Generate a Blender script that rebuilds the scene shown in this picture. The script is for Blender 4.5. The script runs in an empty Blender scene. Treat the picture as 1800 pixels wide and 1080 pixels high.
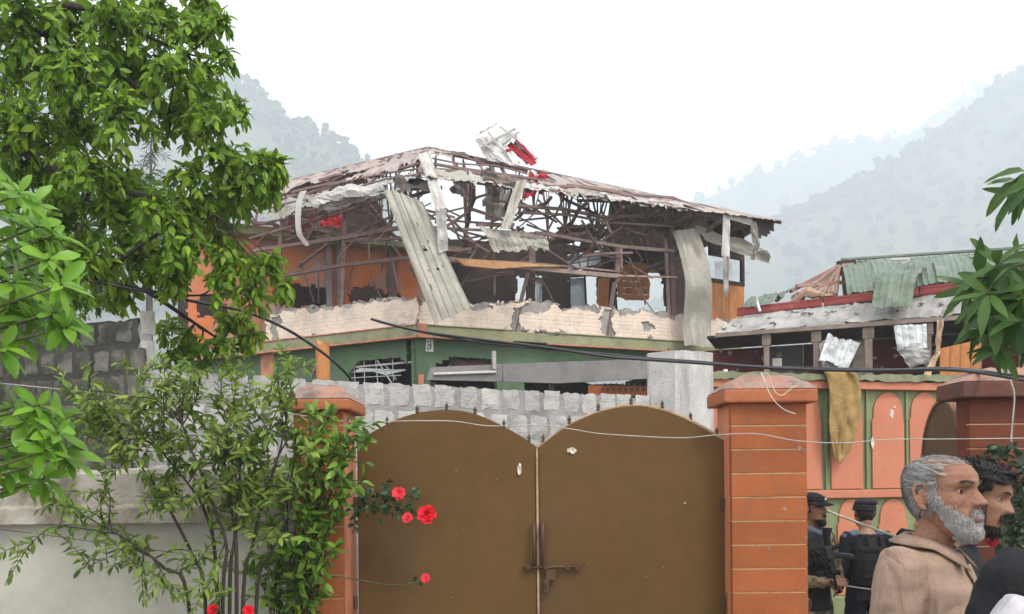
import bpy, bmesh, math, random
import numpy as np
from mathutils import Vector, Matrix, Euler, noise as mnoise

sc = bpy.context.scene
R = math.radians
# ---------------------------------------------------------------- camera
FOC, HX, HY, CZ, ROLL = 1400.0, 900.0, 840.0, 1.65, 0.010
cd = bpy.data.cameras.new('camera'); cam = bpy.data.objects.new('camera', cd)
sc.collection.objects.link(cam); sc.camera = cam
cd.sensor_width = 36.0; cd.lens = FOC / 1800.0 * 36.0
cd.shift_y = (HY - 540.0) / 1800.0
cd.clip_start = 0.05; cd.clip_end = 6000
_c, _s = math.cos(ROLL), math.sin(ROLL)
cam.matrix_world = Matrix(((_c, _s, 0, 0), (0, 0, -1, 0), (-_s, _c, 0, CZ), (0, 0, 0, 1)))
# ---------------------------------------------------------------- sky, sun, exposure (bright overcast)
SUN_AZ, SUN_EL = 35.0, 52.0      # behind the camera, to the side of the gate's open leaf
w = bpy.data.worlds.new('World'); sc.world = w; w.use_nodes = True
nt = w.node_tree; nt.nodes.clear()
wo = nt.nodes.new('ShaderNodeOutputWorld'); bg = nt.nodes.new('ShaderNodeBackground')
sky = nt.nodes.new('ShaderNodeTexSky'); sky.sky_type = 'NISHITA'; sky.sun_disc = False
sky.sun_elevation = R(SUN_EL); sky.sun_rotation = R(180 - SUN_AZ)
sky.air_density = 1.0; sky.dust_density = 4.0
mx = nt.nodes.new('ShaderNodeMix'); mx.data_type = 'RGBA'
mx.inputs['Factor'].default_value = 0.82
mx.inputs['B'].default_value = (11.2, 11.1, 11.1, 1)      # closed, even cloud cover
nt.links.new(sky.outputs[0], mx.inputs['A']); nt.links.new(mx.outputs['Result'], bg.inputs['Color'])
bg.inputs['Strength'].default_value = 0.15
nt.links.new(bg.outputs[0], wo.inputs[0])
sd = bpy.data.lights.new('sun', 'SUN'); sd.energy = 1.5; sd.angle = R(12); sd.color = (1, .965, .91)
sun = bpy.data.objects.new('sun', sd); sc.collection.objects.link(sun)
_d = Vector((math.sin(R(SUN_AZ)) * math.cos(R(SUN_EL)), -math.cos(R(SUN_AZ)) * math.cos(R(SUN_EL)), math.sin(R(SUN_EL))))
sun.rotation_euler = _d.to_track_quat('Z', 'Y').to_euler(); sun.location = (6, -8, 30)
sc.view_settings.view_transform = 'Standard'; sc.view_settings.look = 'None'
sc.view_settings.gamma = 1; sc.view_settings.use_curve_mapping = False
sc.view_settings.exposure = 0.66
sc.cycles.use_denoising = True
sc.cycles.max_bounces = 8; sc.cycles.volume_bounces = 3; sc.cycles.transparent_max_bounces = 12
sc.cycles.sample_clamp_indirect = 6

# ---------------------------------------------------------------- helpers
rng = random.Random(7); nrng = np.random.default_rng(7)
COL = sc.collection
def ray(px, py):
    u, v = (px - HX) / FOC, (HY - py) / FOC
    return Vector((u * _c + v * _s, 1.0, -u * _s + v * _c))
def P(px, py, Y):                      # a point of the place, Y metres in front of the camera
    d = ray(px, py); return Vector((d.x * Y, Y, CZ + d.z * Y))
def S(pix, Y): return pix / FOC * Y    # size in metres of a length seen at Y metres
def V(*a): return Vector(a)
def lerp(a, b, t): return a + (b - a) * t
class Pl:                              # a vertical plane through two ground points
    def __init__(s, A, B):
        s.A = Vector((A[0], A[1], 0)); s.B = Vector((B[0], B[1], 0)); s.L = (s.B - s.A).length
        s.d = (s.B - s.A).normalized(); s.n = Vector((s.d.y, -s.d.x, 0))      # n faces the camera side
    def hit(s, px, py, off=0.0):
        d = ray(px, py); o = Vector((0, 0, CZ)); A = s.A + s.n * off
        t = (A - o).dot(s.n) / d.dot(s.n); return o + d * t
    def uz(s, px, py, off=0.0):
        p = s.hit(px, py, off); return ((p - s.A).dot(s.d), p.z)
    def at(s, u, z, off=0.0):
        q = s.A + s.d * u + s.n * off; return Vector((q.x, q.y, z))
    def shift(s, off): return Pl(s.A + s.n * off, s.B + s.n * off)
WL = {}
def wl(o): return WL.get(o.name, Vector((0, 0, 0)))
def tag(o, label=None, cat=None, group=None, kind=None):
    if label: o['label'] = label
    if cat: o['category'] = cat
    if group: o['group'] = group
    if kind: o['kind'] = kind
    return o
def thing(name, loc, label, cat, group=None):
    o = bpy.data.objects.new(name, None); COL.objects.link(o); o.location = loc
    o.empty_display_size = .1; WL[o.name] = Vector(loc); return tag(o, label, cat, group, 'thing')
def put(name, me, parent=None, loc=(0, 0, 0), rot=None):
    o = bpy.data.objects.new(name, me); COL.objects.link(o)
    o.location = Vector(loc)
    if rot is not None: o.rotation_euler = rot
    if parent is not None:
        o.parent = parent; o.location = Vector(loc) - wl(parent)
    WL[o.name] = Vector(loc); return o
def mesh(name, verts, faces, mat, smooth=False):
    me = bpy.data.meshes.new(name); me.from_pydata([tuple(v) for v in verts], [], faces); me.update()
    for m in (mat if isinstance(mat, (list, tuple)) else [mat]): me.materials.append(m)
    if smooth: me.polygons.foreach_set('use_smooth', [True] * len(me.polygons))
    return me
class MB:
    def __init__(s): s.v = []; s.f = []
    def add(s, v, f):
        o = len(s.v); s.v += [Vector(q) for q in v]; s.f += [tuple(i + o for i in q) for q in f]; return s
    def box(s, x0, x1, y0, y1, z0, z1):
        return s.add([(x, y, z) for z in (z0, z1) for y in (y0, y1) for x in (x0, x1)],
                     [(0, 2, 3, 1), (4, 5, 7, 6), (0, 1, 5, 4), (2, 6, 7, 3), (0, 4, 6, 2), (1, 3, 7, 5)])
    def obox(s, c, ax, ay, az):         # centre and three half-axes
        c = Vector(c); return s.add([c + ax * i + ay * j + az * k for k in (-1, 1) for j in (-1, 1) for i in (-1, 1)],
                     [(0, 2, 3, 1), (4, 5, 7, 6), (0, 1, 5, 4), (2, 6, 7, 3), (0, 4, 6, 2), (1, 3, 7, 5)])
    def pbox(s, pl, u0, u1, z0, z1, o0, o1):
        return s.add([pl.at(u, z, o) for z in (z0, z1) for o in (o1, o0) for u in (u0, u1)],
                     [(0, 2, 3, 1), (4, 5, 7, 6), (0, 1, 5, 4), (2, 6, 7, 3), (0, 4, 6, 2), (1, 3, 7, 5)])
    def tube(s, pts, r, n=8, cap=True, prof=None):
        pts = [Vector(p) for p in pts]; rs = r if isinstance(r, (list, tuple)) else [r] * len(pts)
        base = len(s.v); up = None
        for i, p in enumerate(pts):
            t = (pts[min(i + 1, len(pts) - 1)] - pts[max(i - 1, 0)])
            t = t.normalized() if t.length > 1e-9 else Vector((0, 0, 1))
            if up is None: up = Vector((0, 0, 1)) if abs(t.z) < .9 else Vector((0, 1, 0))
            a = t.cross(up)
            if a.length < 1e-6: a = t.orthogonal()
            a.normalize(); b = a.cross(t).normalized(); up = b
            for k in range(n):
                th = 2 * math.pi * (k + .5) / n
                s.v.append(p + (a * math.cos(th) + b * math.sin(th)) * rs[i])
        for i in range(len(pts) - 1):
            for k in range(n):
                k2 = (k + 1) % n
                s.f.append((base + i * n + k, base + i * n + k2, base + (i + 1) * n + k2, base + (i + 1) * n + k))
        if cap:
            s.f.append(tuple(base + k for k in reversed(range(n)))); e = base + (len(pts) - 1) * n
            s.f.append(tuple(e + k for k in range(n)))
        return s
    def prism(s, pl, poly, o0, o1):     # polygon in (u, z) of a plane given thickness
        n = len(poly); v = [pl.at(u, z, o1) for u, z in poly] + [pl.at(u, z, o0) for u, z in poly]
        return s.add(v, [tuple(range(n))] + [tuple(range(2 * n - 1, n - 1, -1))] +
                     [(i, i + n, (i + 1) % n + n, (i + 1) % n) for i in range(n)])
    def lathe(s, c, prof, n=16, ax=None):
        base = len(s.v); c = Vector(c)
        for r_, z in prof:
            for k in range(n):
                th = 2 * math.pi * k / n; s.v.append(c + Vector((r_ * math.cos(th), r_ * math.sin(th), z)))
        for i in range(len(prof) - 1):
            for k in range(n):
                k2 = (k + 1) % n
                s.f.append((base + i * n + k, base + i * n + k2, base + (i + 1) * n + k2, base + (i + 1) * n + k))
        s.f.append(tuple(base + k for k in reversed(range(n)))); e = base + (len(prof) - 1) * n
        s.f.append(tuple(e + k for k in range(n))); return s
    def sphere(s, c, rx, ry=None, rz=None, n=12, m=8, axes=None):
        ry = ry or rx; rz = rz or rx; c = Vector(c); base = len(s.v)
        ax = axes or (V(1, 0, 0), V(0, 1, 0), V(0, 0, 1))
        for j in range(m + 1):
            ph = math.pi * j / m - math.pi / 2
            for k in range(n):
                th = 2 * math.pi * k / n
                s.v.append(c + ax[0] * (rx * math.cos(ph) * math.cos(th)) + ax[1] * (ry * math.cos(ph) * math.sin(th)) + ax[2] * (rz * math.sin(ph)))
        for j in range(m):
            for k in range(n):
                k2 = (k + 1) % n; s.f.append((base + j * n + k, base + j * n + k2, base + (j + 1) * n + k2, base + (j + 1) * n + k))
        return s
    def build(s, name, mat, parent=None, smooth=False, bev=0.0):
        me = mesh(name, s.v, s.f, mat, smooth); o = put(name, me, parent)
        if bev:
            m = o.modifiers.new('b', 'BEVEL'); m.width = bev; m.segments = 2; m.limit_method = 'ANGLE'; m.angle_limit = R(40)
        return o
def inpoly(x, y, poly):
    c = np.zeros(np.shape(x), bool); n = len(poly)
    for i in range(n):
        x1, y1 = poly[i]; x2, y2 = poly[(i + 1) % n]
        if y1 == y2: continue
        k = ((y1 > y) != (y2 > y)) & (x < (x2 - x1) * (y - y1) / (y2 - y1) + x1); c ^= k
    return c
def smooth_pts(pts, n=6):               # Catmull-Rom through points
    pts = [Vector(p) for p in pts]; out = []
    for i in range(len(pts) - 1):
        p0, p1, p2, p3 = pts[max(i - 1, 0)], pts[i], pts[i + 1], pts[min(i + 2, len(pts) - 1)]
        for k in range(n):
            t = k / n
            out.append(.5 * ((2 * p1) + (p2 - p0) * t + (2 * p0 - 5 * p1 + 4 * p2 - p3) * t * t + (3 * p1 - p0 - 3 * p2 + p3) * t ** 3))
    out.append(pts[-1]); return out
def ragged(pl, polys, holes=(), th=.1, cell=.06, jit=.45, rag=.6, off=0.0, seed=1, bow=0.0):
    """A slab on a plane, its outline and holes broken raggedly along a grid: returns an MB."""
    allp = [q for p in polys for q in p]
    u0 = min(q[0] for q in allp) - cell; u1 = max(q[0] for q in allp) + cell
    z0 = min(q[1] for q in allp) - cell; z1 = max(q[1] for q in allp) + cell
    nu, nz = max(2, int((u1 - u0) / cell)), max(2, int((z1 - z0) / cell)); g = np.random.default_rng(seed)
    U, Z = np.meshgrid(np.linspace(u0, u1, nu + 1), np.linspace(z0, z1, nz + 1), indexing='ij')
    cu = (U[:-1, :-1] + U[1:, 1:]) / 2; cz = (Z[:-1, :-1] + Z[1:, 1:]) / 2; k_ = .03 * rag
    wob = lambda a, b, s: np.sin(a * 13 + 2.2 * np.sin(b * 9 + s)) + .4 * np.sin(a * 31 + b * 17 + s * 2.) + .2 * np.sin(a * 67 - b * 53 + s * 3.)
    cu, cz = cu + k_ * wob(cz, cu, seed) + g.normal(0, cell * rag * .12, (nu, nz)), cz + k_ * wob(cu, cz, seed + 5) + g.normal(0, cell * rag * .12, (nu, nz))
    on = np.zeros((nu, nz), bool)
    for p in polys: on |= inpoly(cu, cz, p)
    for h in holes: on &= ~inpoly(cu, cz, h)
    U = U + g.uniform(-jit, jit, U.shape) * cell * .5; Z = Z + g.uniform(-jit, jit, Z.shape) * cell * .5
    mb = MB(); idx = {}
    def vid(i, j, k):
        key = (i, j, k)
        if key not in idx:
            idx[key] = len(mb.v); mb.v.append(pl.at(U[i, j], Z[i, j], off + (th if k else 0) ))
        return idx[key]
    for i in range(nu):
        for j in range(nz):
            if not on[i, j]: continue
            mb.f.append((vid(i, j, 1), vid(i + 1, j, 1), vid(i + 1, j + 1, 1), vid(i, j + 1, 1)))
            mb.f.append((vid(i, j + 1, 0), vid(i + 1, j + 1, 0), vid(i + 1, j, 0), vid(i, j, 0)))
            if i == 0 or not on[i - 1, j]: mb.f.append((vid(i, j, 0), vid(i, j, 1), vid(i, j + 1, 1), vid(i, j + 1, 0)))
            if i == nu - 1 or not on[i + 1, j]: mb.f.append((vid(i + 1, j, 1), vid(i + 1, j, 0), vid(i + 1, j + 1, 0), vid(i + 1, j + 1, 1)))
            if j == 0 or not on[i, j - 1]: mb.f.append((vid(i, j, 0), vid(i + 1, j, 0), vid(i + 1, j, 1), vid(i, j, 1)))
            if j == nz - 1 or not on[i, j + 1]: mb.f.append((vid(i, j + 1, 1), vid(i + 1, j + 1, 1), vid(i + 1, j + 1, 0), vid(i, j + 1, 0)))
    return mb
def pxp(pl, pts, off=0.0): return [pl.uz(x, y, off) for x, y in pts]

# ---------------------------------------------------------------- materials
def add_folds(m, scale, strength, dist=.03, zs=.35):
    """Cloth creases: a stretched, warped noise bump laid over the weave."""
    t = m.node_tree; N = t.nodes; L = t.links; b = N['Principled BSDF']; tc = N.new('ShaderNodeTexCoord'); mp = N.new('ShaderNodeMapping')
    mp.inputs['Scale'].default_value = (1, 1, zs); mp.inputs['Rotation'].default_value = (.5, .35, .2); L.new(tc.outputs['Object'], mp.inputs['Vector'])
    n = N.new('ShaderNodeTexNoise'); n.inputs['Scale'].default_value = scale; n.inputs['Detail'].default_value = 3; n.inputs['Distortion'].default_value = 1.2; L.new(mp.outputs[0], n.inputs['Vector'])
    bp = N.new('ShaderNodeBump'); bp.inputs['Strength'].default_value = strength; bp.inputs['Distance'].default_value = dist; L.new(n.outputs['Fac'], bp.inputs['Height'])
    ob = [q for q in N if q.type == 'BUMP' and q != bp]
    if ob: L.new(ob[0].outputs[0], bp.inputs['Normal'])
    L.new(bp.outputs[0], b.inputs['Normal']); return m
def M(name, c1, c2=None, scale=3.0, rough=.85, bump=.25, bscale=45., metal=0., stain=None, sscale=2.2, samt=.5,
      streak=1.0, rnd=0.0, spec=.18, detail=8, contrast=.18, trans=0.0, fine=0.12, hrnd=0.0):
    m = bpy.data.materials.new(name); m.use_nodes = True; t = m.node_tree; N = t.nodes; Lk = t.links
    b = N['Principled BSDF']; b.inputs['Roughness'].default_value = rough; b.inputs['Metallic'].default_value = metal
    b.inputs['Specular IOR Level'].default_value = spec
    tc = N.new('ShaderNodeTexCoord'); oi = N.new('ShaderNodeObjectInfo')
    add = N.new('ShaderNodeVectorMath'); add.operation = 'ADD'; sc_ = N.new('ShaderNodeVectorMath'); sc_.operation = 'SCALE'
    cmb = N.new('ShaderNodeCombineXYZ')
    Lk.new(oi.outputs['Random'], cmb.inputs[0]); Lk.new(oi.outputs['Random'], cmb.inputs[1]); Lk.new(cmb.outputs[0], sc_.inputs[0]); sc_.inputs['Scale'].default_value = 37.0
    Lk.new(tc.outputs['Object'], add.inputs[0]); Lk.new(sc_.outputs[0], add.inputs[1]); vec = add.outputs[0]
    def noise(s, det=8., rg=.6, v=vec):
        n = N.new('ShaderNodeTexNoise'); n.inputs['Scale'].default_value = s; n.inputs['Detail'].default_value = det
        n.inputs['Roughness'].default_value = rg; Lk.new(v, n.inputs['Vector']); return n.outputs['Fac']
    def ramp(f, lo, hi):
        r = N.new('ShaderNodeMapRange'); r.inputs['From Min'].default_value = lo; r.inputs['From Max'].default_value = hi
        r.interpolation_type = 'SMOOTHSTEP'; Lk.new(f, r.inputs['Value']); return r.outputs[0]
    def mix(f, a, bb, mode='MIX'):
        x = N.new('ShaderNodeMix'); x.data_type = 'RGBA'; x.blend_type = mode
        if isinstance(f, float): x.inputs['Factor'].default_value = f
        else: Lk.new(f, x.inputs['Factor'])
        for s, q in (('A', a), ('B', bb)):
            if isinstance(q, (tuple, list)): x.inputs[s].default_value = (*q[:3], 1)
            else: Lk.new(q, x.inputs[s])
        return x.outputs['Result']
    c2 = c2 or tuple(q * .7 for q in c1)
    col = mix(ramp(noise(scale, detail), .5 - contrast, .5 + contrast), c1, c2)
    fn = noise(scale * 9, 6.)
    hs0 = N.new('ShaderNodeHueSaturation'); Lk.new(col, hs0.inputs['Color'])
    mr = N.new('ShaderNodeMapRange'); mr.inputs['From Min'].default_value = .25; mr.inputs['From Max'].default_value = .75
    mr.inputs['To Min'].default_value = 1 - fine; mr.inputs['To Max'].default_value = 1 + fine; Lk.new(fn, mr.inputs['Value']); Lk.new(mr.outputs[0], hs0.inputs['Value'])
    col = hs0.outputs[0]
    if stain:
        mp = N.new('ShaderNodeMapping'); mp.inputs['Scale'].default_value = (1, 1, 1 / streak); Lk.new(vec, mp.inputs['Vector'])
        f = ramp(noise(sscale, 7., .62, mp.outputs[0]), .62 - .3 * samt, .78 - .16 * samt)
        ml = N.new('ShaderNodeMath'); ml.operation = 'MULTIPLY'; ml.inputs[1].default_value = min(1., .55 + .45 * samt); Lk.new(f, ml.inputs[0])
        col = mix(ml.outputs[0], col, stain)
    if rnd or hrnd:
        hs = N.new('ShaderNodeHueSaturation'); Lk.new(col, hs.inputs['Color'])
        r2 = N.new('ShaderNodeMapRange'); r2.inputs['To Min'].default_value = 1 - rnd; r2.inputs['To Max'].default_value = 1 + rnd
        Lk.new(oi.outputs['Random'], r2.inputs['Value']); Lk.new(r2.outputs[0], hs.inputs['Value'])
        if hrnd:
            r3 = N.new('ShaderNodeMapRange'); r3.inputs['To Min'].default_value = .5 - hrnd; r3.inputs['To Max'].default_value = .5 + hrnd
            w3 = N.new('ShaderNodeMath'); w3.operation = 'FRACT'; w4 = N.new('ShaderNodeMath'); w4.operation = 'MULTIPLY'; w4.inputs[1].default_value = 17.3
            Lk.new(oi.outputs['Random'], w4.inputs[0]); Lk.new(w4.outputs[0], w3.inputs[0]); Lk.new(w3.outputs[0], r3.inputs['Value']); Lk.new(r3.outputs[0], hs.inputs['Hue'])
        col = hs.outputs[0]
    Lk.new(col, b.inputs['Base Color'])
    if bump:
        bp = N.new('ShaderNodeBump'); bp.inputs['Strength'].default_value = bump; bp.inputs['Distance'].default_value = .02
        Lk.new(noise(bscale, 6., .65), bp.inputs['Height']); Lk.new(bp.outputs[0], b.inputs['Normal'])
    return m
def leafmat(name, c1, c2, back, rnd=.25, gloss=.38, trans=.35):
    """Leaf: colour varies from leaf to leaf (mesh island or object), glossy upper side, light passes through."""
    m = bpy.data.materials.new(name); m.use_nodes = True; t = m.node_tree; N = t.nodes; Lk = t.links
    b = N['Principled BSDF']; out = N['Material Output']; b.inputs['Roughness'].default_value = gloss; b.inputs['Specular IOR Level'].default_value = .3
    g = N.new('ShaderNodeNewGeometry'); oi = N.new('ShaderNodeObjectInfo')
    a = N.new('ShaderNodeMath'); a.operation = 'ADD'; Lk.new(g.outputs['Random Per Island'], a.inputs[0]); Lk.new(oi.outputs['Random'], a.inputs[1])
    fr = N.new('ShaderNodeMath'); fr.operation = 'FRACT'; Lk.new(a.outputs[0], fr.inputs[0])
    x = N.new('ShaderNodeMix'); x.data_type = 'RGBA'; Lk.new(fr.outputs[0], x.inputs['Factor']); x.inputs['A'].default_value = (*c1, 1); x.inputs['B'].default_value = (*c2, 1)
    hs = N.new('ShaderNodeHueSaturation'); Lk.new(x.outputs['Result'], hs.inputs['Color'])
    m2 = N.new('ShaderNodeMath'); m2.operation = 'MULTIPLY'; m2.inputs[1].default_value = 7.31; Lk.new(fr.outputs[0], m2.inputs[0])
    f2 = N.new('ShaderNodeMath'); f2.operation = 'FRACT'; Lk.new(m2.outputs[0], f2.inputs[0])
    mr = N.new('ShaderNodeMapRange'); mr.inputs['To Min'].default_value = 1 - rnd; mr.inputs['To Max'].default_value = 1 + rnd
    Lk.new(f2.outputs[0], mr.inputs['Value']); Lk.new(mr.outputs[0], hs.inputs['Value'])
    xb = N.new('ShaderNodeMix'); xb.data_type = 'RGBA'; Lk.new(g.outputs['Backfacing'], xb.inputs['Factor']); Lk.new(hs.outputs[0], xb.inputs['A']); xb.inputs['B'].default_value = (*back, 1)
    Lk.new(xb.outputs['Result'], b.inputs['Base Color'])
    tr = N.new('ShaderNodeBsdfTranslucent'); Lk.new(hs.outputs[0], tr.inputs['Color'])
    ms = N.new('ShaderNodeMixShader'); ms.inputs[0].default_value = trans
    Lk.new(b.outputs[0], ms.inputs[1]); Lk.new(tr.outputs[0], ms.inputs[2]); Lk.new(ms.outputs[0], out.inputs['Surface'])
    return m
# ================================================================ SETTING
YARD = -0.24
mGround = M('packed_earth', (.20, .17, .135), (.13, .11, .09), 1.5, bump=.5, bscale=30, stain=(.1, .085, .07))
mPave = M('street_concrete', (.28, .265, .25), (.2, .19, .18), 2, bump=.4, stain=(.13, .12, .11))
mHill = M('hill_scrub', (.075, .105, .05), (.13, .12, .075), .011, bump=0, contrast=.12, fine=.3)
mForest = leafmat('hill_forest', (.03, .065, .022), (.06, .085, .035), (.04, .06, .03), rnd=.4, gloss=.9, trans=.1)
g = MB(); g.add([(-2000, -60, YARD), (2000, -60, YARD), (2000, 1800, YARD), (-2000, 1800, YARD)], [(0, 1, 2, 3)])
tag(g.build('ground', mGround), kind='structure')
g = MB().box(-40, 40, -30, 4.9, YARD - .05, 0.0)
tag(g.build('pavement', mPave), kind='structure')

def hill(name, sil, Yr, Yf, seed, ntree, tsize, amp, back=70.):
    pts = [P(x, y, Yr) for x, y in sil]
    nc, nr = 90, 40; g_ = np.random.default_rng(seed)
    xs = np.array([p.x for p in pts]); zs = np.array([p.z for p in pts])
    X = np.linspace(xs[0], xs[-1], nc); Zr = np.interp(X, xs, zs)
    mb = MB(); H = np.zeros((nc, nr + 8, 3))
    for i in range(nc):
        for j in range(nr + 8):
            if j <= nr:
                t = j / nr; y = Yf + (Yr - Yf) * t; z = YARD - 1 + (Zr[i] - YARD + 1) * t ** 1.12
                e = math.sin(math.pi * min(1, t * 1.0)) + .12
            else:
                t = (j - nr) / 7; y = Yr + back * t; z = Zr[i] + (YARD - 1 - Zr[i]) * t ** 1.3; e = .2
            n = mnoise.fractal(Vector((X[i] * .007 + seed, y * .007, seed * 1.7)), 1.0, 2.0, 5)
            rd = mnoise.noise(Vector((X[i] * .0045 + y * .0014, seed * 3.1, 0)))
            H[i, j] = (X[i] + n * 7, y, max(z + amp * (n + rd * 1.2) * e, YARD - 1.0))
    for i in range(nc):
        for j in range(nr + 8): mb.v.append(Vector(H[i, j]))
    for i in range(nc - 1):
        for j in range(nr + 7):
            a = i * (nr + 8) + j; mb.f.append((a, a + nr + 8, a + nr + 9, a + 1))
    h = tag(mb.build(name, mHill, smooth=True), kind='structure')
    # woodland on the slope: uneven crowns
    ico = bmesh.new(); bmesh.ops.create_icosphere(ico, subdivisions=1, radius=1.0)
    iv = np.array([v.co[:] for v in ico.verts]); fi = np.array([[v.index for v in f.verts] for f in ico.faces]); ico.free()
    VV, FF = [], []; k = 0
    for q in range(ntree):
        u = g_.uniform(0, nc - 1.01)
        v = nr * (1 - g_.uniform(0, 1) ** 1.4 * .93) if q > ntree * .16 else nr - g_.uniform(-1.2, 2.0)
        i, j = int(u), int(min(v, nr + 5)); p = H[i, j] + (H[i + 1, j] - H[i, j]) * (u - i) + (H[i, j + 1] - H[i, j]) * (v - j)
        dens = mnoise.noise(Vector((p[0] * .011, p[1] * .011, seed * 9.)))
        if q > ntree * .16 and dens < g_.uniform(-.5, .25): continue
        s = tsize * g_.uniform(.5, 1.25); hgt = g_.uniform(.8, 1.7)
        for c in range(3 if s > tsize * .8 else 2):
            o = g_.normal(0, s * .38, 3); o[2] = abs(o[2]) + s * hgt * .6
            r_ = s * g_.uniform(.4, .75)
            vv = iv * (1 + g_.uniform(-.42, .42, (len(iv), 1))) * (r_, r_, r_ * hgt * .8) + p + o
            VV.append(vv); FF.append(fi + k); k += len(iv)
        if g_.uniform() < .35:      # bare stem showing under a lifted crown
            w_ = s * .06; st = np.array([[-w_, 0, -1], [w_, 0, -1], [0, w_, -1], [0, 0, s * hgt]]) + p
            VV.append(st); FF.append(np.array([[0, 1, 3], [1, 2, 3], [2, 0, 3]]) + k); k += 4
    VV = np.concatenate(VV); FF = np.concatenate(FF)
    me = bpy.data.meshes.new('forest'); me.vertices.add(len(VV)); me.vertices.foreach_set('co', VV.ravel())
    me.loops.add(FF.size); me.loops.foreach_set('vertex_index', FF.ravel().astype(np.int32)); me.polygons.add(len(FF))
    me.polygons.foreach_set('loop_start', np.arange(0, FF.size, 3, dtype=np.int32)); me.update(); me.validate(); me.polygons.foreach_set('use_smooth', [True] * len(me.polygons)); me.materials.append(mForest)
    o = put('forest', me); tag(o, 'woodland covering the ' + name.replace('_', ' '), 'forest', kind='stuff'); return h
hill('wooded_hill', [(-520, -30), (-100, 40), (150, 120), (250, 160), (340, 150), (400, 146), (445, 152), (500, 195), (560, 228), (605, 252), (640, 292), (700, 350), (800, 470), (980, 650), (1100, 760)], 620, 300, 3, 3600, 5.1, 9.5, 190)
hill('hazy_hill', [(930, 700), (1080, 600), (1240, 470), (1367, 388), (1440, 358), (1493, 327), (1550, 297), (1600, 272), (1667, 233), (1700, 205), (1740, 178), (1762, 155), (1800, 132), (1900, 90), (2150, 0), (2450, -60)], 840, 350, 8, 3800, 6.1, 13, 220)
hill('far_ridge', [(700, 560), (1000, 450), (1130, 395), (1233, 352), (1353, 302), (1440, 268), (1493, 253), (1560, 246), (1600, 236), (1633, 208), (1693, 174), (1800, 140), (2000, 110), (2300, 60)], 1370, 930, 13, 1500, 8.7, 16, 250)
# the air of the valley
mHaze = bpy.data.materials.new('valley_haze'); mHaze.use_nodes = True; t = mHaze.node_tree; t.nodes.clear()
ho = t.nodes.new('ShaderNodeOutputMaterial'); pv = t.nodes.new('ShaderNodeVolumePrincipled')
pv.inputs['Color'].default_value = (.885, .945, 1.0, 1); pv.inputs['Density'].default_value = 0.0014; pv.inputs['Anisotropy'].default_value = 0
t.links.new(pv.outputs[0], ho.inputs['Volume'])
tag(MB().box(-2040, 2040, -75, 1840, YARD - 4, 820).build('haze', mHaze), 'pale grey morning haze filling the valley', 'haze', kind='stuff')

# ================================================================ CONCRETE BLOCK WALLS
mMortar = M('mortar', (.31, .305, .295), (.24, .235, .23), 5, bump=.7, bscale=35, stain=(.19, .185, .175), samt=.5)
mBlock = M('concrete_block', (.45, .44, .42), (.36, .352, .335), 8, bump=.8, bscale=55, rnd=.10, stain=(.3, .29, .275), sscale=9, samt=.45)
mMortarD = M('shaded_mortar', (.085, .083, .075), (.05, .05, .045), 5, bump=.7, bscale=35, stain=(.03, .032, .026), samt=.6)  # mortar and block of the return wall, shade put into their colours
mBlockD = M('shaded_block', (.19, .18, .15), (.105, .10, .085), 7, bump=.8, bscale=55, rnd=.25, stain=(.045, .045, .036), sscale=6, samt=.75)
def block_meshes(w_, h_, d_, mat, n, seed):
    out = []; g_ = random.Random(seed)
    for q in range(n):
        nx, nz = 4, 4; vs = []; fs = []
        for j in range(nz + 1):
            for i in range(nx + 1):
                ex = 1 if i in (0, nx) else 0; ez = 1 if j in (0, nz) else 0
                x = (i / nx - .5) * w_ + g_.uniform(-.009, .009); z = (j / nz - .5) * h_ + g_.uniform(-.009, .009)
                y = -d_ + (.003 if ex + ez else 0) + (.004 if ex and ez else 0) + g_.uniform(-.003, .003)
                vs.append((x, y, z))
        for j in range(nz):
            for i in range(nx):
                a = j * (nx + 1) + i; fs.append((a, a + 1, a + nx + 2, a + nx + 1))
        ring = [i for i in range(nx + 1)] + [(j + 1) * (nx + 1) + nx for j in range(nz)] + [nz * (nx + 1) + i for i in range(nx - 1, -1, -1)] + [j * (nx + 1) for j in range(nz - 1, 0, -1)]
        b0 = len(vs); vs += [(vs[i][0], .01, vs[i][2]) for i in ring]
        for k in range(len(ring)):
            k2 = (k + 1) % len(ring); fs.append((ring[k2], ring[k], b0 + k, b0 + k2))
        out.append(mesh('block', vs, fs, mat))
    return out
def lay_blocks(pl, root, core, meshes, u0, u1, ztop, rows, pu, pz, seed, z_at=None, skip=None):
    g_ = random.Random(seed); ang = math.atan2(pl.d.y, pl.d.x)
    for r_ in range(rows):
        u = u0 + (pu * .5 if r_ % 2 else 0) + g_.uniform(-.02, .02) - pu * .5
        while u < u1 - pu * .3:
            z = ztop - (r_ + .5) * pz + g_.uniform(-.006, .006)
            uc = u + pu / 2
            if uc > u0 + pu * .4 and not (skip and skip(uc, z)):
                o = put('block', g_.choice(meshes), core, pl.at(uc, z, .0), Euler((g_.uniform(-.012, .012), g_.uniform(-.02, .02), ang + g_.uniform(-.012, .012))))
                o.scale = (g_.uniform(.9, 1.06), 1, g_.uniform(.95, 1.04))
            u += pu * g_.uniform(.92, 1.08)
cA = P(245, 640, 5.6); cB = P(1172, 695, 7.93)
LW = Pl(cA, cB); ZL = P(245, 645, 5.6).z
LW2 = Pl(cA, LW.at(LW.uz(1200, 700)[0], 0))
root = thing('block_wall', LW.at(2.4, YARD, -.1), 'pale unplastered concrete block wall running behind the double gate', 'wall')
u_end = LW.uz(1190, 700)[0]; u_stub = LW.uz(271, 600)[0]; ZT = P(245, 557, 5.6).z
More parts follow.
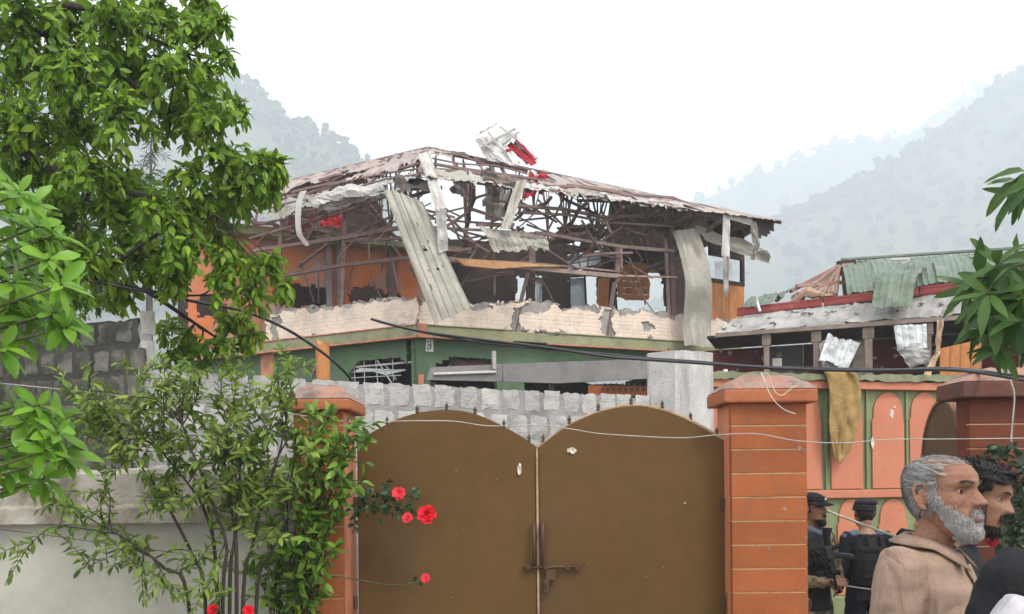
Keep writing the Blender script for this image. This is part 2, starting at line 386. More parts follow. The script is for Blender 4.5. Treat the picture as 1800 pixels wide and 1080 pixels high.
wallm = ragged(LW, [[(0, YARD), (u_end, YARD), (u_end, ZL - .02), (u_stub, ZL - .02), (u_stub, ZT - .01), (0, ZT - .01)]], th=.13, cell=.075, off=-.131, rag=.15, seed=3)
core = wallm.build('mortar', mMortar, root)
bm_ = block_meshes(.172, .178, .005, mBlock, 7, 1)
lay_blocks(LW, root, core, bm_, .02, u_end, ZL, 6, .212, .226, 4)
for k in range(2):
    o = put('block', bm_[k], core, LW.at(u_stub / 2 + .01, ZL + .10 + k * .21, 0), Euler((0, 0, math.atan2(LW.d.y, LW.d.x)))); o.scale = (.55, 1, .95)
# the darker return of the wall
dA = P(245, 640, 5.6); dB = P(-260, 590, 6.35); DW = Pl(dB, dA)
root = thing('block_wall', DW.at(DW.L - 1, YARD, -.1), 'tall concrete block wall, coloured dark for shade, meeting the pale wall at a corner', 'wall')
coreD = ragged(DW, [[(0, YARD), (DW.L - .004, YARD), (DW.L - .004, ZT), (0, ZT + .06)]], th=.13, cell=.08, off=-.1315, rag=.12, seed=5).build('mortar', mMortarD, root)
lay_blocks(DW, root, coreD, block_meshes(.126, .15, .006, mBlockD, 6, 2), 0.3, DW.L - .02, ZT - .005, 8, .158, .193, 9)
# board-marked concrete column ending the pale wall
mCol = M('cast_concrete', (.5, .49, .47), (.4, .39, .375), 5, bump=.5, bscale=40, stain=(.22, .21, .2), sscale=5, samt=.5, streak=6)
cl = P(1186, 620, 7.75); cr = P(1254, 620, 7.98)
CP = Pl(cl, cr); ztopc = P(1210, 618, 7.85).z
root = thing('concrete_column', CP.at(CP.L / 2, YARD, -.2), 'bare board-marked concrete column standing at the end of the pale block wall', 'column')
mb = MB(); nb = 7; g_ = random.Random(5)
for s_ in range(1): pass
vs = []; prof = [(0, 0), (.09, .004), (.1, -.004), (.19, .003), (.2, -.003), (.29, .004), (CP.L - .006, 0), (CP.L, -.006), (CP.L, -.36), (-.03, -.40), (-.115, -.28), (-.12, -.27)]
zz = [YARD, .6, 1.2, 1.7, 2.0, 2.2, 2.4, 2.6, 2.75, ztopc - .03, ztopc]
for z in zz:
    for u, o in prof: vs.append(CP.at(u + g_.uniform(-.004, .004), z + (g_.uniform(-.012, .012) if z > 2.7 else 0), o + g_.uniform(-.003, .003)))
n = len(prof); fs = [(j * n + i, j * n + (i + 1) % n, (j + 1) * n + (i + 1) % n, (j + 1) * n + i) for j in range(len(zz) - 1) for i in range(n)]
fs.append(tuple((len(zz) - 1) * n + i for i in range(n))); mb.add(vs, fs); mb.build('shaft', mCol, root)
MB().pbox(CP, -.13, CP.L + .012, 1.95, 1.985, -.41, .012).build('pour_joint', mCol, root, bev=.006)
g_ = random.Random(8)
for k in range(4): MB().tube([CP.at(.03 + .09 * k, ztopc - .05, -.12 - .05 * (k % 2)), CP.at(.03 + .09 * k + g_.uniform(-.02, .02), ztopc + .035, -.12 - .05 * (k % 2))], .006, 6).build('rebar_stub', M('rust', (.12, .05, .03), bump=.3) if k == 0 else bpy.data.materials['rust'], root)

# ================================================================ LOW PLASTERED WALL
mPlas = M('old_plaster', (.40, .395, .335), (.33, .325, .275), 1.6, bump=.25, bscale=25, stain=(.24, .225, .18), sscale=1.8, samt=.45, streak=5, fine=.06)
mCop = M('mossy_coping', (.40, .375, .33), (.27, .245, .20), 3, bump=.5, stain=(.12, .105, .075), sscale=4.5, samt=.65, streak=2.0)
GW = Pl(P(-420, 900, 4.9), P(520, 900, 5.02))
root = thing('garden_wall', GW.at(2.6, 0, -.1), 'low grey plastered wall with a stained projecting coping beside the shrub', 'wall')
zt = GW.hit(200, 824).z; zm = GW.hit(200, 893).z; zb = GW.hit(200, 921).z
ragged(GW, [[(0, -.2), (GW.L, -.2), (GW.L, zb + .05), (0, zb + .05)]], th=.2, cell=.12, off=-.22, rag=0, jit=.2, seed=2).build('wall_face', mPlas, root)
mb = MB()
prof = [(-.30, zt - .05), (-.26, zt - .005), (-.1, zt), (.06, zt - .012), (.075, zt - .035), (.07, zm + .02), (.085, zm), (.085, zb + .008), (.07, zb), (-.3, zb)]
nn = 60; g_ = random.Random(2)
for i in range(nn + 1):
    for o, z in prof: mb.v.append(GW.at(GW.L * i / nn, z + g_.uniform(-.005, .005), o + g_.uniform(-.004, .004)))
n = len(prof); mb.f += [((i + 1) * n + j, i * n + j, i * n + (j + 1) % n, (i + 1) * n + (j + 1) % n) for i in range(nn) for j in range(n)]
mb.build('coping', mCop, root)
mNail = M('dull_iron', (.10, .085, .075), (.06, .05, .045), 8, rough=.6, metal=.6, bump=.2)

# ================================================================ GATE PILLARS
mOr = M('orange_paint', (.30, .092, .03), (.24, .07, .023), 1.8, rough=.6, bump=.22, bscale=30, stain=(.17, .07, .04), sscale=3.2, samt=.42, streak=4, rnd=.05, fine=.07)
mOrJ = M('lit_side_salmon_paint', (.52, .19, .10), (.46, .165, .085), 2, rough=.6, bump=.1, stain=(.36, .2, .14), samt=.25, streak=5, fine=.06)  # pillar sides lighter than the fronts: light on them put into colour
mJoint = M('cream_joint', (.62, .5, .3), (.5, .38, .2), 6, bump=.2, stain=(.2, .12, .07), sscale=9, samt=.4)
mCap = M('weathered_cap', (.36, .12, .05), (.29, .095, .045), 4, rough=.7, bump=.3, stain=(.24, .12, .075), sscale=5, samt=.35)
mMound = M('cap_cement', (.25, .19, .165), (.34, .17, .12), 7, bump=.6, stain=(.10, .085, .075), sscale=6, samt=.6)
def pillar(pl, u0, u1, depth, ztop, label, joint0, pitch, capov=.1, capth=.085, jamb=None, mats=None, mound=.1):
    mo, mj, mc, mm = mats or (mOr, mJoint, mCap, mMound)
    root = thing('gate_pillar', pl.at((u0 + u1) / 2, 0, -depth / 2), label, 'pillar')
    MB().pbox(pl, u0, u1, -.2, ztop, -depth, -.05).build('shaft', mOrJ if mats is None else mo, root, bev=.006)
    MB().pbox(pl, u0 + .006, u1 - .006, -.2, ztop, -.0495, -.007).build('joint_backing', mj, root)
    z = ztop; zs = [ztop]; q = joint0
    while q > 0: zs.append(q); q -= pitch
    zs.append(-.2)
    for a, b in zip(zs[:-1], zs[1:]):
        g0 = .0035
        mb = MB().pbox(pl, u0, u1, b + g0, a - (g0 if a != ztop else 0), -.0498, 0)
        mb.build('course', mo, root, bev=.004)
    gq = random.Random(int(u1 * 77)); n_ = 8
    for q in range(7):                      # knocked-off corners and flakes
        uu = gq.choice((u0 + .012, u1 - .012, gq.uniform(u0, u1))); zz_ = gq.uniform(.9, ztop - .05); r_ = gq.uniform(.006, .016)
        MB().prism(pl, [(min(max(uu + math.cos(6.283 * i / n_) * r_ * gq.uniform(.5, 1.2), u0 + .001), u1 - .001), zz_ + math.sin(6.283 * i / n_) * r_ * gq.uniform(.6, 1.6)) for i in range(n_)], -.002, .0015).build('paint_flake', mMound, root)
    if jamb:
        MB().pbox(pl, jamb[0], jamb[1], -.2, ztop, -depth + .03, jamb[2]).build('jamb', mOrJ, root, bev=.006)
        cu0, cu1 = (jamb[0] + .03, u1 + capov) if jamb[0] < u0 else (u0 - capov, jamb[1] + .025)
    else: cu0, cu1 = u0 - capov, u1 + capov
    MB().pbox(pl, cu0, cu1, ztop, ztop + capth, -depth - capov, capov).build('cap', mc, root, bev=.012)
    nu, no = 14, 10; mb = MB(); g_ = random.Random(int(u0 * 100) + 3)
    for i in range(nu + 1):
        for j in range(no + 1):
            a, b = i / nu * 2 - 1, j / no * 2 - 1
            e = max(0, 1 - max(abs(a), abs(b) * 1.0)); h_ = mound * min(1, e * 1.9) ** .8
            mb.v.append(pl.at(lerp(cu0 + .004, cu1 - .004, i / nu), ztop + capth + .002 + h_ + (g_.uniform(-.005, .008) if e > 0 else 0), lerp(capov - .004, -depth - capov + .004, j / no)))
    for i in range(nu):
        for j in range(no):
            a = i * (no + 1) + j; mb.f.append((a, a + no + 1, a + no + 2, a + 1))
    mb.f = [tuple(reversed(f)) for f in mb.f]
    mb.build('cap_mound', mm, root, smooth=True); return root
FP = Pl((-5, 5.0), (5, 5.0))
ux = lambda px, y=850: FP.uz(px, y)[0]
zc = FP.uz(1340, 709)[1]
pillar(FP, ux(1286), ux(1419), .34, zc, 'orange gate pillar with cream joints between double gate and open doorway', FP.uz(1350, 748)[1], S(42, 5), capov=.055, capth=.085)
zc2 = FP.uz(570, 722)[1]
pillar(FP, ux(497) + .07, ux(602), .44, zc2, 'orange gate pillar half hidden behind leafy shrub', FP.uz(560, 759)[1], S(42, 5), capov=.06, capth=.07)
mOrD = M('shaded_orange_paint', (.13, .034, .016), (.10, .027, .014), 1.6, rough=.6, bump=.15, stain=(.09, .04, .03), sscale=2.4, samt=.45, streak=4, rnd=.05)  # orange and cap darkened to carry the shade of the foliage
mCapD = M('shaded_cap', (.13, .047, .032), (.09, .038, .03), 4, rough=.75, bump=.35, stain=(.07, .05, .045), sscale=6, samt=.6)
zc3 = FP.uz(1720, 701)[1]
pillar(FP, ux(1705), ux(1705) + .62, .15, zc3, 'orange gate pillar coloured dark for shade, with climbing rose growing up it', FP.uz(1720, 746)[1], S(43, 5), capov=.085, capth=.1, mats=(mOrD, mJoint, mCapD, mMound), mound=.09)

# ================================================================ DOUBLE GATE
mGate = M('gate_brown_paint', (.104, .058, .019), (.09, .049, .0155), .9, rough=.55, bump=.06, bscale=6, spec=.14, stain=(.085, .05, .024), sscale=1.3, samt=.4, streak=4, fine=.09, contrast=.3)
mEdge = M('worn_gate_edge', (.36, .27, .17), (.2, .13, .07), 8, rough=.6, bump=.2)
mBare = M('hole_light_bare_metal', (.72, .66, .58), (.45, .36, .28), 20, rough=.45, metal=.3, bump=.3)
mBolt = M('bolt_brown_metal', (.085, .048, .028), (.06, .033, .02), 9, rough=.5, bump=.2)
GP = Pl((-5, 5.17), (5, 5.17))
root = thing('metal_gate', GP.at(ux(945) + .02, 0, 0), 'brown sheet metal double gate with twin arched tops and sliding bolt', 'gate')
arcL = [(628, 776), (650, 766), (690, 744), (730, 730), (770, 724), (800, 724), (835, 731), (875, 748), (910, 767), (943, 789)]
arcR = [(945.5, 788), (975, 765), (1005, 746), (1040, 729), (1080, 718), (1115, 714), (1150, 717), (1190, 729), (1230, 748), (1276, 776)]
def leafgate(arc, nm):
    a3 = smooth_pts([V(*GP.uz(x, y), 0) for x, y in arc], 5); top = [(p.x, p.y) for p in a3]
    bot = .06; mb = MB(); nz = 22; nU = len(top)
    for o in (0.0, -.03):
        for i, (u, z) in enumerate(top):
            for j in range(nz + 1):
                zz_ = bot + (z - bot) * j / nz
                wob = .004 * math.sin(u * 4.1 + zz_ * 2.3) + .003 * math.sin(zz_ * 5.3 - u * 2.0) if o == 0 else 0
                mb.v.append(GP.at(u, zz_, o + wob))
    n1 = nU * (nz + 1)
    for i in range(nU - 1):
        for j in range(nz):
            a = i * (nz + 1) + j; mb.f.append((a, a + nz + 1, a + nz + 2, a + 1)); mb.f.append((n1 + a + 1, n1 + a + nz + 2, n1 + a + nz + 1, n1 + a))
    for j in range(nz):
        mb.f.append((j, j + 1, n1 + j + 1, n1 + j)); e = (nU - 1) * (nz + 1) + j; mb.f.append((e + 1, e, n1 + e, n1 + e + 1))
    o = mb.build('leaf', mGate, root, smooth=True)
    ed = MB(); pts = [GP.at(u, z + .002, -.014) for u, z in top]
    ed.tube(pts, .011, 6).build('edge_strip', mEdge if nm else mGate, o)
    return o
LL = leafgate(arcL, 0); LR = leafgate(arcR, 1)
uc = GP.uz(944.6, 900)[0]
MB().pbox(GP, uc - .006, uc + .008, .06, GP.uz(944, 791)[1] - .01, .003, .012).build('meeting_strip', mEdge, root)
for px, py, lf in ((680, 749, LL), (733, 729, LL), (785, 724, LL), (835, 731, LL), (886, 754, LL), (930, 780, LL), (955, 780, LR), (1001, 748, LR), (1052, 725, LR), (1110, 714, LR), (1165, 720, LR), (1215, 741, LR), (1261, 768, LR)):
    u, z = GP.uz(px, py); h_ = .072
    mb = MB().lathe(GP.at(u, z - .012, -.014), [(.007, 0), (.007, h_ * .3), (.012, h_ * .36), (.012, h_ * .44), (.006, h_ * .5), (.0125, h_ * .66), (.010, h_ * .8), (.004, h_ * .95), (.001, h_ * 1.1)], 8)
    mb.build('spike', mBolt, lf, smooth=True)
def pt(px, py, off): return GP.hit(px, py, off)
for px, y0, y1 in ((938.5, 921, 990), (954, 919, 992)):
    MB().tube([pt(px, y0 + 2, .012), pt(px, y0, .045), pt(px, (y0 + y1) / 2, .055), pt(px, y1, .045), pt(px, y1 + 2, .012)], .0125, 10).build('pull_handle', mBolt, root, smooth=True)
bolt = MB().tube([pt(919, 998, .03), pt(1021, 996, .03)], .0105, 10).build('sliding_bolt', mBolt, root, smooth=True)
for px in (928, 960, 997, 1014):
    MB().obox(pt(px, 997, .022), V(.014, 0, 0), V(0, .02, 0), V(0, 0, .018)).build('bolt_bracket', mBolt, bolt, bev=.004)
hp = MB(); hp.obox(pt(968, 1011, .03), V(.034, 0, 0), V(0, .006, 0), V(0, 0, .034)); hp.obox(pt(960.5, 1031, .026), V(.018, 0, 0), V(0, .012, 0), V(0, 0, .045))
hp.build('hasp', mBolt, root, bev=.005); MB().tube([pt(960, 1026, .041), pt(960.5, 1034, .041)], .006, 8).build('keyhole_cover', mNail, root)
for yy in (886, 1060):
    mb = MB(); mb.tube([pt(1281, yy - 18, .03), pt(1281, yy + 18, .03)], .017, 10); mb.obox(pt(1275, yy, .008), V(.03, 0, 0), V(0, .008, 0), V(0, 0, .035)); mb.build('hinge', mBolt, root)
    mb = MB(); mb.tube([pt(625, yy - 12, .03), pt(625, yy + 12, .03)], .015, 10); mb.build('hinge', mBolt, root)
def torn(px, py, w_, h_, seed, nm='bright_hole_patch'):  # raised bright plates; light showing through the holes is in their colour
    g_ = random.Random(seed); c = pt(px, py, .004); mb = MB(); n = 9; vs = [c + V(0, -.004, 0)]
    for k in range(n):
        th = 2 * math.pi * k / n; r_ = g_.uniform(.6, 1.15); vs.append(c + V(math.cos(th) * w_ * r_, -g_.uniform(.006, .016), math.sin(th) * h_ * r_))
    for k in range(n):
        th = 2 * math.pi * k / n; r_ = g_.uniform(1.1, 1.5); vs.append(c + V(math.cos(th) * w_ * r_, .001, math.sin(th) * h_ * r_))
    fs = [(0, 1 + k, 1 + (k + 1) % n) for k in range(n)] + [(1 + k, 1 + n + k, 1 + n + (k + 1) % n, 1 + (k + 1) % n) for k in range(n)]
    fs = [tuple(reversed(f)) for f in fs]
    mb.add(vs, fs).build(nm, mBare, root)
torn(1007, 793, .019, .02, 1); torn(999, 792, .008, .014, 2); torn(913, 826, .011, .034, 3); torn(1204, 885, .006, .006, 5); torn(874, 843, .004, .004, 6)
for k in range(9):
    g_ = random.Random(k); torn(g_.uniform(660, 1260), g_.uniform(800, 1060), .0022, .0022, 50 + k, 'paint_chip')
# open leaf of the small gate
oA = P(1688, 850, 5.22); oB = P(1622, 850, 5.95); OP = Pl(oB, oA)
root = thing('small_gate', OP.at(OP.L * .9, 0, 0), 'open brown metal wicket gate leaf with arched spiked top against dark pillar', 'gate')
mOG = M('wicket_brown_paint', (.10, .062, .036), (.075, .048, .03), 2, rough=.5, bump=.15, stain=(.16, .09, .06), sscale=5, samt=.3)
mOGr = M('wicket_rim_paint', (.27, .14, .085), (.19, .10, .06), 5, rough=.6, bump=.25, stain=(.1, .07, .05), samt=.5)
arc = [pq for pq in smooth_pts([V(*OP.uz(x, y), 0) for x, y in ((1622, 800), (1626, 765), (1634, 735), (1645, 712), (1658, 703), (1669, 709), (1679, 728), (1686, 760), (1690, 800))], 4)]
poly = [(p.x, p.y) for p in arc]
MB().prism(OP, [(poly[0][0], .05)] + poly + [(poly[-1][0], .05)][:1] if False else [(poly[-1][0], .05), *[(p[0], p[1]) for p in reversed(poly)], (poly[0][0], .05)][::-1], -.02, 0).build('leaf', mOG, root)
hp = MB(); m_ = len(poly) // 2
for i in range(len(poly) - 1):
    a, b = poly[i], poly[i + 1]; hp.add([OP.at(a[0], a[1] + .012, .012), OP.at(b[0], b[1] + .012, .012), OP.at(b[0], b[1] + .012, -.12), OP.at(a[0], a[1] + .012, -.12), OP.at(a[0], a[1] - .012, .012), OP.at(b[0], b[1] - .012, .012), OP.at(b[0], b[1] - .012, -.12), OP.at(a[0], a[1] - .012, -.12)],
           [(0, 1, 2, 3), (7, 6, 5, 4), (0, 4, 5, 1), (2, 6, 7, 3)])
hp.build('arched_rim', mOGr, root)
MB().pbox(OP, poly[0][0] - .02, poly[0][0] + .01, .05, poly[0][1], -.12, .012).build('stile', mOGr, root, bev=.004)
for k in (1, 5, 10, 15, 19):
    u, z = poly[k]; h_ = .085
    MB().lathe(OP.at(u, z + .01, -.06), [(.008, 0), (.008, h_ * .3), (.014, h_ * .36), (.014, h_ * .44), (.007, h_ * .5), (.015, h_ * .66), (.012, h_ * .8), (.004, h_ * .95), (.001, h_ * 1.1)], 8).build('spike', mBolt, root, smooth=True)
# ================================================================ RUINED TWO-STOREY HOUSE
C0 = P(735, 575, 16.0); _r = P(1210, 605, 18.4); _l = P(460, 605, 17.86)
FR = Pl(C0, _r); FR = Pl(C0, FR.at(FR.uz(1300, 600)[0], 0))            # face running away to the open end
FLd = (V(_l.x, _l.y, 0) - V(C0.x, C0.y, 0)).normalized()
FL = Pl(V(C0.x, C0.y, 0) + FLd * 6.6, C0)                              # face running away behind the trees
zSl0, zSl1 = FR.hit(740, 591).z, FR.hit(740, 573).z                    # slab underside and top
zPar = FR.hit(745, 531).z
HL = 'blast-damaged two-storey house with torn tin roof and exposed steel frame'
house = thing('ruined_house', V(0.8, 18.5, YARD), HL, 'house')
mGreen = M('green_wall_paint', (.085, .14, .075), (.066, .112, .062), 1.2, bump=.15, stain=(.12, .12, .10), sscale=1.6, samt=.4, streak=2)
mOlive = M('olive_band_paint', (.26, .265, .15), (.2, .21, .125), 2.5, bump=.3, stain=(.16, .13, .095), sscale=3, samt=.5)
mSalTrim = M('salmon_trim', (.5, .21, .12), (.36, .16, .10), 4, bump=.3, stain=(.2, .14, .10), samt=.5, sscale=4)
mBeige = M('beige_brick_render', (.66, .55, .45), (.56, .46, .38), 2, bump=.3, bscale=30, stain=(.38, .34, .3), sscale=2.2, samt=.5)
# rustic brick relief cast into the render
t = mBeige.node_tree; br = t.nodes.new('ShaderNodeTexBrick'); br.inputs['Scale'].default_value = 1.0
br.inputs['Brick Width'].default_value = .21; br.inputs['Row Height'].default_value = .085; br.inputs['Mortar Size'].default_value = .012; br.inputs['Mortar Smooth'].default_value = .6
mp = t.nodes.new('ShaderNodeMapping'); mp.inputs['Rotation'].default_value = (R(90), 0, 0); tcn = t.nodes.new('ShaderNodeTexCoord')
t.links.new(tcn.outputs['Object'], mp.inputs['Vector']); t.links.new(mp.outputs[0], br.inputs['Vector'])
bp2 = t.nodes.new('ShaderNodeBump'); bp2.invert = True; bp2.inputs['Strength'].default_value = .4; bp2.inputs['Distance'].default_value = .03
t.links.new(br.outputs['Fac'], bp2.inputs['Height'])
_ob = [n for n in t.nodes if n.type == 'BUMP' and n != bp2][0]; t.links.new(_ob.outputs[0], bp2.inputs['Normal']); t.links.new(bp2.outputs[0], t.nodes['Principled BSDF'].inputs['Normal'])
mGrey = M('broken_cement', (.31, .29, .27), (.22, .205, .19), 4, bump=.8, bscale=25, stain=(.14, .13, .12), samt=.5)
mDark = M('dark_brown_panel', (.045, .032, .027), (.03, .022, .02), 2, bump=.3, stain=(.09, .05, .035), sscale=1.5, samt=.4)  # near-black brown for inner walls, frames and boards
mOrW = M('peeling_orange_plaster', (.5, .16, .055), (.4, .12, .045), 2, bump=.4, stain=(.27, .24, .21), sscale=1.1, samt=.72)
mSteel = M('red_oxide_steel', (.205, .13, .115), (.14, .095, .086), 6, rough=.7, bump=.2, stain=(.05, .04, .036), samt=.5, rnd=.3)
mRail = M('faded_rail', (.33, .25, .21), (.25, .185, .155), 6, rough=.75, bump=.25, stain=(.12, .075, .06), samt=.4, rnd=.2)
mWoodB = M('varnished_board', (.42, .18, .06), (.33, .13, .042), 3, rough=.6, bump=.25, stain=(.18, .08, .035), sscale=3, samt=.45, streak=8)
mWoodP = M('pale_split_timber', (.42, .30, .20), (.3, .2, .13), 6, bump=.4, stain=(.16, .11, .08), samt=.4, streak=8, rnd=.2)
mTin = M('grey_tin_sheet', (.305, .29, .25), (.235, .225, .19), 2, rough=.5, metal=.15, bump=.12, stain=(.24, .21, .165), sscale=2.2, samt=.45, streak=3, rnd=.07)
mTinW = M('pale_tin_strip', (.44, .43, .405), (.33, .32, .30), 3, rough=.5, metal=.15, bump=.12, stain=(.3, .27, .23), samt=.4, rnd=.1)
mTinP = M('faded_pink_tin', (.35, .30, .275), (.26, .22, .20), 1.5, rough=.6, metal=.1, bump=.15, stain=(.2, .11, .085), sscale=1.6, samt=.45, streak=2, rnd=.12)
mTinD = M('dark_tin', (.15, .135, .125), (.09, .08, .075), 2, rough=.6, metal=.2, bump=.2, stain=(.2, .11, .08), samt=.4, rnd=.2)  # darker grey tin for some of the torn sheets
mRed = M('red_tin', (.42, .02, .03), (.3, .015, .02), 3, rough=.5, bump=.1, stain=(.15, .03, .03), samt=.4)
mWhiteT = M('white_tin', (.66, .67, .66), (.5, .51, .5), 3, rough=.5, bump=.1, stain=(.3, .3, .29), samt=.4)
mGrill = M('pale_window_grille', (.42, .41, .40), (.3, .29, .28), 6, rough=.6, bump=.1)
def wallpart(name, pl, poly, holes, th, cell, mat, off=0., seed=1, rag=.6, par=None):
    return ragged(pl, [poly], holes, th, cell, off=off, seed=seed, rag=rag).build(name, mat, par or house)
# lower storey
hR = [pxp(FR, [(762, 668), (768, 645), (785, 629), (810, 626), (877, 631), (880, 690), (760, 690)]), pxp(FR, [(930, 700), (930, 640), (1290, 655), (1290, 700)])]
wallpart('lower_wall', FR, [(0, YARD), (FR.L, YARD), (FR.L, zSl0), (0, zSl0)], hR, .16, .07, mGreen, -.36, 1, .25)
hLf = [pxp(FL, [(596, 690), (605, 655), (618, 634), (640, 628), (690, 626), (706, 640), (716, 690)])]
wallpart('lower_wall', FL, [(0, YARD), (FL.L - .42, YARD), (FL.L - .42, zSl0), (0, zSl0)], hLf, .16, .07, mGreen, -.36, 2, .25)
MB().pbox(FR, .0, .2, YARD, zSl0, -.36, -.18).build('corner_post', mGreen, house)
for (x0, x1, m_) in ((450, 474, mSalTrim), (716, 722, mGreen)):
    MB().pbox(FL, FL.uz(x0, 630)[0], FL.uz(x1, 630)[0], YARD, zSl0 - .005, -.2, -.14).build('pilaster', m_, house, bev=.01)
MB().pbox(FR, FR.uz(737, 660)[0] + .02, FR.uz(748, 660)[0], YARD, FR.uz(740, 657)[1], -.2, -.12).build('plinth_block', mSalTrim, house)
# window grille blown askew in the lower window
a = FL.uz(606, 668)[0]; b = FL.uz(712, 668)[0]
wg = MB().pbox(FL, a, b, FL.uz(650, 641)[1], FL.uz(650, 638)[1], -.27, -.24).build('window_grille', mGrill, house)
for k, (p0, p1) in enumerate((((622, 632), (624, 672)), ((615, 655), (712, 650)), ((612, 665), (705, 660)), ((660, 630), (664, 672)), ((662, 632), (690, 676)), ((676, 640), (697, 668)), ((690, 632), (692, 670)), ((640, 630), (641, 672)))):
    MB().tube([FL.hit(*p0, -.25), FL.hit(*p1, -.22)], .018 if k in (4,) else .011, 6).build('grille_bar', mGrill, wg)
# wedge panel and posts inside the second window
MB().prism(FR, pxp(FR, [(772, 668), (796, 629), (810, 629), (786, 668)], -.6), -.62, -.6).build('shutter', mOlive, house)
MB().prism(FR, pxp(FR, [(792, 650), (800, 630), (872, 632), (872, 646)], -.5), -.53, -.5).build('shutter', M('brown_shutter', (.16, .10, .075), bump=.2), house)
# room enclosure behind
BK = Pl(FR.at(0, 0, -5.2) - FR.d * 3.0, FR.at(FR.L, 0, -5.2))
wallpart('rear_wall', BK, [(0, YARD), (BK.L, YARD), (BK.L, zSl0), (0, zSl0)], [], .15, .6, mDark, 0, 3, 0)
wallpart('end_wall', Pl(FR.at(FR.L, 0, -.36), FR.at(FR.L, 0, -5.2)), [(0, YARD), (4.8, YARD), (4.8, zSl0), (0, zSl0)], [], .15, .3, mGreen, -.16, 4, 0)
# painted house mark on the green wall
mPlate = M('enamel_plate', (.7, .7, .68), bump=0); mBlk = M('black_print', (.02, .02, .02), bump=0)
pa = pxp(FR, [(748, 596), (761, 597), (761, 619), (748, 618)], -.2)
plate = MB().prism(FR, pa[::-1], -.2, -.17).build('house_number_plate', mPlate, house)
for (x0, y0, x1, y1) in ((751, 600, 752.8, 604), (755, 599, 758, 601), (751, 606, 757, 608), (756, 603, 758, 612), (751, 610, 753, 616), (754.5, 612, 757, 615)):
    MB().prism(FR, pxp(FR, [(x0, y0), (x0, y1), (x1, y1), (x1, y0)], -.168), -.172, -.166).build('painted_mark', mBlk, plate)
# floor slab with painted fascia
slabp = [FR.at(-.0, 0, .0), FR.at(FR.L, 0, 0), BK.B + V(0, 0, 0), BK.A, FL.at(0, 0, 0)]
mb = MB(); n = len(slabp); mb.add([V(p.x, p.y, zSl0 + .03) for p in slabp] + [V(p.x, p.y, zSl1 - .01) for p in slabp], [tuple(range(n))[::-1], tuple(range(n, 2 * n))] + [(i, (i + 1) % n, (i + 1) % n + n, i + n) for i in range(n)])
mb.build('floor_slab', mGrey, house)
chips = [pxp(FR, [(875, 572), (905, 574), (925, 581), (950, 583), (975, 592), (1000, 584), (990, 578), (930, 570)], .03)]
wallpart('fascia_band', FR, [(-.0, zSl0), (FR.L, zSl0), (FR.L, zSl1), (0, zSl1)], chips, .05, .03, mOlive, .0, 5, .12)
wallpart('fascia_band', FL, [(0, zSl0), (FL.L, zSl0), (FL.L, zSl1), (0, zSl1)], [], .05, .05, mOlive, .0, 6, .0)
for pl, e in ((FR, 0), (FL, .0)):
    chn = [(pl.uz(x, 575)[0], pl.uz(x + 60, 575)[0]) for x in ((900,) if pl is FR else ())]
    for z0, z1, m_ in ((zSl0 - .035, zSl0 - .002, mSalTrim), (zSl1 + .002, zSl1 + .03, mSalTrim if pl is FL else mOlive)):
        wallpart('trim_strip', pl, [(0, z0), (pl.L, z0), (pl.L, z1), (0, z1)], [[(c0, z0 - 1), (c1, z0 - 1), (c1, z1 + 1), (c0, z1 + 1)] for c0, c1 in chn], .075, .016, m_, 0, 7, .0)
MB().pbox(FR, -.03, .16, zSl0 - .04, zSl1 + .035, 0, .082).build('corner_tile', mSalTrim, house, bev=.005)
# parapet: cement core, beige brick render on it, both broken
tl = lambda pl, pts: [pl.uz(x, y, -.1) for x, y in pts]
topR = tl(FR, [(740, 529), (790, 528), (830, 534), (870, 533), (893, 536), (900, 531), (935, 530), (975, 533), (985, 545), (1003, 545), (1012, 537), (1050, 540), (1080, 544), (1120, 546), (1170, 551), (1215, 556), (1262, 562), (1300, 564)])
z0 = zSl1 - .01
coreR = [(0, z0)] + topR + [(FR.L, z0)]
wallpart('parapet', FR, coreR[::-1], [], .12, .035, mGrey, -.18, 8, .7)
rend = [pxp(FR, [(905, 540), (935, 532), (972, 530), (960, 548), (925, 552), (910, 560)], -.05), pxp(FR, [(985, 540), (1010, 540), (1030, 548), (1050, 552), (1060, 540), (1000, 530)], -.05), pxp(FR, [(1060, 590), (1050, 560), (1062, 545), (1078, 546), (1075, 575), (1080, 592)], -.05),
        pxp(FR, [(1128, 568), (1145, 567), (1150, 580), (1133, 582)], -.05), pxp(FR, [(900, 592), (897, 556), (904, 540), (914, 548), (912, 592)], -.05), pxp(FR, [(1150, 550), (1185, 552), (1190, 562), (1160, 560)], -.05), pxp(FR, [(820, 540), (850, 535), (870, 541), (840, 548)], -.05), pxp(FR, [(1085, 545), (1120, 546), (1110, 556), (1090, 555)], -.05)]
low = lambda pts, dz: [(u, z - dz) for u, z in pts]
wallpart('brick_render', FR, ([(0, z0)] + low(topR, .035) + [(FR.L, z0)])[::-1], rend, .035, .028, mBeige, -.055, 9, .9)
topL = tl(FL, [(470, 560), (490, 549), (540, 541), (590, 539), (650, 530), (700, 526), (735, 525)])
cl_ = [(topL[0][0], z0)] + topL + [(FL.L - .1, topL[-1][1]), (FL.L - .1, z0)]
wallpart('parapet', FL, cl_[::-1], [], .12, .05, mGrey, -.18, 10, .7)
rl = [pxp(FL, [(478, 600), (478, 562), (492, 552), (500, 565), (488, 580), (492, 600)], -.05), pxp(FL, [(545, 552), (570, 545), (620, 540), (622, 532), (540, 540)], -.05)]
wallpart('brick_render', FL, ([(topL[0][0] + .05, z0)] + low(topL, .05) + [(FL.L - .03, topL[-1][1]), (FL.L - .03, z0)])[::-1], rl, .035, .028, mBeige, -.055, 11, .9)
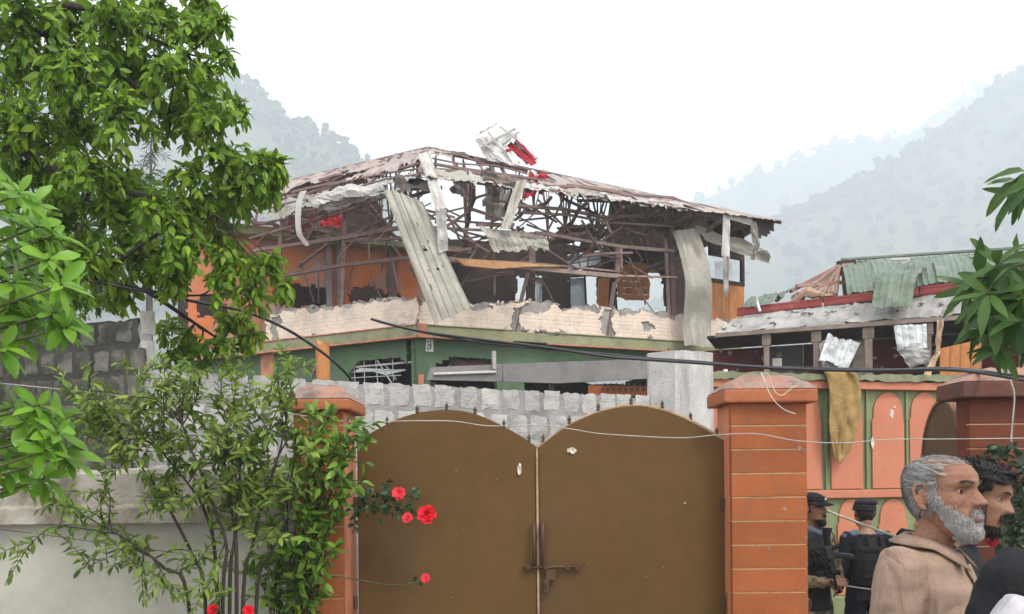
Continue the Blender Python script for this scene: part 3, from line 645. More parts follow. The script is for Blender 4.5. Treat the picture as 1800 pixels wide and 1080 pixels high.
# rubble along the parapet top and slab edge
g_ = random.Random(4)
for k in range(46):
    px = g_.choice([g_.uniform(480, 730), g_.uniform(850, 1250), g_.uniform(870, 1000)])
    pl = FL if px < 735 else FR
    if g_.random() < .55: c = pl.hit(px, 0, -.1); u = pl.uz(px, 540, -.1)[0]; zz_ = np.interp(u, [q[0] for q in (topL if pl is FL else topR)], [q[1] for q in (topL if pl is FL else topR)]); c = pl.at(u, zz_ + .015, -.12)
    else: u = pl.uz(px, 575)[0]; c = pl.at(u, zSl1 + .05, .03)
    mb = MB().sphere(c, g_.uniform(.03, .09), g_.uniform(.03, .07), g_.uniform(.02, .06), 6, 4)
    mb.v = [v + V(g_.uniform(-.02, .02), g_.uniform(-.02, .02), g_.uniform(-.015, .015)) for v in mb.v]
    mb.build('rubble_chunk', g_.choice([mGrey, mGrey, mBeige]), house)
# ---- upper storey inner walls
OW = Pl(P(330, 430, 18.6), P(760, 445, 20.6)); zo1 = OW.hit(600, 436).z
oh = [pxp(OW, [(480, 542), (482, 505), (500, 498), (528, 502), (552, 505), (576, 508), (578, 542)]), pxp(OW, [(606, 560), (612, 530), (618, 508), (640, 503), (662, 508), (676, 515), (700, 520), (720, 530), (720, 560)]),
      pxp(OW, [(345, 560), (350, 520), (395, 515), (400, 560)])]
wallpart('inner_wall', OW, [(0, z0), (OW.L, z0), (OW.L, zo1), (0, zo1)], oh, .12, .06, mOrW, 0, 12, .9)
MB().pbox(OW, 0, OW.L + .9, zo1 + .01, zo1 + .15, -.15, .5).build('lintel_slab', mOlive, house, bev=.01)
MB().pbox(OW, 0, OW.L * .62, zo1 + .155, zo1 + .26, -.1, .35).build('lintel_trim', mSalTrim, house, bev=.01)
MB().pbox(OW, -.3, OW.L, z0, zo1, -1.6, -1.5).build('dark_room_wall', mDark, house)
for px, wd, m_ in ((572, 10, mGrey), (590, 12, mGrey), (680, 14, mSteel), (440, 16, mOrW)):
    MB().pbox(OW, OW.uz(px, 480)[0], OW.uz(px + wd, 480)[0], z0, zo1 - .02, .122, .2).build('pier', m_, house, bev=.012)
for k in range(7):
    px = 500 + k * 30; MB().tube([OW.hit(px, 468 + g_.uniform(-10, 20), .3), OW.hit(px + g_.uniform(-15, 25), 515 + g_.uniform(-10, 20), .4)], .02, 6).build('broken_rod', mSteel, house)
DWl = Pl(P(700, 470, 20.9), P(1215, 470, 22.6)); zd1 = DWl.hit(900, 428).z
dh = [pxp(DWl, [(996, 482), (994, 448), (1058, 440), (1060, 470)]), pxp(DWl, [(1001, 548), (999, 488), (1050, 484), (1048, 548)]), pxp(DWl, [(903, 560), (907, 486), (925, 490), (925, 560)]), pxp(DWl, [(938, 560), (941, 484), (955, 484), (952, 560)]),
      pxp(DWl, [(1076, 560), (1084, 528), (1084, 478), (1100, 464), (1130, 460), (1150, 468), (1164, 490), (1170, 560)])]
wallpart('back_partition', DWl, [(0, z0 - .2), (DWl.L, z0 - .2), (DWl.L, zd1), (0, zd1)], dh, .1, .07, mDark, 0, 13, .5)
# broken wooden panel still standing in the big opening
wp = pxp(DWl, [(1086, 522), (1083, 482), (1098, 466), (1130, 462), (1141, 470), (1138, 486), (1143, 500), (1140, 526), (1120, 529), (1100, 527)], .25)
nb = 6; um0, um1 = min(q[0] for q in wp), max(q[0] for q in wp); zm0, zm1 = min(q[1] for q in wp), max(q[1] for q in wp)
for k in range(nb):
    za, zb_ = lerp(zm0, zm1, k / nb), lerp(zm0, zm1, (k + 1) / nb) - .006
    mb = ragged(DWl, [wp], [[(um0 - 1, zm0 - 1), (um1 + 1, zm0 - 1), (um1 + 1, za), (um0 - 1, za)], [(um0 - 1, zb_), (um1 + 1, zb_), (um1 + 1, zm1 + 1), (um0 - 1, zm1 + 1)]], .03, .014, off=.23 + .004 * (k % 2), seed=20, rag=.3)
    if mb.f: mb.build('board', mWoodB, house)
wf = pxp(DWl, [(1048, 548), (1052, 490), (1072, 486), (1068, 548)], .2)
MB().prism(DWl, wf, .17, .2).build('board', mWoodB, house)
mb = MB(); arcp = [DWl.hit(x, y, .15) for x, y in ((1128, 462), (1150, 466), (1163, 482), (1172, 510), (1178, 552))]
mb.tube(smooth_pts(arcp, 4), .06, 6).build('arch_frame', mDark, house)
# opaque window panes, the pale sky beyond put into their colour
mPane = M('sky_pale_pane', (.55, .62, .68), (.48, .56, .62), 1, rough=.12, bump=0, spec=.6)
for q in ([(996, 474), (994, 450), (1058, 442), (1059, 464)], [(1003, 545), (1001, 490), (1028, 488), (1030, 545)], [(941, 545), (942, 488), (953, 488), (951, 545)]):
    MB().prism(DWl, pxp(DWl, q, -.05)[::-1], -.06, -.05).build('pane', mPane, house)
for q in ((996, 446, 1060, 438), (994, 476, 1060, 466), (995, 446, 996, 478), (1059, 438, 1060, 470), (1001, 488, 1001, 548), (1000, 487, 1050, 483), (1028, 487, 1031, 548), (906, 488, 903, 550), (926, 488, 926, 550), (940, 486, 938, 550), (955, 485, 953, 550)):
    MB().tube([DWl.hit(q[0], q[1], .02), DWl.hit(q[2], q[3], .02)], .035, 4).build('window_frame', mDark, house)
# open end: varnished boards under a dark framed window
EW = Pl(P(1248, 480, 19.2), P(1308, 480, 19.75))
u0, u1 = 0, EW.L; zE = EW.hit(1280, 500).z; zEt = EW.hit(1280, 452).z; zEtop = EW.hit(1280, 395).z; zEb = EW.hit(1280, 575).z
for k in range(9):
    a, b = lerp(u0, u1, k / 9), lerp(u0, u1, (k + 1) / 9) - .004
    MB().pbox(EW, a, b, zEb + g_.uniform(-.02, .03), zE - g_.uniform(0, .015), -.03, .004 * (k % 2)).build('board', mWoodB, house)
for a, b, c, d in ((0, u1, zE, zE + .09), (0, u1, zEt - .02, zEt + .1), (u1 - .09, u1, zE + .092, zEt - .022), (0, u1, zEt + .102, zEtop)):
    MB().pbox(EW, a, b, c, d, -.06, .02).build('window_frame', mDark, house)
mGlassB = M('sky_tinted_glass', (.6, .66, .7), (.5, .56, .6), 2, rough=.08, bump=0, spec=.8)
ragged(EW, [pxp(EW, [(1258, 505), (1258, 460), (1288, 462), (1290, 478), (1294, 482), (1296, 497)])], [], .008, .03, off=-.03, seed=31).build('pane', mGlassB, house)
# ---- steel frame of the upper storey: every member listed where it stands
_mg = random.Random(5)
def mem(name, pts, w_=.035, mat=None, n=4, par=None):
    w_ *= _mg.uniform(.65, 1.35); return MB().tube(pts, w_, n).build(name, mat or mSteel, par or house)
def fr(*p, o=-.1): return [FR.hit(x, y, o) for x, y in p]
def fl(*p, o=-.1): return [FL.hit(x, y, o) for x, y in p]
for pts, w_ in (([(603, 600), (600, 548), (604, 470), (606, 372)], .055), ([(490, 560), (492, 440), (500, 350)], .05), ([(548, 662), (575, 600), (600, 535)], .035)):
    mem('post', fl(*pts), w_)
for pts, w_ in (([(1065, 592), (1080, 500), (1090, 486)], .05), ([(903, 590), (918, 520), (931, 470)], .05), ([(1184, 556), (1182, 470), (1181, 385)], .06), ([(736, 590), (734, 540), (733, 520)], .07), ([(1085, 486), (1086, 430)], .075), ([(1176, 560), (1170, 420)], .04), ([(935, 480), (936, 410)], .09)):
    mem('post', fr(*pts), w_)
for pts, w_ in (([(735, 452), (850, 462), (931, 472), (1085, 486)], .05), ([(1085, 485), (1190, 488)], .04), ([(940, 410), (960, 412), (1090, 434), (1185, 442)], .05), ([(800, 457), (930, 462), (1090, 478)], .03),
                ([(910, 362), (990, 368), (1060, 382), (1180, 378)], .04), ([(910, 374), (1000, 378), (1068, 391), (1180, 398)], .03), ([(760, 400), (900, 408), (950, 414)], .05), ([(1060, 380), (1075, 412)], .045), ([(1092, 434), (1093, 478)], .04)):
    mem('rail', fr(*pts, o=-.05), w_, mRail)
for pts, w_ in (([(440, 442), (520, 430), (610, 418), (735, 395)], .04), ([(500, 485), (606, 466), (735, 452)], .04), ([(430, 400), (500, 385), (606, 372)], .04), ([(438, 420), (606, 372), (735, 325)], .03), ([(606, 418), (690, 380)], .035), ([(525, 468), (575, 430)], .035), ([(606, 414), (735, 398)], .03), ([(650, 468), (648, 420), (662, 380)], .03), ([(606, 425), (735, 418)], .03)):
    mem('rail', fl(*pts, o=-.05), w_)
split = pxp(FR, [(800, 457), (860, 459), (925, 464), (985, 470), (930, 470), (870, 474), (815, 468)], 0)
MB().prism(FR, split[::-1], -.02, .06).build('split_beam', M('raw_split_wood', (.6, .34, .17), (.45, .24, .12), 8, bump=.5, streak=1), house)
for pts in (((930, 470), (960, 505), (985, 560)), ((1105, 488), (1180, 592)), ((690, 460), (700, 505)), ((820, 495), (900, 482), (960, 500)), ((860, 480), (905, 478)), ((1120, 400), (1128, 428)), ((1150, 425), (1184, 440)), ((1010, 430), (1020, 470))):
    mem('bent_rod', [q for q in smooth_pts(fr(*pts, o=-.4), 4)], .018)
# fallen wooden stub and canopy beam in front of the house
stub = thing('wooden_post', P(568, 665, 11.0), 'short split wooden post leaning behind the pale block wall', 'post')
mb = MB(); a, b = P(571, 790, 11), P(566, 602, 11)
for i in range(9):
    t_ = i / 8; c = lerp(a, b, t_)
    for k in range(10):
        th = 2 * math.pi * k / 10; r_ = .105 * (1 + .1 * math.sin(k * 2.1) + .05 * g_.uniform(-1, 1)) * (1 - .1 * t_); mb.v.append(c + V(math.cos(th) * r_, math.sin(th) * r_, (g_.uniform(-.06, .06) if i == 8 else 0)))
for i in range(8):
    for k in range(10): mb.f.append((i * 10 + k, i * 10 + (k + 1) % 10, (i + 1) * 10 + (k + 1) % 10, (i + 1) * 10 + k))
mb.f.append(tuple(80 + k for k in range(10))); mb.build('timber', mWoodB, stub)
mb = MB().tube([a + V(0, 0, -1.6), a], .08, 8).build('buried_end', mWoodB, stub)
CB = Pl(P(750, 650, 10.2), P(1175, 650, 11.0))
cano = thing('fallen_canopy', CB.at(CB.L / 2, YARD, 0), 'grey steel canopy fascia lying level behind the pale block wall', 'canopy')
mCan = M('grey_fascia_paint', (.2, .19, .185), (.15, .143, .14), 2, rough=.6, bump=.12, stain=(.1, .095, .09), samt=.4, streak=3)
MB().prism(CB, pxp(CB, [(750, 668), (757, 646), (885, 640), (1172, 630), (1172, 664), (980, 674), (885, 671)])[::1], -.05, 0).build('fascia', mCan, cano)
MB().prism(CB, pxp(CB, [(884, 641), (890, 640), (890, 672), (884, 671)]), 0, .02).build('joint_cover', mCan, cano)
MB().tube([CB.hit(762, 658, .02), CB.hit(872, 654, .02)], .02, 6).build('rail', mTinW, cano)
MB().pbox(CB, CB.uz(865, 640)[0], CB.uz(871, 640)[0], CB.uz(868, 650)[1], CB.uz(868, 618)[1], -.02, .04).build('bracket', mTinW, cano)
for px in (760, 970, 1165):
    u = CB.uz(px, 650)[0]; MB().pbox(CB, u, u + .06, YARD, CB.uz(px, 655)[1], -.16, -.1).build('leg', mNail, cano)
MB().pbox(CB, CB.uz(1055, 670)[0], CB.uz(1172, 670)[0], CB.uz(1110, 690)[1], CB.uz(1110, 672)[1], -.5, -.46).build('apron', mOr, cano)
for k in range(11):
    px = 1058 + k * 10.5; MB().tube([CB.hit(px, 688, -.42), CB.hit(px + 5, 674, -.42), CB.hit(px + 10.5, 688, -.42)], .012, 4).build('lattice_bar', mDark, cano)
# ---- roof: hip with torn sheets
K0 = P(738, 306, 15.4); ze = K0.z
def lvl(px, py): d = ray(px, py); Y = (ze - CZ) / d.z; return P(px, py, Y)
KR, KL = lvl(1360, 389), lvl(330, 392)
Q0, Q1 = P(752, 262, 18.6), P(1185, 356, 20.9); Q1.z = lerp(Q0.z, Q1.z, .9); QL = P(520, 318, 19.2)
roof = put('roof', mesh('roof', *(lambda m_: (m_.v, m_.f))(MB().tube([K0, Q0], .06, 4).tube([Q0, Q1], .06, 4).tube([Q1, KR], .06, 4).tube([Q0, QL], .06, 4).tube([KL, QL], .06, 4)), mSteel), house)
def slopeR(s, t_): return lerp(lerp(K0, KR, s), lerp(Q0, Q1, s), t_)
def slopeL(s, t_): return lerp(lerp(K0, KL, s), lerp(Q0, QL, s), t_)
def bent(a, b, n, amp, seed):
    g2 = random.Random(seed); out = [lerp(a, b, i / n) for i in range(n + 1)]
    for i in range(1, n): out[i] = out[i] + V(g2.uniform(-amp, amp), g2.uniform(-amp, amp), g2.uniform(-amp, amp))
    return out
g_ = random.Random(12)
for k in range(12):
    s = k / 11
    mem('rafter', bent(slopeR(s, 0) - V(0, 0, .07), slopeR(s, 1) - V(0, 0, .07), 4, .05, k), .032, par=roof)
for k in range(1, 9):
    s = k / 9
    mem('rafter', bent(slopeL(s, 0) - V(0, 0, .07), slopeL(s, 1) - V(0, 0, .07), 4, .05, 40 + k), .032, par=roof)
for t_ in (0.0, .2, .42, .64, .86):
    mem('purlin', bent(slopeR(0, t_), slopeR(1, t_), 9, .06 + .05 * (t_ < .5), int(t_ * 100)), .03, par=roof)
    mem('purlin', bent(slopeL(0, t_), slopeL(1, t_), 8, .06, 7 + int(t_ * 100)), .03, par=roof)
# trusses hanging under the slopes
def truss(pa, pb, drop, seed, name='truss_bar'):
    g2 = random.Random(seed); q0 = pa - V(0, 0, .12); q1 = pb - V(0, 0, drop); base = [lerp(q0, q1, i / 6) + V(g2.uniform(-.05, .05), g2.uniform(-.05, .05), g2.uniform(-.07, .05)) for i in range(7)]
    base[0] = q0; mem(name, base, .042, par=roof); n_ = 5
    for i in range(1, n_ + 1):
        up_ = lerp(pa, pb, i / n_) - V(0, 0, .08); dn = base[i] if i % 2 else base[min(6, i + 1)]
        if g2.random() < .85: mem(name, bent(up_, dn, 2, .025, seed * 31 + i), .024, par=roof)
        if g2.random() < .6: mem(name, bent(lerp(pa, pb, (i - .6) / n_) - V(0, 0, .08), dn, 2, .025, seed * 57 + i), .022, par=roof)
for k in range(10):
    s = .03 + k * .1; truss(slopeR(s, 0), slopeR(s, 1), 1.7 + .5 * math.sin(k * 1.7), 100 + k)
for k in range(5):
    s = .06 + k * .17; truss(slopeL(s, 0), slopeL(s, 1), 1.6 + .4 * math.sin(k * 2.3), 200 + k)
for k in range(70):          # loose bars tangled in the roof space
    s = g_.uniform(.0, .62); a = slopeR(s, g_.uniform(.05, .6)) - V(0, 0, g_.uniform(.25, 1.5)); L_ = g_.uniform(.5, 1.9)
    d_ = V(g_.uniform(-1, 1), g_.uniform(-.3, .4), g_.uniform(-.6, .12)).normalized()
    mem('loose_bar', bent(a, a + d_ * L_, 2, .03, 300 + k), g_.uniform(.016, .036), par=roof)
for k in range(18):
    s = g_.uniform(.05, .7); a = slopeL(s, g_.uniform(.05, .6)) - V(0, 0, g_.uniform(.25, 1.3)); L_ = g_.uniform(.5, 1.6)
    mem('loose_bar', bent(a, a + V(g_.uniform(-1, 1), g_.uniform(-.3, .4), g_.uniform(-.5, .1)).normalized() * L_, 2, .03, 400 + k), g_.uniform(.014, .026), par=roof)
def sheet(name, c00, c10, c01, c11, mat, par, nu=None, nv=10, pitch=.16, amp=.018, curl=None, rag0=0., rag1=0., seed=1, holes=(), buckle=.03, double=True):
    """Corrugated sheet between four corners: ridges run from the 0-row to the 1-row; torn ends, buckles and shrapnel holes."""
    g2 = random.Random(seed); W = max((c10 - c00).length, (c11 - c01).length); nu = nu or max(12, min(260, int(W / pitch * 6)))
    nrm = (c10 - c00).cross(c01 - c00).normalized(); mb = MB(); ph = g2.uniform(0, 9)
    e0 = [g2.uniform(0, 1) for _ in range(nu + 1)]; e1 = [g2.uniform(0, 1) for _ in range(nu + 1)]
    for i in range(nu + 1):
        u = i / nu; k0 = rag0 * (.6 * abs(mnoise.noise(V(u * 6 + ph, 0, seed))) * 2 + .25 * e0[i]); k1 = rag1 * (.6 * abs(mnoise.noise(V(u * 6 + ph, 3, seed))) * 2 + .25 * e1[i])
        for j in range(nv + 1):
            v = k0 + (1 - k0 - k1) * j / nv
            p = lerp(lerp(c00, c10, u), lerp(c01, c11, u), v)
            x = (u * W / pitch) % 1.0; rib = amp * (max(0, math.cos(2 * math.pi * x)) ** 1.5)
            n_ = mnoise.noise(V(u * 2.5 + ph, v * 3.1, seed)) * buckle * 2 + mnoise.noise(V(u * 7 + ph, v * 8, seed * 2.)) * buckle * .5
            p = p + nrm * (rib + n_)
            if curl: p = p + curl(u, v)
            mb.v.append(p)
    for i in range(nu):
        for j in range(nv):
            cu, cv = (i + .5) / nu, (j + .5) / nv
            if any((cu - h[0]) ** 2 / h[2] ** 2 + (cv - h[1]) ** 2 / h[3] ** 2 < 1 for h in holes): continue
            a = i * (nv + 1) + j; mb.f.append((a, a + nv + 1, a + nv + 2, a + 1))
    o = mb.build(name, mat, par)
    m_ = o.modifiers.new('t', 'SOLIDIFY'); m_.thickness = .006; return o
# right slope: whole sheets towards the far end, torn ones near the corner
n_s = 12
for k in range(n_s):
    s0, s1 = k / n_s, (k + 1.04) / n_s
    if k >= 5: t0, t1 = (-.06, 1.0)
    elif k in (4,): t0, t1 = (-.02, .4)
    elif k in (0,): t0, t1 = (.72, 1.02)
    elif k in (1, 3): t0, t1 = (.88, 1.0)
    else: continue
    lift = V(0, 0, .03 + .004 * (k % 2)); m_ = mTinP if k not in (3, 1) else mTinD
    sheet('roof_sheet', slopeR(s0, t0) + lift, slopeR(s1, t0) + lift, slopeR(s0, t1) + lift, slopeR(s1, t1) + lift, m_, roof, seed=60 + k, rag0=.10 if k < 6 else .02, nv=14, buckle=.05 if k < 6 else .025)
# eave strip: torn pale edge of the lower sheets from the corner along the face
for k in range(6):
    s0, s1 = k / 6 * .72, (k + 1.02) / 6 * .72; d_ = FR.n * .12 + V(0, 0, .02)
    sheet('eave_strip', slopeR(s0, -.03) + d_ - V(0, 0, .09 + .03 * (k % 2)), slopeR(s1, -.03) + d_ - V(0, 0, .08), slopeR(s0, .12) + V(0, 0, .05), slopeR(s1, .12) + V(0, 0, .05), mTinW if k % 3 else mTin, roof, seed=80 + k, rag0=.4, rag1=.1, nv=6, buckle=.06)
n_s = 9
for k in range(n_s):
    s0, s1 = k / n_s, (k + 1.04) / n_s
    t0, t1 = [(.35, 1.02), (.25, 1.0), (.2, .9), (.55, 1.), (.8, 1.), (.55, 1), (.3, 1), (0, 1), (0, 1)][k]; lift = V(0, 0, .03 + .004 * (k % 2))
    sheet('roof_sheet', slopeL(s1, t0) + lift, slopeL(s0, t0) + lift, slopeL(s1, t1) + lift, slopeL(s0, t1) + lift, mTinP, roof, seed=120 + k, rag0=.3, nv=12, buckle=.05)
for k in range(5):
    s0, s1 = k / 5 * .62, (k + 1.03) / 5 * .62; dz = V(0, 0, -.10 - .06 * k)
    sheet('eave_strip', slopeL(s1, -.02) + dz + FL.n * .1, slopeL(s0, -.02) + dz + FL.n * .1, slopeL(s1, .1) - V(0, 0, .02), slopeL(s0, .1) - V(0, 0, .02), mTinW if k < 3 else mTin, roof, seed=140 + k, rag0=.3, nv=6, buckle=.05)
# far slope so that the roof is a solid from the other side too
bkR, bkL = KR + V(-1.2, 4.6, 0), KL + V(1.0, 5.0, 0)
sheet('roof_sheet', Q1, lerp(Q0, Q1, .72), bkR, lerp(bkL, bkR, .8), mTinP, roof, seed=170, nv=10)
sheet('roof_sheet', KR, Q1, KR + V(-.6, 2.3, 0), lerp(Q1, bkR, .5), mTinP, roof, seed=171, nv=10, pitch=.3)
sheet('roof_sheet', lerp(Q0, QL, 0.5), QL, lerp(bkL, bkR, .3), bkL, mTinP, roof, seed=172, nv=10)
MB().tube([slopeR(1, -.06), slopeR(1, .3)], .05, 4).build('barge_board', mDark, roof)
mb = ragged(Pl(KR + V(-.5, -.1, 0), KR + V(.03, .1, 0)), [[(0, ze - .42), (.35, ze - .36), (.52, ze - .2), (.55, ze), (0, ze)]], [], .04, .06, seed=9); mb.build('gable_board', mDark, roof)
# ---- sheets hanging from the eave
def hang(name, q, mat, seed, **kw):           # q: px corners top-a, top-b, bottom-a, bottom-b with depth
    c = [P(*p) for p in q]; return sheet(name, c[0], c[1], c[2], c[3], mat, roof, seed=seed, **kw)
hang('hanging_sheet', [(672, 326, 15.15), (742, 352, 15.2), (764, 570, 14.95), (828, 540, 15.1)], mTin, 500, pitch=.155, amp=.022, nv=44, rag0=.05, rag1=.0, buckle=.03,
     holes=[(.55, .25, .035, .012), (.47, .46, .05, .018), (.6, .62, .02, .012), (.75, .60, .025, .014), (.35, .62, .022, .01), (.25, .75, .018, .012), (.8, .75, .02, .01), (.15, .9, .03, .012), (.5, .82, .018, .01), (.66, .4, .018, .008)])
hang('hanging_sheet', [(1184, 406, 18.0), (1226, 402, 18.15), (1210, 608, 17.7), (1259, 612, 17.85)], mTin, 501, pitch=.4, amp=.03, nv=30, rag1=.02, buckle=.05, curl=lambda u, v: FR.n * (.12 * math.sin(v * 5.2)) + FR.d * (.08 * math.sin(v * 3.1)), holes=[(.45, .37, .03, .012)])
hang('hanging_sheet', [(1219, 398, 18.3), (1243, 424, 18.25), (1345, 436, 18.6), (1360, 466, 18.6)], mTin, 502, pitch=.25, amp=.02, nv=20, rag1=.05, buckle=.06)
hang('hanging_sheet', [(842, 398, 15.6), (962, 418, 15.9), (872, 446, 15.45), (966, 442, 15.8)], mTin, 503, pitch=.14, amp=.02, nv=10, rag1=.35, buckle=.05)
hang('hanging_strip', [(736, 270, 15.6), (756, 268, 15.7), (768, 372, 15.0), (784, 368, 15.1)], mTinW, 504, pitch=.5, nv=14, buckle=.03)
hang('hanging_strip', [(766, 368, 15.0), (783, 366, 15.1), (772, 446, 15.1), (788, 440, 15.2)], mTinW, 505, pitch=.5, nv=14, buckle=.03)
hang('hanging_strip', [(908, 318, 15.7), (926, 316, 15.8), (880, 402, 15.4), (897, 404, 15.5)], mTin, 506, pitch=.4, nv=14, buckle=.02)
hang('hanging_strip', [(1271, 372, 17.9), (1283, 374, 17.95), (1270, 450, 17.9), (1283, 452, 17.9)], mTinW, 507, pitch=.6, nv=10, buckle=.02)
hang('hanging_strip', [(1271, 450, 17.9), (1283, 452, 17.9), (1273, 524, 18.1), (1279, 524, 18.1)], mTinW, 508, pitch=.6, nv=10, buckle=.03, rag1=.15)
hang('hanging_strip', [(1276, 372, 17.95), (1278, 384, 17.9), (1322, 384, 18.2), (1320, 396, 18.2)], mTinW, 509, pitch=.6, nv=8, buckle=.02)
hang('hanging_strip', [(1318, 388, 18.2), (1329, 390, 18.25), (1324, 428, 18.3), (1336, 430, 18.3)], mTin, 510, pitch=.6, nv=10, buckle=.02)
hang('hanging_strip', [(1328, 428, 18.3), (1336, 430, 18.3), (1319, 456, 18.4), (1326, 458, 18.4)], mTin, 511, pitch=.6, nv=10, buckle=.02)
st = smooth_pts([P(x, y, 15.9) for x, y in ((534, 336), (527, 352), (524, 380), (526, 410), (535, 424), (541, 432))], 5); mb = MB()
for i, p in enumerate(st):
    w_ = .075 * (1 - .4 * i / len(st)); mb.v += [p + V(-w_, .03, 0), p + V(w_, -.02, 0)]
mb.f = [(2 * i, 2 * i + 1, 2 * i + 3, 2 * i + 2) for i in range(len(st) - 1)]; o = mb.build('hanging_strip', mTinW, roof); o.modifiers.new('t', 'SOLIDIFY').thickness = .008
hang('hanging_sheet', [(536, 342, 16.2), (680, 322, 15.7), (548, 358, 15.9), (676, 342, 15.5)], mTinW, 512, pitch=.3, nv=8, rag1=.2, buckle=.08)
hang('hanging_sheet', [(560, 366, 16.0), (676, 332, 15.6), (580, 372, 15.8), (680, 348, 15.5)], mTinD, 513, pitch=.3, nv=8, rag1=.2, buckle=.06)
hang('hanging_sheet', [(690, 310, 15.6), (770, 318, 15.6), (700, 332, 15.3), (760, 345, 15.4)], mTinD, 514, pitch=.3, nv=8, rag1=.3, buckle=.1)
hang('hanging_sheet', [(845, 300, 15.9), (925, 318, 16.1), (850, 326, 15.8), (915, 340, 16.0)], mTinD, 515, pitch=.3, nv=8, rag1=.3, buckle=.1)
for k in range(7):
    g2 = random.Random(600 + k); px, py = g2.uniform(1000, 1160), g2.uniform(395, 432); d_ = g2.uniform(18, 19.5); a = P(px, py, d_)
    ax = V(g2.uniform(-1, 1), g2.uniform(-.5, .5), g2.uniform(-.4, .4)).normalized() * g2.uniform(.4, .9); b = V(g2.uniform(-.3, .3), g2.uniform(-.4, .4), g2.uniform(.15, .4))
    sheet('crumpled_sheet', a, a + ax, a + b, a + ax + b, g2.choice([mTinD, mTin, mTinP]), roof, seed=600 + k, nv=6, buckle=.12, rag1=.3)
for k in range(5):
    g2 = random.Random(700 + k); a = P(g2.uniform(790, 870), g2.uniform(330, 400), g2.uniform(16.5, 18.5)); ax = V(g2.uniform(.1, .5), g2.uniform(-.5, .5), g2.uniform(-.2, .2)); b = V(g2.uniform(-.2, .2), .2, g2.uniform(.4, .9))
    sheet('crumpled_sheet', a, a + ax, a + b, a + ax + b, g2.choice([mTinD, mTin, mSteel]), roof, seed=700 + k, nv=6, buckle=.1, rag1=.3)
# crumpled white and red sheet metal thrown onto the ridge
crown = thing('crumpled_panel', P(890, 285, 19.0), 'crumpled white and red tin panel jutting up from the roof ridge', 'panel')
def cr(name, q, mat, seed, **kw): c = [P(*p) for p in q]; return sheet(name, c[0], c[1], c[2], c[3], mat, crown, seed=seed, **kw)
cr('white_sheet', [(835, 244, 18.9), (880, 270, 18.7), (897, 208, 19.1), (911, 226, 18.8)], mWhiteT, 801, pitch=.9, amp=.03, nv=12, buckle=.06, rag0=.08)
cr('white_sheet', [(836, 240, 19.0), (850, 232, 19.0), (886, 212, 19.2), (903, 207, 19.2)], mTinW, 802, pitch=.3, nv=8, buckle=.05, rag1=.1)
cr('white_sheet', [(834, 246, 18.9), (868, 238, 18.8), (860, 286, 18.6), (908, 292, 18.5)], mTinW, 807, pitch=.6, nv=10, buckle=.08, rag1=.15)
for a, b in (((846, 258), (906, 226)), ((862, 268), (912, 232)), ((858, 232), (884, 268)), ((878, 222), (906, 244)), ((838, 246), (880, 272))):
    MB().tube([P(*a, 18.72), P(*b, 18.68)], .028, 4).build('stiffener', mTinW, crown)
cr('red_frame', [(890, 256, 18.9), (898, 250, 18.9), (934, 292, 18.6), (944, 286, 18.6)], mRed, 803, pitch=2, amp=.01, nv=8, buckle=.03)
cr('dark_sheet', [(896, 262, 19.0), (908, 244, 19.0), (926, 290, 18.9), (938, 276, 18.8)], mTinD, 804, pitch=2, amp=.01, nv=8, buckle=.05)
for a, b, m_ in (((906, 240), (944, 278), mWhiteT), ((888, 258), (912, 286), mWhiteT), ((942, 272), (948, 300), mWhiteT), ((908, 244), (940, 282), mRed), ((884, 268), (900, 262), mRed)):
    MB().tube([P(*a, 18.75), P(*b, 18.65)], .04, 4).build('frame_bar', m_, crown)
cr('red_sheet', [(930, 304, 17.8), (962, 306, 17.8), (918, 352, 17.6), (956, 342, 17.7)], mRed, 805, pitch=.5, nv=8, buckle=.12, rag1=.25)
cr('white_sheet', [(928, 300, 17.85), (945, 302, 17.85), (926, 318, 17.7), (938, 322, 17.7)], mWhiteT, 806, pitch=.5, nv=6, buckle=.06)
red2 = thing('red_tin_scrap', P(580, 390, 18.2), 'crumpled red tin sheet lodged inside the broken roof space', 'scrap')
for k, q in enumerate(([(545, 380, 18.4), (600, 372, 18.2), (550, 402, 18.2), (602, 400, 18.0)], [(500, 385, 18.8), (560, 380, 18.6), (505, 410, 18.6), (560, 405, 18.4)])):
    c = [P(*p) for p in q]; sheet('red_sheet', c[0], c[1], c[2], c[3], mRed if k == 0 else M('brick_red_tin', (.22, .05, .04), bump=.2), red2, seed=900 + k, nv=8, buckle=.12, rag1=.2)
# ================================================================ SALMON ARCADED WALL
mSal = M('salmon_paint', (.46, .18, .108), (.41, .155, .09), 1.5, rough=.7, bump=.12, stain=(.4, .16, .1), sscale=2, samt=.3, streak=3, fine=.05)
mSalG = M('sage_green_paint', (.20, .235, .12), (.165, .195, .10), 2, rough=.75, bump=.15, stain=(.12, .125, .08), samt=.35, streak=3)
mChip = M('bare_plaster_chip', (.6, .56, .5), (.45, .4, .35), 9, bump=.5)
SW = Pl(P(1236, 700, 8.5), P(1790, 700, 9.35))
root = thing('arcaded_wall', SW.at(SW.L / 2, YARD, 0), 'salmon and sage green wall with two rows of blind arches behind the gateway', 'wall')
zTop = SW.hit(1350, 657).z; zLed = SW.hit(1500, 672).z; zBand = SW.hit(1500, 686).z; zS1 = SW.hit(1520, 861).z; zS0 = SW.hit(1520, 875).z; zPl = SW.hit(1500, 1046).z
MB().pbox(SW, 0, SW.L, YARD, zTop - .02, -.25, 0).build('wall_body', mSalG, root)
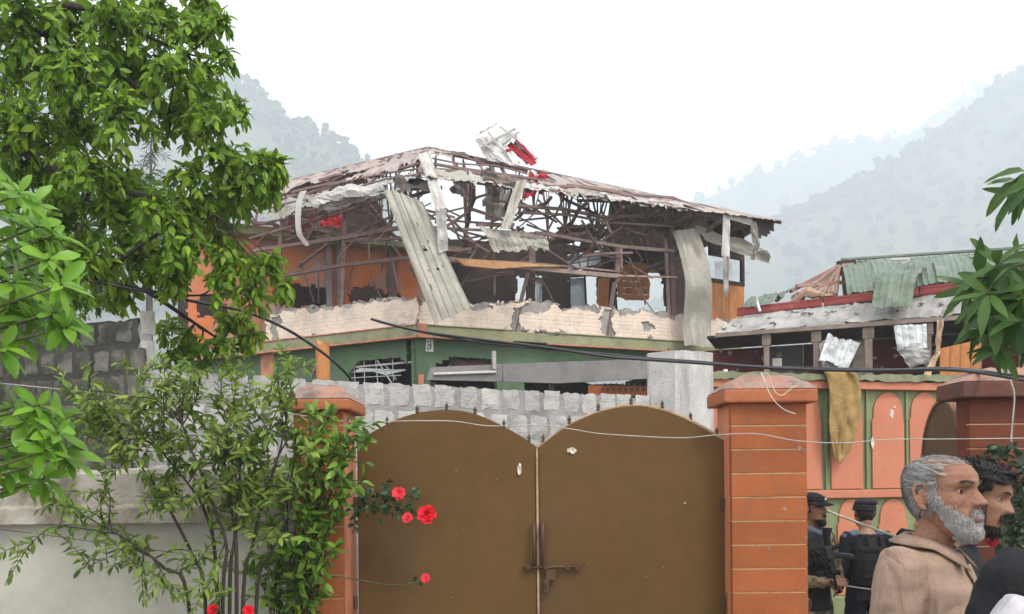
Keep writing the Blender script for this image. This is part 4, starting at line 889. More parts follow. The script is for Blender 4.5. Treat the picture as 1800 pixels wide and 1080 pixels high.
ragged(SW, [[(0, zLed), (SW.L, zLed), (SW.L, zTop), (0, zTop)]], [], .42, .07, off=-.3, rag=.25, seed=4).build('top_ledge', M('mossy_green_ledge', (.23, .25, .15), (.17, .18, .12), 4, bump=.4, stain=(.1, .1, .075), samt=.5, sscale=5), root)
MB().pbox(SW, 0, SW.L, zBand, zLed - .003, 0, .09).build('top_band', mSal, root, bev=.006)
MB().pbox(SW, 0, SW.L, zS0, zS1, 0, .07).build('string_course', mSal, root, bev=.008)
MB().pbox(SW, 0, SW.L, YARD, zPl, 0, .10).build('plinth', mSalG, root, bev=.01)
def archpanel(xa, xb, ytop, ybot, seed, spring=.34):
    ua, ub = SW.uz(xa, 750)[0], SW.uz(xb, 750)[0]; um = (ua + ub) / 2; zt_, zb_ = SW.uz((xa + xb) / 2, ytop)[1], ybot; hw = (ub - ua) / 2; hsp = zt_ - hw * 1.25
    pts = [(ua, zb_), (ub, zb_), (ub, hsp - .06), (ub - .018, hsp - .04), (ub - .018, hsp)]
    n_ = 18
    for k in range(1, n_): th = math.pi * k / n_; pts.append((um + (hw - .018) * math.cos(th), hsp + (zt_ - hsp) * math.sin(th) ** .9))
    pts += [(ua + .018, hsp), (ua + .018, hsp - .04), (ua, hsp - .06)]
    MB().prism(SW, pts, .0005, .022).build('arch_panel', mSal, root, bev=.004)
for k, (xa, xb) in enumerate(((1240, 1300), (1314, 1368), (1386, 1442), (1459, 1514), (1531, 1587), (1597, 1650), (1662, 1712), (1722, 1768))): archpanel(xa, xb, 690, zS1 + .012, k)
for k, (xa, xb) in enumerate(((1250, 1306), (1322, 1378), (1396, 1450), (1469, 1519), (1541, 1592), (1606, 1652), (1668, 1712), (1724, 1766))): archpanel(xa, xb, 877, zPl + .005, 10 + k)
for px in (1450, 1522, 1592, 1378, 1306, 1656):
    u = SW.uz(px, 760)[0]; MB().pbox(SW, u - .013, u + .013, zS1 + .002, zBand - .002, .0, .03).build('pilaster', mSalG, root, bev=.004)
def chip(px, py, w_, h_, seed):
    g2 = random.Random(seed); u, z = SW.uz(px, py); n_ = 9; poly = [(u + math.cos(6.283 * k / n_) * w_ * g2.uniform(.6, 1.1), z + math.sin(6.283 * k / n_) * h_ * g2.uniform(.6, 1.1)) for k in range(n_)]
    MB().prism(SW, poly, .02, .0265).build('plaster_chip', mChip, root)
chip(1565, 728, .035, .06, 1); chip(1531, 778, .022, .07, 2); chip(1570, 716, .015, .015, 3); chip(1268, 730, .04, .12, 4); chip(1508, 882, .012, .018, 5); chip(1262, 760, .03, .05, 6)
# blanket thrown over the wall
mBlan = M('tan_quilted_cloth', (.33, .225, .095), (.25, .165, .065), 9, rough=.95, bump=.5, bscale=120, stain=(.43, .31, .14), sscale=4, samt=.4, spec=.1)
t = mBlan.node_tree; wv = t.nodes.new('ShaderNodeTexWave'); wv.inputs['Scale'].default_value = 14; wv.bands_direction = 'Z'
tcn = t.nodes.new('ShaderNodeTexCoord'); t.links.new(tcn.outputs['Object'], wv.inputs['Vector']); b2 = t.nodes.new('ShaderNodeBump'); b2.inputs['Strength'].default_value = .15; b2.inputs['Distance'].default_value = .012
t.links.new(wv.outputs['Fac'], b2.inputs['Height']); ob_ = [n for n in t.nodes if n.type == 'BUMP' and n != b2][0]; t.links.new(ob_.outputs[0], b2.inputs['Normal']); t.links.new(b2.outputs[0], t.nodes['Principled BSDF'].inputs['Normal'])
rows = [(654, 1449, 1500), (662, 1453, 1506), (690, 1457, 1511), (725, 1459, 1511), (752, 1458, 1508), (775, 1459, 1500), (795, 1463, 1490), (808, 1469, 1481), (814, 1473, 1476)]
mb = MB(); nu = 40; rws = []
ys = np.linspace(654, 814, 60)
for y in ys:
    l_ = np.interp(y, [r_[0] for r_ in rows], [r_[1] for r_ in rows]); r__ = np.interp(y, [r_[0] for r_ in rows], [r_[2] for r_ in rows])
    k = (y - 654) / 160
    for i in range(nu + 1):
        s = i / nu; px = l_ + (r__ - l_) * s
        f = .016 * math.sin(s * 7.5 + k * 4.0) + .010 * math.sin(s * 15 - k * 9 + 2 * math.sin(k * 5)) + .014 * mnoise.noise(V(s * 4, k * 7, 2.)) + .02 * max(0, 1 - abs(s - .55 + .5 * (k - .5)) / .1) * (k > .45)
        mb.v.append(SW.hit(px + 1.5 * math.sin(k * 9), y, .17 + f))
mb.f = [(j * (nu + 1) + i, j * (nu + 1) + i + 1, (j + 1) * (nu + 1) + i + 1, (j + 1) * (nu + 1) + i) for j in range(len(ys) - 1) for i in range(nu)]
top = len(mb.v)
for i in range(nu + 1):
    p = mb.v[i]; mb.v.append(p + V(0, 0, .05) - SW.n * .12)
for i in range(nu + 1): mb.v.append(mb.v[i] + V(0, 0, .03) - SW.n * .5)
for a in range(2):
    b0 = 0 if a == 0 else top; b1 = top if a == 0 else top + nu + 1
    mb.f += [(b1 + i, b1 + i + 1, b0 + i + 1, b0 + i) for i in range(nu)]
o = mb.build('blanket', mBlan, None, smooth=True); tag(o, 'tan quilted blanket hanging over the salmon arcaded wall', 'blanket', kind='thing'); o.modifiers.new('t', 'SOLIDIFY').thickness = .012

# ================================================================ GREEN-ROOFED HOUSE
mGrT = M('green_tin', (.135, .17, .125), (.105, .135, .10), 1.4, rough=.55, metal=.1, bump=.1, stain=(.2, .215, .185), sscale=1.5, samt=.4, streak=2, rnd=.08)
mGyT = M('dusty_grey_tin', (.32, .31, .29), (.24, .235, .22), 2, rough=.8, bump=.3, stain=(.17, .16, .145), sscale=2, samt=.5)
mFas = M('red_fascia', (.26, .05, .045), (.2, .04, .038), 4, rough=.6, bump=.2, stain=(.3, .13, .11), samt=.4, sscale=5)
mMar = M('maroon_wall', (.125, .02, .022), (.095, .017, .019), 1.5, bump=.2, stain=(.17, .1, .09), sscale=1.6, samt=.3)
mPost = M('weathered_post', (.24, .19, .16), (.17, .135, .115), 6, bump=.5, stain=(.1, .08, .07), samt=.4, streak=6)
zE = P(1262, 584, 14.0).z
def at_z(px, py, z): d = ray(px, py); return P(px, py, (z - CZ) / d.z)
E0, E1 = at_z(1258, 585, zE), at_z(1800, 545, zE); zF = zE + .46
F0, F1 = at_z(1296, 556, zF), at_z(1800, 500, zF)
zR = zE + 1.85
G0, G1 = at_z(1478, 462, zR), at_z(1800, 441, zR)
ext = lambda a, b, k: b + (b - a) * k
E2, F2, G2 = ext(E0, E1, .35), ext(F0, F1, .35), ext(G0, G1, .5)
hs = thing('tin_roofed_house', V(lerp(E0, E2, .5).x, lerp(E0, E2, .5).y + 2, YARD), 'maroon veranda house with damaged green tin roof beyond the arcaded wall', 'house')
VP = Pl(E0, E2)
# apron roof
for k in range(9):
    a, b = k / 9, (k + 1.03) / 9; lf = V(0, 0, .004 * (k % 2))
    sheet('apron_sheet', lerp(E0, E2, a) + lf, lerp(E0, E2, b) + lf, lerp(F0, F2, a) - V(0, 0, .02) + lf, lerp(F0, F2, b) - V(0, 0, .02) + lf, mGyT, hs, seed=1000 + k, pitch=.2, amp=.012, nv=8, buckle=.03, rag0=.03)
MB().tube([E0 - V(0, 0, .05), E2 - V(0, 0, .05)], .05, 4).build('eave_beam', mPost, hs)
for k in range(10): MB().tube([lerp(E0, E2, k / 9.) - V(0, 0, .08), lerp(F0, F2, k / 9.) - V(0, 0, .1)], .03, 4).build('apron_rafter', mPost, hs)
# fascia
for k in range(4):
    a, b = k / 4, (k + .985) / 4; p, q = lerp(F0, F2, a), lerp(F0, F2, b); n_ = VP.n * .03
    mb = MB(); mb.add([p + n_, q + n_, q + n_ + V(0, 0, .15), p + n_ + V(0, 0, .15), p - n_, q - n_, q - n_ + V(0, 0, .15), p - n_ + V(0, 0, .15)], [(0, 1, 2, 3), (7, 6, 5, 4), (3, 2, 6, 7), (0, 4, 5, 1), (0, 3, 7, 4), (1, 5, 6, 2)])
    f_ = mb.build('fascia_board', mFas, hs)
    for kk, (zz0, zz1) in enumerate(((.02, .035), (.115, .13))):
        MB().add([p + n_ * 1.3 + V(0, 0, zz0), q + n_ * 1.3 + V(0, 0, zz0), q + n_ * 1.3 + V(0, 0, zz1), p + n_ * 1.3 + V(0, 0, zz1), p + n_ * .9 + V(0, 0, zz0), q + n_ * .9 + V(0, 0, zz0), q + n_ * .9 + V(0, 0, zz1), p + n_ * .9 + V(0, 0, zz1)], [(0, 1, 2, 3), (3, 2, 6, 7), (4, 5, 1, 0)]).build('bead', mFas, f_)
# green roof
H0 = V(0, 0, .17)
def gs(s, t_): return lerp(lerp(F0, F2, s) + H0, lerp(lerp(G0, G2, 0) + (F0 - lerp(F0, F2, .37)), G2, s), t_)
sF = (at_z(1490, 535, zF) - F0).length / (F2 - F0).length
n_s = 9
for k in range(n_s):
    a, b = lerp(sF, 1, k / n_s), lerp(sF, 1, (k + 1.05) / n_s); A0, B0 = lerp(F0, F2, a) + H0, lerp(F0, F2, b) + H0
    ta, tb = k / n_s, (k + 1.05) / n_s; A1, B1 = lerp(G0, G2, ta), lerp(G0, G2, tb); lf = V(0, 0, .006 * (k % 2))
    bow = lambda u, v: V(0, 0, .10 * math.sin(math.pi * v))
    sheet('roof_sheet', A0 + lf - VP.n * .0, B0 + lf, A1 + lf, B1 + lf, mGrT, hs, seed=1100 + k, pitch=.105, amp=.016, nv=12, buckle=.03, curl=bow, rag1=.02)
MB().tube([G0 + V(0, 0, .06), G2 + V(0, 0, .06)], .035, 6).build('ridge_cap', mGrT, hs)
# far slope
bk0, bk1 = G0 + V(1.2, 2.6, -1.4), G2 + V(.6, 2.6, -1.4)
sheet('roof_sheet', G0, G2, bk0, bk1, mGrT, hs, seed=1130, pitch=.12, nv=6)
c = [P(1531, 543, 12.95), P(1602, 539, 12.8), P(1541, 486, 13.4), P(1612, 480, 13.2)]
sheet('slipped_sheet', c[0], c[1], c[2], c[3], mGrT, hs, seed=1140, pitch=.105, amp=.016, nv=12, buckle=.05, rag0=.03)
c = [P(1538, 492, 13.35), P(1612, 488, 13.2), P(1556, 470, 14.6), P(1628, 466, 14.4)]
sheet('slipped_sheet', c[0], c[1], c[2], c[3], mGrT, hs, seed=1141, pitch=.105, amp=.016, nv=12, buckle=.08, rag1=.1)
c = [P(1302, 541, 14.8), P(1362, 530, 14.5), P(1330, 524, 15.2), P(1392, 508, 15.2)]
sheet('slipped_sheet', c[0], c[1], c[2], c[3], mGrT, hs, seed=1142, pitch=.105, nv=10, buckle=.07, rag1=.1)
for a, b in (((1330, 540), (1327, 520)), ((1327, 520), (1336, 548)), ((1566, 456), (1600, 455)), ((1575, 470), (1600, 458))):
    MB().tube([P(*a, 14.6), P(*b, 14.5)], .03, 4).build('bent_strip', mTinW, hs)
# bare rafters where the sheets are gone
mRaf = M('pink_rafter_timber', (.33, .21, .165), (.25, .155, .12), 5, bump=.4, stain=(.2, .12, .09), samt=.4, rnd=.2)
rp = P(1480, 465, 16.0)
for a, b, da, db, w_ in (((1390, 512), (1480, 465), 15.2, 16.2, .05), ((1402, 517), (1478, 482), 15, 16, .045), ((1375, 545), (1475, 468), 14.6, 16, .05), ((1400, 503), (1490, 496), 15.2, 15.6, .045), ((1440, 520), (1474, 478), 15, 16, .04), ((1468, 520), (1474, 470), 15.2, 16, .06), ((1460, 520), (1461, 478), 15.2, 15.9, .04), ((1476, 468), (1500, 466), 16, 16, .05), ((1470, 475), (1496, 480), 16, 16, .04), ((1415, 522), (1450, 500), 15, 15.4, .03), ((1430, 528), (1470, 512), 14.9, 15.4, .035), ((1445, 522), (1455, 505), 14.9, 15.2, .03)):
    MB().tube([P(*a, da), P(*b, db)], w_, 4).build('rafter', mRaf, hs)
MB().tube([P(1473, 464, 16.0), P(1502, 463, 16.1)], .07, 4).build('ridge_piece', mDark, hs)
g_ = random.Random(31)
for k in range(26):
    s = g_.uniform(0, .72); t_ = g_.uniform(.1, .98); c = lerp(lerp(E0, E2, s), lerp(F0, F2, s), t_) + V(0, 0, .03)
    mb = MB().sphere(c, g_.uniform(.02, .07), g_.uniform(.02, .05), g_.uniform(.01, .022), 6, 4); mb.v = [v + V(g_.uniform(-.025, .025), g_.uniform(-.02, .02), g_.uniform(-.015, .015)) for v in mb.v]
    mb.build('rubble_chunk', g_.choice([mGrey, mGyT, mGyT, mGrey, mTinW]), hs)
for k in range(9):
    c = P(g_.uniform(1400, 1470), g_.uniform(510, 530), g_.uniform(14.8, 15.3)); mb = MB().sphere(c, g_.uniform(.06, .2), .08, g_.uniform(.03, .08), 6, 4); mb.v = [v + V(g_.uniform(-.04, .04), 0, g_.uniform(-.02, .02)) for v in mb.v]; mb.build('rubble_chunk', g_.choice([mGrey, mWoodP]), hs)
# veranda walls, posts, floor
zfl = 2.3
BW = VP.shift(-1.7); hl = [pxp(BW, [(1375, 700), (1375, 596), (1440, 592), (1440, 700)])] if False else []
for (xa, xb, m_) in ((1240, 1352, mMar), (1352, 1412, M('dark_grey_plaster', (.13, .125, .12), (.09, .085, .08), 2, bump=.3)), (1412, 1436, mDark), (1436, 1500, M('grey_dust_plaster', (.3, .28, .26), (.22, .2, .19), 3, bump=.3)), (1500, 1522, mBeige), (1522, 1600, mMar), (1600, 1660, mDark), (1660, 1700, mDark), (1700, 1960, mMar)):  # wall panels differ in colour along the veranda
    MB().pbox(BW, BW.uz(xa, 620)[0], BW.uz(xb, 620)[0] - .005, YARD, zE - .05, -.12, 0).build('back_wall', m_, hs)
MB().pbox(VP, -.2, VP.L, zfl - .15, zfl, -1.69, -.02).build('veranda_floor', mGrey, hs)
MB().pbox(VP, -.2, VP.L, YARD, zfl - .16, -.25, -.1).build('lower_wall', mMar, hs)
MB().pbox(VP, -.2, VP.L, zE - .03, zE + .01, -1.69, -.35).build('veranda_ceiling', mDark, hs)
for px, w_ in ((1347, .045), (1435, .05), (1527, .06), (1632, .05), (1720, .05), (1800, .05)):
    u = VP.uz(px, 620)[0]; MB().pbox(VP, u - w_, u + w_, zfl, zE - .08, -.15, -.04).build('post', mPost, hs, bev=.008)
    MB().pbox(VP, u - w_ - .03, u + w_ + .03, zE - .28, zE - .09, -.17, -.03).build('post_head', mPost, hs, bev=.01)
def hs_sheet(nm, q, mat, seed, **kw): c = [P(*p) for p in q]; return sheet(nm, c[0], c[1], c[2], c[3], mat, hs, seed=seed, **kw)
mTinG = M('silver_tin', (.46, .475, .48), (.36, .37, .375), 3, rough=.45, metal=.2, bump=.1, stain=(.25, .25, .25), samt=.35)
hs_sheet('hanging_sheet', [(1455, 588, 13.4), (1512, 604, 13.2), (1440, 632, 13.1), (1490, 650, 13.0)], mTinG, 1200, pitch=.1, amp=.014, nv=14, buckle=.05, rag1=.04)
hs_sheet('hanging_sheet', [(1440, 606, 13.5), (1458, 590, 13.5), (1446, 648, 13.3), (1490, 650, 13.2)], mTinW, 1201, pitch=.3, amp=.014, nv=14, buckle=.04)
hs_sheet('hanging_sheet', [(1572, 572, 12.9), (1628, 570, 12.8), (1578, 616, 12.8), (1630, 612, 12.7)], mTinG, 1202, pitch=.1, amp=.014, nv=10, buckle=.03)
hs_sheet('hanging_sheet', [(1578, 614, 12.8), (1632, 611, 12.7), (1600, 646, 12.7), (1636, 636, 12.6)], mGyT, 1203, pitch=.3, amp=.01, nv=10, buckle=.04)
hs_sheet('hanging_strip', [(1648, 562, 12.6), (1658, 562, 12.6), (1645, 620, 12.5), (1653, 620, 12.5)], mWoodP, 1204, pitch=.6, nv=10, buckle=.03)
hs_sheet('hanging_strip', [(1645, 618, 12.5), (1653, 618, 12.5), (1622, 662, 12.4), (1636, 662, 12.4)], mWoodP, 1205, pitch=.6, nv=10, buckle=.03)
for k in range(4):
    a, b = 1652 + k * 18, 1652 + (k + 1) * 18 - .7; ya, yb = 613 - k * 4, 613 - (k + 1) * 4
    mb = MB(); mb.add([P(a, ya + 58, 12.5), P(b, ya + 58, 12.45), P(b, yb, 12.5), P(a, ya, 12.55), P(a, ya + 58, 12.55), P(b, ya + 58, 12.5), P(b, yb, 12.55), P(a, ya, 12.6)], [(0, 1, 2, 3), (3, 2, 6, 7), (7, 6, 5, 4), (0, 3, 7, 4), (1, 5, 6, 2)])
    mb.build('wood_board', mWoodB, hs)
g_ = random.Random(77)
for k in range(26):
    px = g_.uniform(1262, 1650); u, z = BW.uz(px, g_.uniform(592, 655)); r_ = g_.uniform(.02, .07); n_ = 7
    MB().prism(BW, [(u + math.cos(6.283 * i / n_) * r_ * g_.uniform(.6, 1.2), z + math.sin(6.283 * i / n_) * r_ * g_.uniform(.5, 1.1)) for i in range(n_)], .001, .008).build('plaster_chip', mGrey, hs)
MB().obox(P(1365, 640, 13.8), V(.08, 0, 0), V(0, .05, 0), V(0, 0, .09)).build('wall_box', mGyT, hs, bev=.01); MB().obox(P(1275, 654, 13), V(.035, 0, 0), V(0, .03, 0), V(0, 0, .04)).build('rubble_chunk', mWhiteT, hs, bev=.01)

# ================================================================ CABLES, WIRES, ROPES
mCab = M('black_cable_sheath', (.012, .013, .016), (.02, .02, .024), 10, rough=.4, bump=.1, spec=.5)
mWire = M('galvanised_wire', (.38, .37, .34), (.26, .25, .23), 10, rough=.5, metal=.3, bump=.1)
mRope = M('pale_rope', (.6, .56, .48), (.45, .41, .34), 20, rough=.9, bump=.6)
def line(name, pts, r_, mat, label, cat): return tag(MB().tube(smooth_pts([P(*p) for p in pts], 8), r_, 8).build(name, mat, None, smooth=True), label, cat, kind='thing')
line('cable', [(-80, 440, 5.0), (60, 478, 5.15), (150, 492, 5.3), (250, 512, 5.5), (350, 532, 5.8), (430, 548, 6.1), (500, 577, 6.4), (560, 615, 6.7), (600, 648, 6.9), (622, 676, 7.05), (640, 715, 7.1)], .012, mCab, 'thick black cable sagging out of the tree down behind the pale wall', 'cable')
line('cable', [(652, 561, 7.1), (700, 574, 7.1), (760, 586, 7.1), (860, 599, 7.0), (960, 611, 6.9), (1060, 626, 6.8), (1130, 632, 6.8), (1220, 638, 6.7), (1320, 645, 6.5), (1420, 650, 6.2), (1540, 652, 5.8), (1640, 650, 5.4), (1706, 653, 5.05), (1800, 668, 4.4), (1900, 690, 3.6)], .0125, mCab, 'thick black cable slung across the gateway in front of the column', 'cable')
line('cable', [(665, 566, 7.12), (740, 584, 7.12), (850, 603, 7.02), (960, 614, 6.92), (1060, 622, 6.82), (1130, 629, 6.82), (1220, 635, 6.72), (1330, 644, 6.5), (1430, 647, 6.2), (1560, 650, 5.8), (1650, 647, 5.4), (1706, 650, 5.07), (1800, 662, 4.42)], .008, mCab, 'thinner black cable twisted along the one slung across the gateway', 'cable')
line('wire', [(-60, 668, 4.55), (120, 686, 4.6), (245, 699, 4.7), (340, 699, 4.75), (420, 710, 4.8), (520, 729, 4.82), (620, 742, 4.86), (680, 741, 4.9), (740, 740, 4.95), (800, 741, 5.0), (860, 749, 5.03), (945, 748, 5.05), (1000, 754, 5.04), (1050, 762, 5.0), (1120, 767, 4.98), (1200, 770, 4.95), (1260, 765, 4.9), (1330, 763, 4.86), (1400, 775, 4.83), (1480, 779, 4.8), (1560, 773, 4.8), (1680, 772, 4.8), (1860, 770, 4.8)], .0032, mWire, 'thin grey wire strung across the gate from pillar to pillar', 'wire')
line('wire', [(-60, 925, 4.7), (60, 938, 4.7), (140, 949, 4.66), (230, 962, 4.62), (330, 975, 4.55)], .0022, mNail, 'thin dark wire running along the low plastered wall', 'wire')
line('rope', [(1390, 872, 6.0), (1446, 895, 6.05), (1500, 916, 6.1), (1560, 938, 6.1), (1600, 951, 6.1), (1660, 970, 6.1)], .009, mRope, 'pale rope stretched across the open gateway behind the pillar', 'rope')
line('rope', [(1400, 1000, 6.0), (1425, 1009, 6.0), (1450, 1020, 6.0), (1475, 1028, 6.1), (1560, 1040, 6.3), (1640, 1048, 6.4)], .005, mRope, 'thin pale cord tied low across the open gateway', 'rope')
line('string', [(1338, 655, 4.88), (1345, 672, 4.86), (1352, 690, 4.86), (1362, 706, 4.85), (1378, 720, 4.86), (1398, 728, 4.88)], .003, mRope, 'loose pale string dangling from the pillar cap by the gate', 'string')
line('string', [(1342, 655, 4.88), (1352, 660, 4.86), (1362, 688, 4.85), (1375, 695, 4.85), (1392, 682, 4.86), (1400, 678, 4.9)], .0025, mRope, 'looped pale string lying on the pillar cap by the gate', 'string')
line('string', [(1765, 652, 4.85), (1778, 675, 4.83), (1783, 700, 4.83), (1779, 750, 4.82), (1776, 800, 4.82)], .005, mWire, 'pale cord hanging down the front of the dark pillar', 'string')
# ================================================================ PLANTS
mBark = M('dark_bark', (.05, .04, .032), (.03, .025, .02), 14, bump=.6, bscale=60, stain=(.09, .08, .065), samt=.4)
mTwig = M('green_twig', (.09, .10, .04), (.06, .06, .03), 14, bump=.3)
mLfT = leafmat('tree_leaf', (.085, .19, .012), (.23, .365, .024), (.13, .22, .03), trans=.45, gloss=.45)
mLfN = leafmat('young_leaf', (.085, .21, .012), (.16, .31, .025), (.14, .24, .05), rnd=.25)
mLfS = leafmat('shrub_leaf', (.075, .15, .02), (.21, .28, .045), (.13, .19, .05), rnd=.3, gloss=.5)
mLfC = leafmat('climber_leaf', (.06, .15, .012), (.17, .28, .03), (.10, .16, .06), rnd=.3)
mLfR = leafmat('rose_leaf', (.022, .055, .024), (.04, .085, .035), (.05, .08, .045), rnd=.25)
mLfM = leafmat('long_drooping_leaf', (.035, .085, .02), (.08, .15, .03), (.08, .12, .05), rnd=.3)
def leaf_tpl(wid, droop, fold, shape=(0, .7, 1, .85, .42, 0), twist=0., side=0.):
    xs = (0, .2, .45, .7, .9, 1.0); v = []
    for x in xs: v.append((x, 0, -droop * x * x))
    L, Rr = [], []
    for s, lst in ((1, L), (-1, Rr)):
        for k in range(1, 5):
            hw = shape[k] * wid / 2; lst.append(len(v)); v.append((xs[k], s * hw, -droop * xs[k] ** 2 + fold * hw + .02 * math.sin(k * 2.2 + s)))
    f = []
    f += [(0, 1, L[0]), (0, Rr[0], 1)]
    for k in range(3): f += [(1 + k, 2 + k, L[k + 1], L[k]), (1 + k, Rr[k], Rr[k + 1], 2 + k)]
    f += [(4, 5, L[3]), (4, Rr[3], 5)]
    v = np.array(v, float); a = twist * v[:, 0]; y, z = v[:, 1].copy(), v[:, 2].copy(); ctr = -droop * v[:, 0] ** 2
    v[:, 1] = y * np.cos(a) - (z - ctr) * np.sin(a) + side * v[:, 0] ** 2; v[:, 2] = ctr + y * np.sin(a) + (z - ctr) * np.cos(a)
    return v, f
def lmat(p, d, n, s):
    x = d.normalized(); y = n.cross(x)
    if y.length < 1e-5: y = x.orthogonal()
    y.normalize(); z = x.cross(y)
    return Matrix(((x.x * s, y.x * s, z.x * s, p.x), (x.y * s, y.y * s, z.y * s, p.y), (x.z * s, y.z * s, z.z * s, p.z), (0, 0, 0, 1)))
def rv(g): return V(g.gauss(0, 1), g.gauss(0, 1), g.gauss(0, 1)).normalized()
def screen(p):
    q = p - V(0, 0, CZ)
    if q.y < .1: return (-9999, -9999)
    x, z = q.x / q.y, q.z / q.y; return (HX + FOC * (x * _c - z * _s), HY - FOC * (x * _s + z * _c))
class Plant:
    def __init__(s, root, mat, tpls, seed):
        s.root, s.mat, s.tpls, s.lv, s.tw, s.g = root, mat, tpls, [], MB(), random.Random(seed)
    def leaf(s, p, d, n, size): s.lv.append((p, d, n, size, s.g.randrange(len(s.tpls))))
    def twig(s, pts, r0, r1, n=5):
        m = len(pts); s.tw.tube(pts, [lerp(r0, r1, i / (m - 1)) for i in range(m)], n, cap=False)
    def along(s, pts, size, step, t0=.15, spread=55, up=.6, pair=False, droop=.2, jitter=.35, sv=.3):
        g = s.g; acc = 0; tot = sum((b - a).length for a, b in zip(pts[:-1], pts[1:])); d0 = tot * t0; side = 1; nxt = d0
        for a, b in zip(pts[:-1], pts[1:]):
            L = (b - a).length; t = (b - a).normalized() if L > 1e-6 else V(0, 0, 1)
            while nxt < acc + L:
                p = lerp(a, b, (nxt - acc) / max(L, 1e-6)); sd = t.cross(V(0, 0, 1))
                if sd.length < .1: sd = t.orthogonal()
                sd = Matrix.Rotation(g.uniform(-1.2, 1.2) + (nxt * 31.0), 3, t) @ sd.normalized()
                for q in ((1, -1) if pair else (side,)):
                    an = R(spread) * g.uniform(.7, 1.25); d = (t * math.cos(an) + sd * q * math.sin(an) - V(0, 0, droop) + rv(g) * jitter * .6).normalized()
                    s.leaf(p, d, (V(0, -.25, up) + rv(g) * jitter), size * g.uniform(1 - sv, 1 + sv * .6))
                side *= -1; nxt += step * g.uniform(.75, 1.25)
            acc += L
        p, t = pts[-1], (pts[-1] - pts[-2]).normalized()
        for k in range(2): s.leaf(p, (t + rv(g) * .45 - V(0, 0, droop)).normalized(), V(0, -.25, up) + rv(g) * jitter, size * g.uniform(.7, 1.1))
    def rosette(s, c, axis, n, size, open_=60, droop=.2, sv=.3):
        g = s.g; axis = axis.normalized(); o = axis.orthogonal().normalized(); k0 = g.uniform(0, 6)
        for k in range(n):
            th = k0 + k * 2.399; an = R(open_) * (.45 + .75 * k / n) * g.uniform(.85, 1.15); sd = Matrix.Rotation(th, 3, axis) @ o
            d = axis * math.cos(an) + sd * math.sin(an) - V(0, 0, droop); s.leaf(c - axis * (.02 * k / n + .008), d, axis * .8 + V(0, -.2, .4) + rv(g) * .25, size * g.uniform(1 - sv, 1 + sv * .5))
    def finish(s, twigname='stems', keep=300):
        lv = s.lv; sc_ = []
        for i, (p, d, n, size, k) in enumerate(lv):
            x, y = screen(p); sc_.append((0 if not (-20 < x < 1820 and -20 < y < 1090) else size / max(p.y, .5) ** 2 , i))
        sc_.sort(reverse=True); top = set(i for q, i in sc_[:keep] if q > 0)
        mes = [mesh('leaf', t_[0], t_[1], s.mat, True) for t_ in s.tpls]; VV = []; FF = []; off = 0
        for i, (p, d, n, size, k) in enumerate(lv):
            m = lmat(p, d, n, size)
            if i in top:
                o = bpy.data.objects.new('leaf', mes[k]); COL.objects.link(o); o.parent = s.root
                m.translation = m.translation - wl(s.root); o.matrix_basis = m
            else:
                tv, tf = s.tpls[k]; a = np.array(m); vv = tv @ a[:3, :3].T + a[:3, 3]; VV.append(vv)
                FF += [tuple(q + off for q in f) for f in tf]; off += len(tv)
        if VV:
            o = put('foliage', mesh('foliage', np.concatenate(VV), FF, s.mat, True), s.root); o['kind'] = 'stuff'
        if s.tw.v:
            o = s.tw.build(twigname, mBark if twigname != 'stems' else mTwig, s.root, smooth=True)
            if twigname in ('twigs', 'stems'): o['kind'] = 'stuff'
T_broad = [leaf_tpl(.46, .25, .35), leaf_tpl(.5, .05, .2), leaf_tpl(.42, .45, .5), leaf_tpl(.48, .15, .05)]
T_narrow = [leaf_tpl(.30, .25, .4), leaf_tpl(.26, .1, .2), leaf_tpl(.34, .4, .3)]
T_citrus = [leaf_tpl(.40, .2, .4, (0, .55, .95, 1, .6, 0)), leaf_tpl(.44, .35, .25, (0, .55, .95, 1, .6, 0)), leaf_tpl(.36, .05, .5, (0, .55, .95, 1, .6, 0))]
T_round = [leaf_tpl(.62, .1, .3, (0, .85, 1, .85, .5, 0)), leaf_tpl(.7, .3, .2, (0, .85, 1, .85, .5, 0))]
T_long = [leaf_tpl(.27, .45, .5), leaf_tpl(.3, .25, .4), leaf_tpl(.24, .6, .3)]
def vary(wid, n, seed, shape=(0, .7, 1, .85, .42, 0), dr=(.0, .55)):
    g = random.Random(seed); return [leaf_tpl(wid * g.uniform(.78, 1.2), g.uniform(*dr), g.uniform(-.05, .6), tuple(q * g.uniform(.88, 1.12) for q in shape), g.uniform(-.7, .7), g.uniform(-.16, .16)) for _ in range(n)]
T_broad, T_narrow, T_citrus, T_round, T_long = vary(.46, 9, 1, (0, .75, 1, .72, .28, 0)), vary(.3, 9, 2), vary(.39, 10, 3, (0, .5, .95, .95, .5, 0)), vary(.64, 7, 4, (0, .85, 1, .85, .5, 0), (0, .3)), vary(.26, 8, 5, dr=(.2, .7))
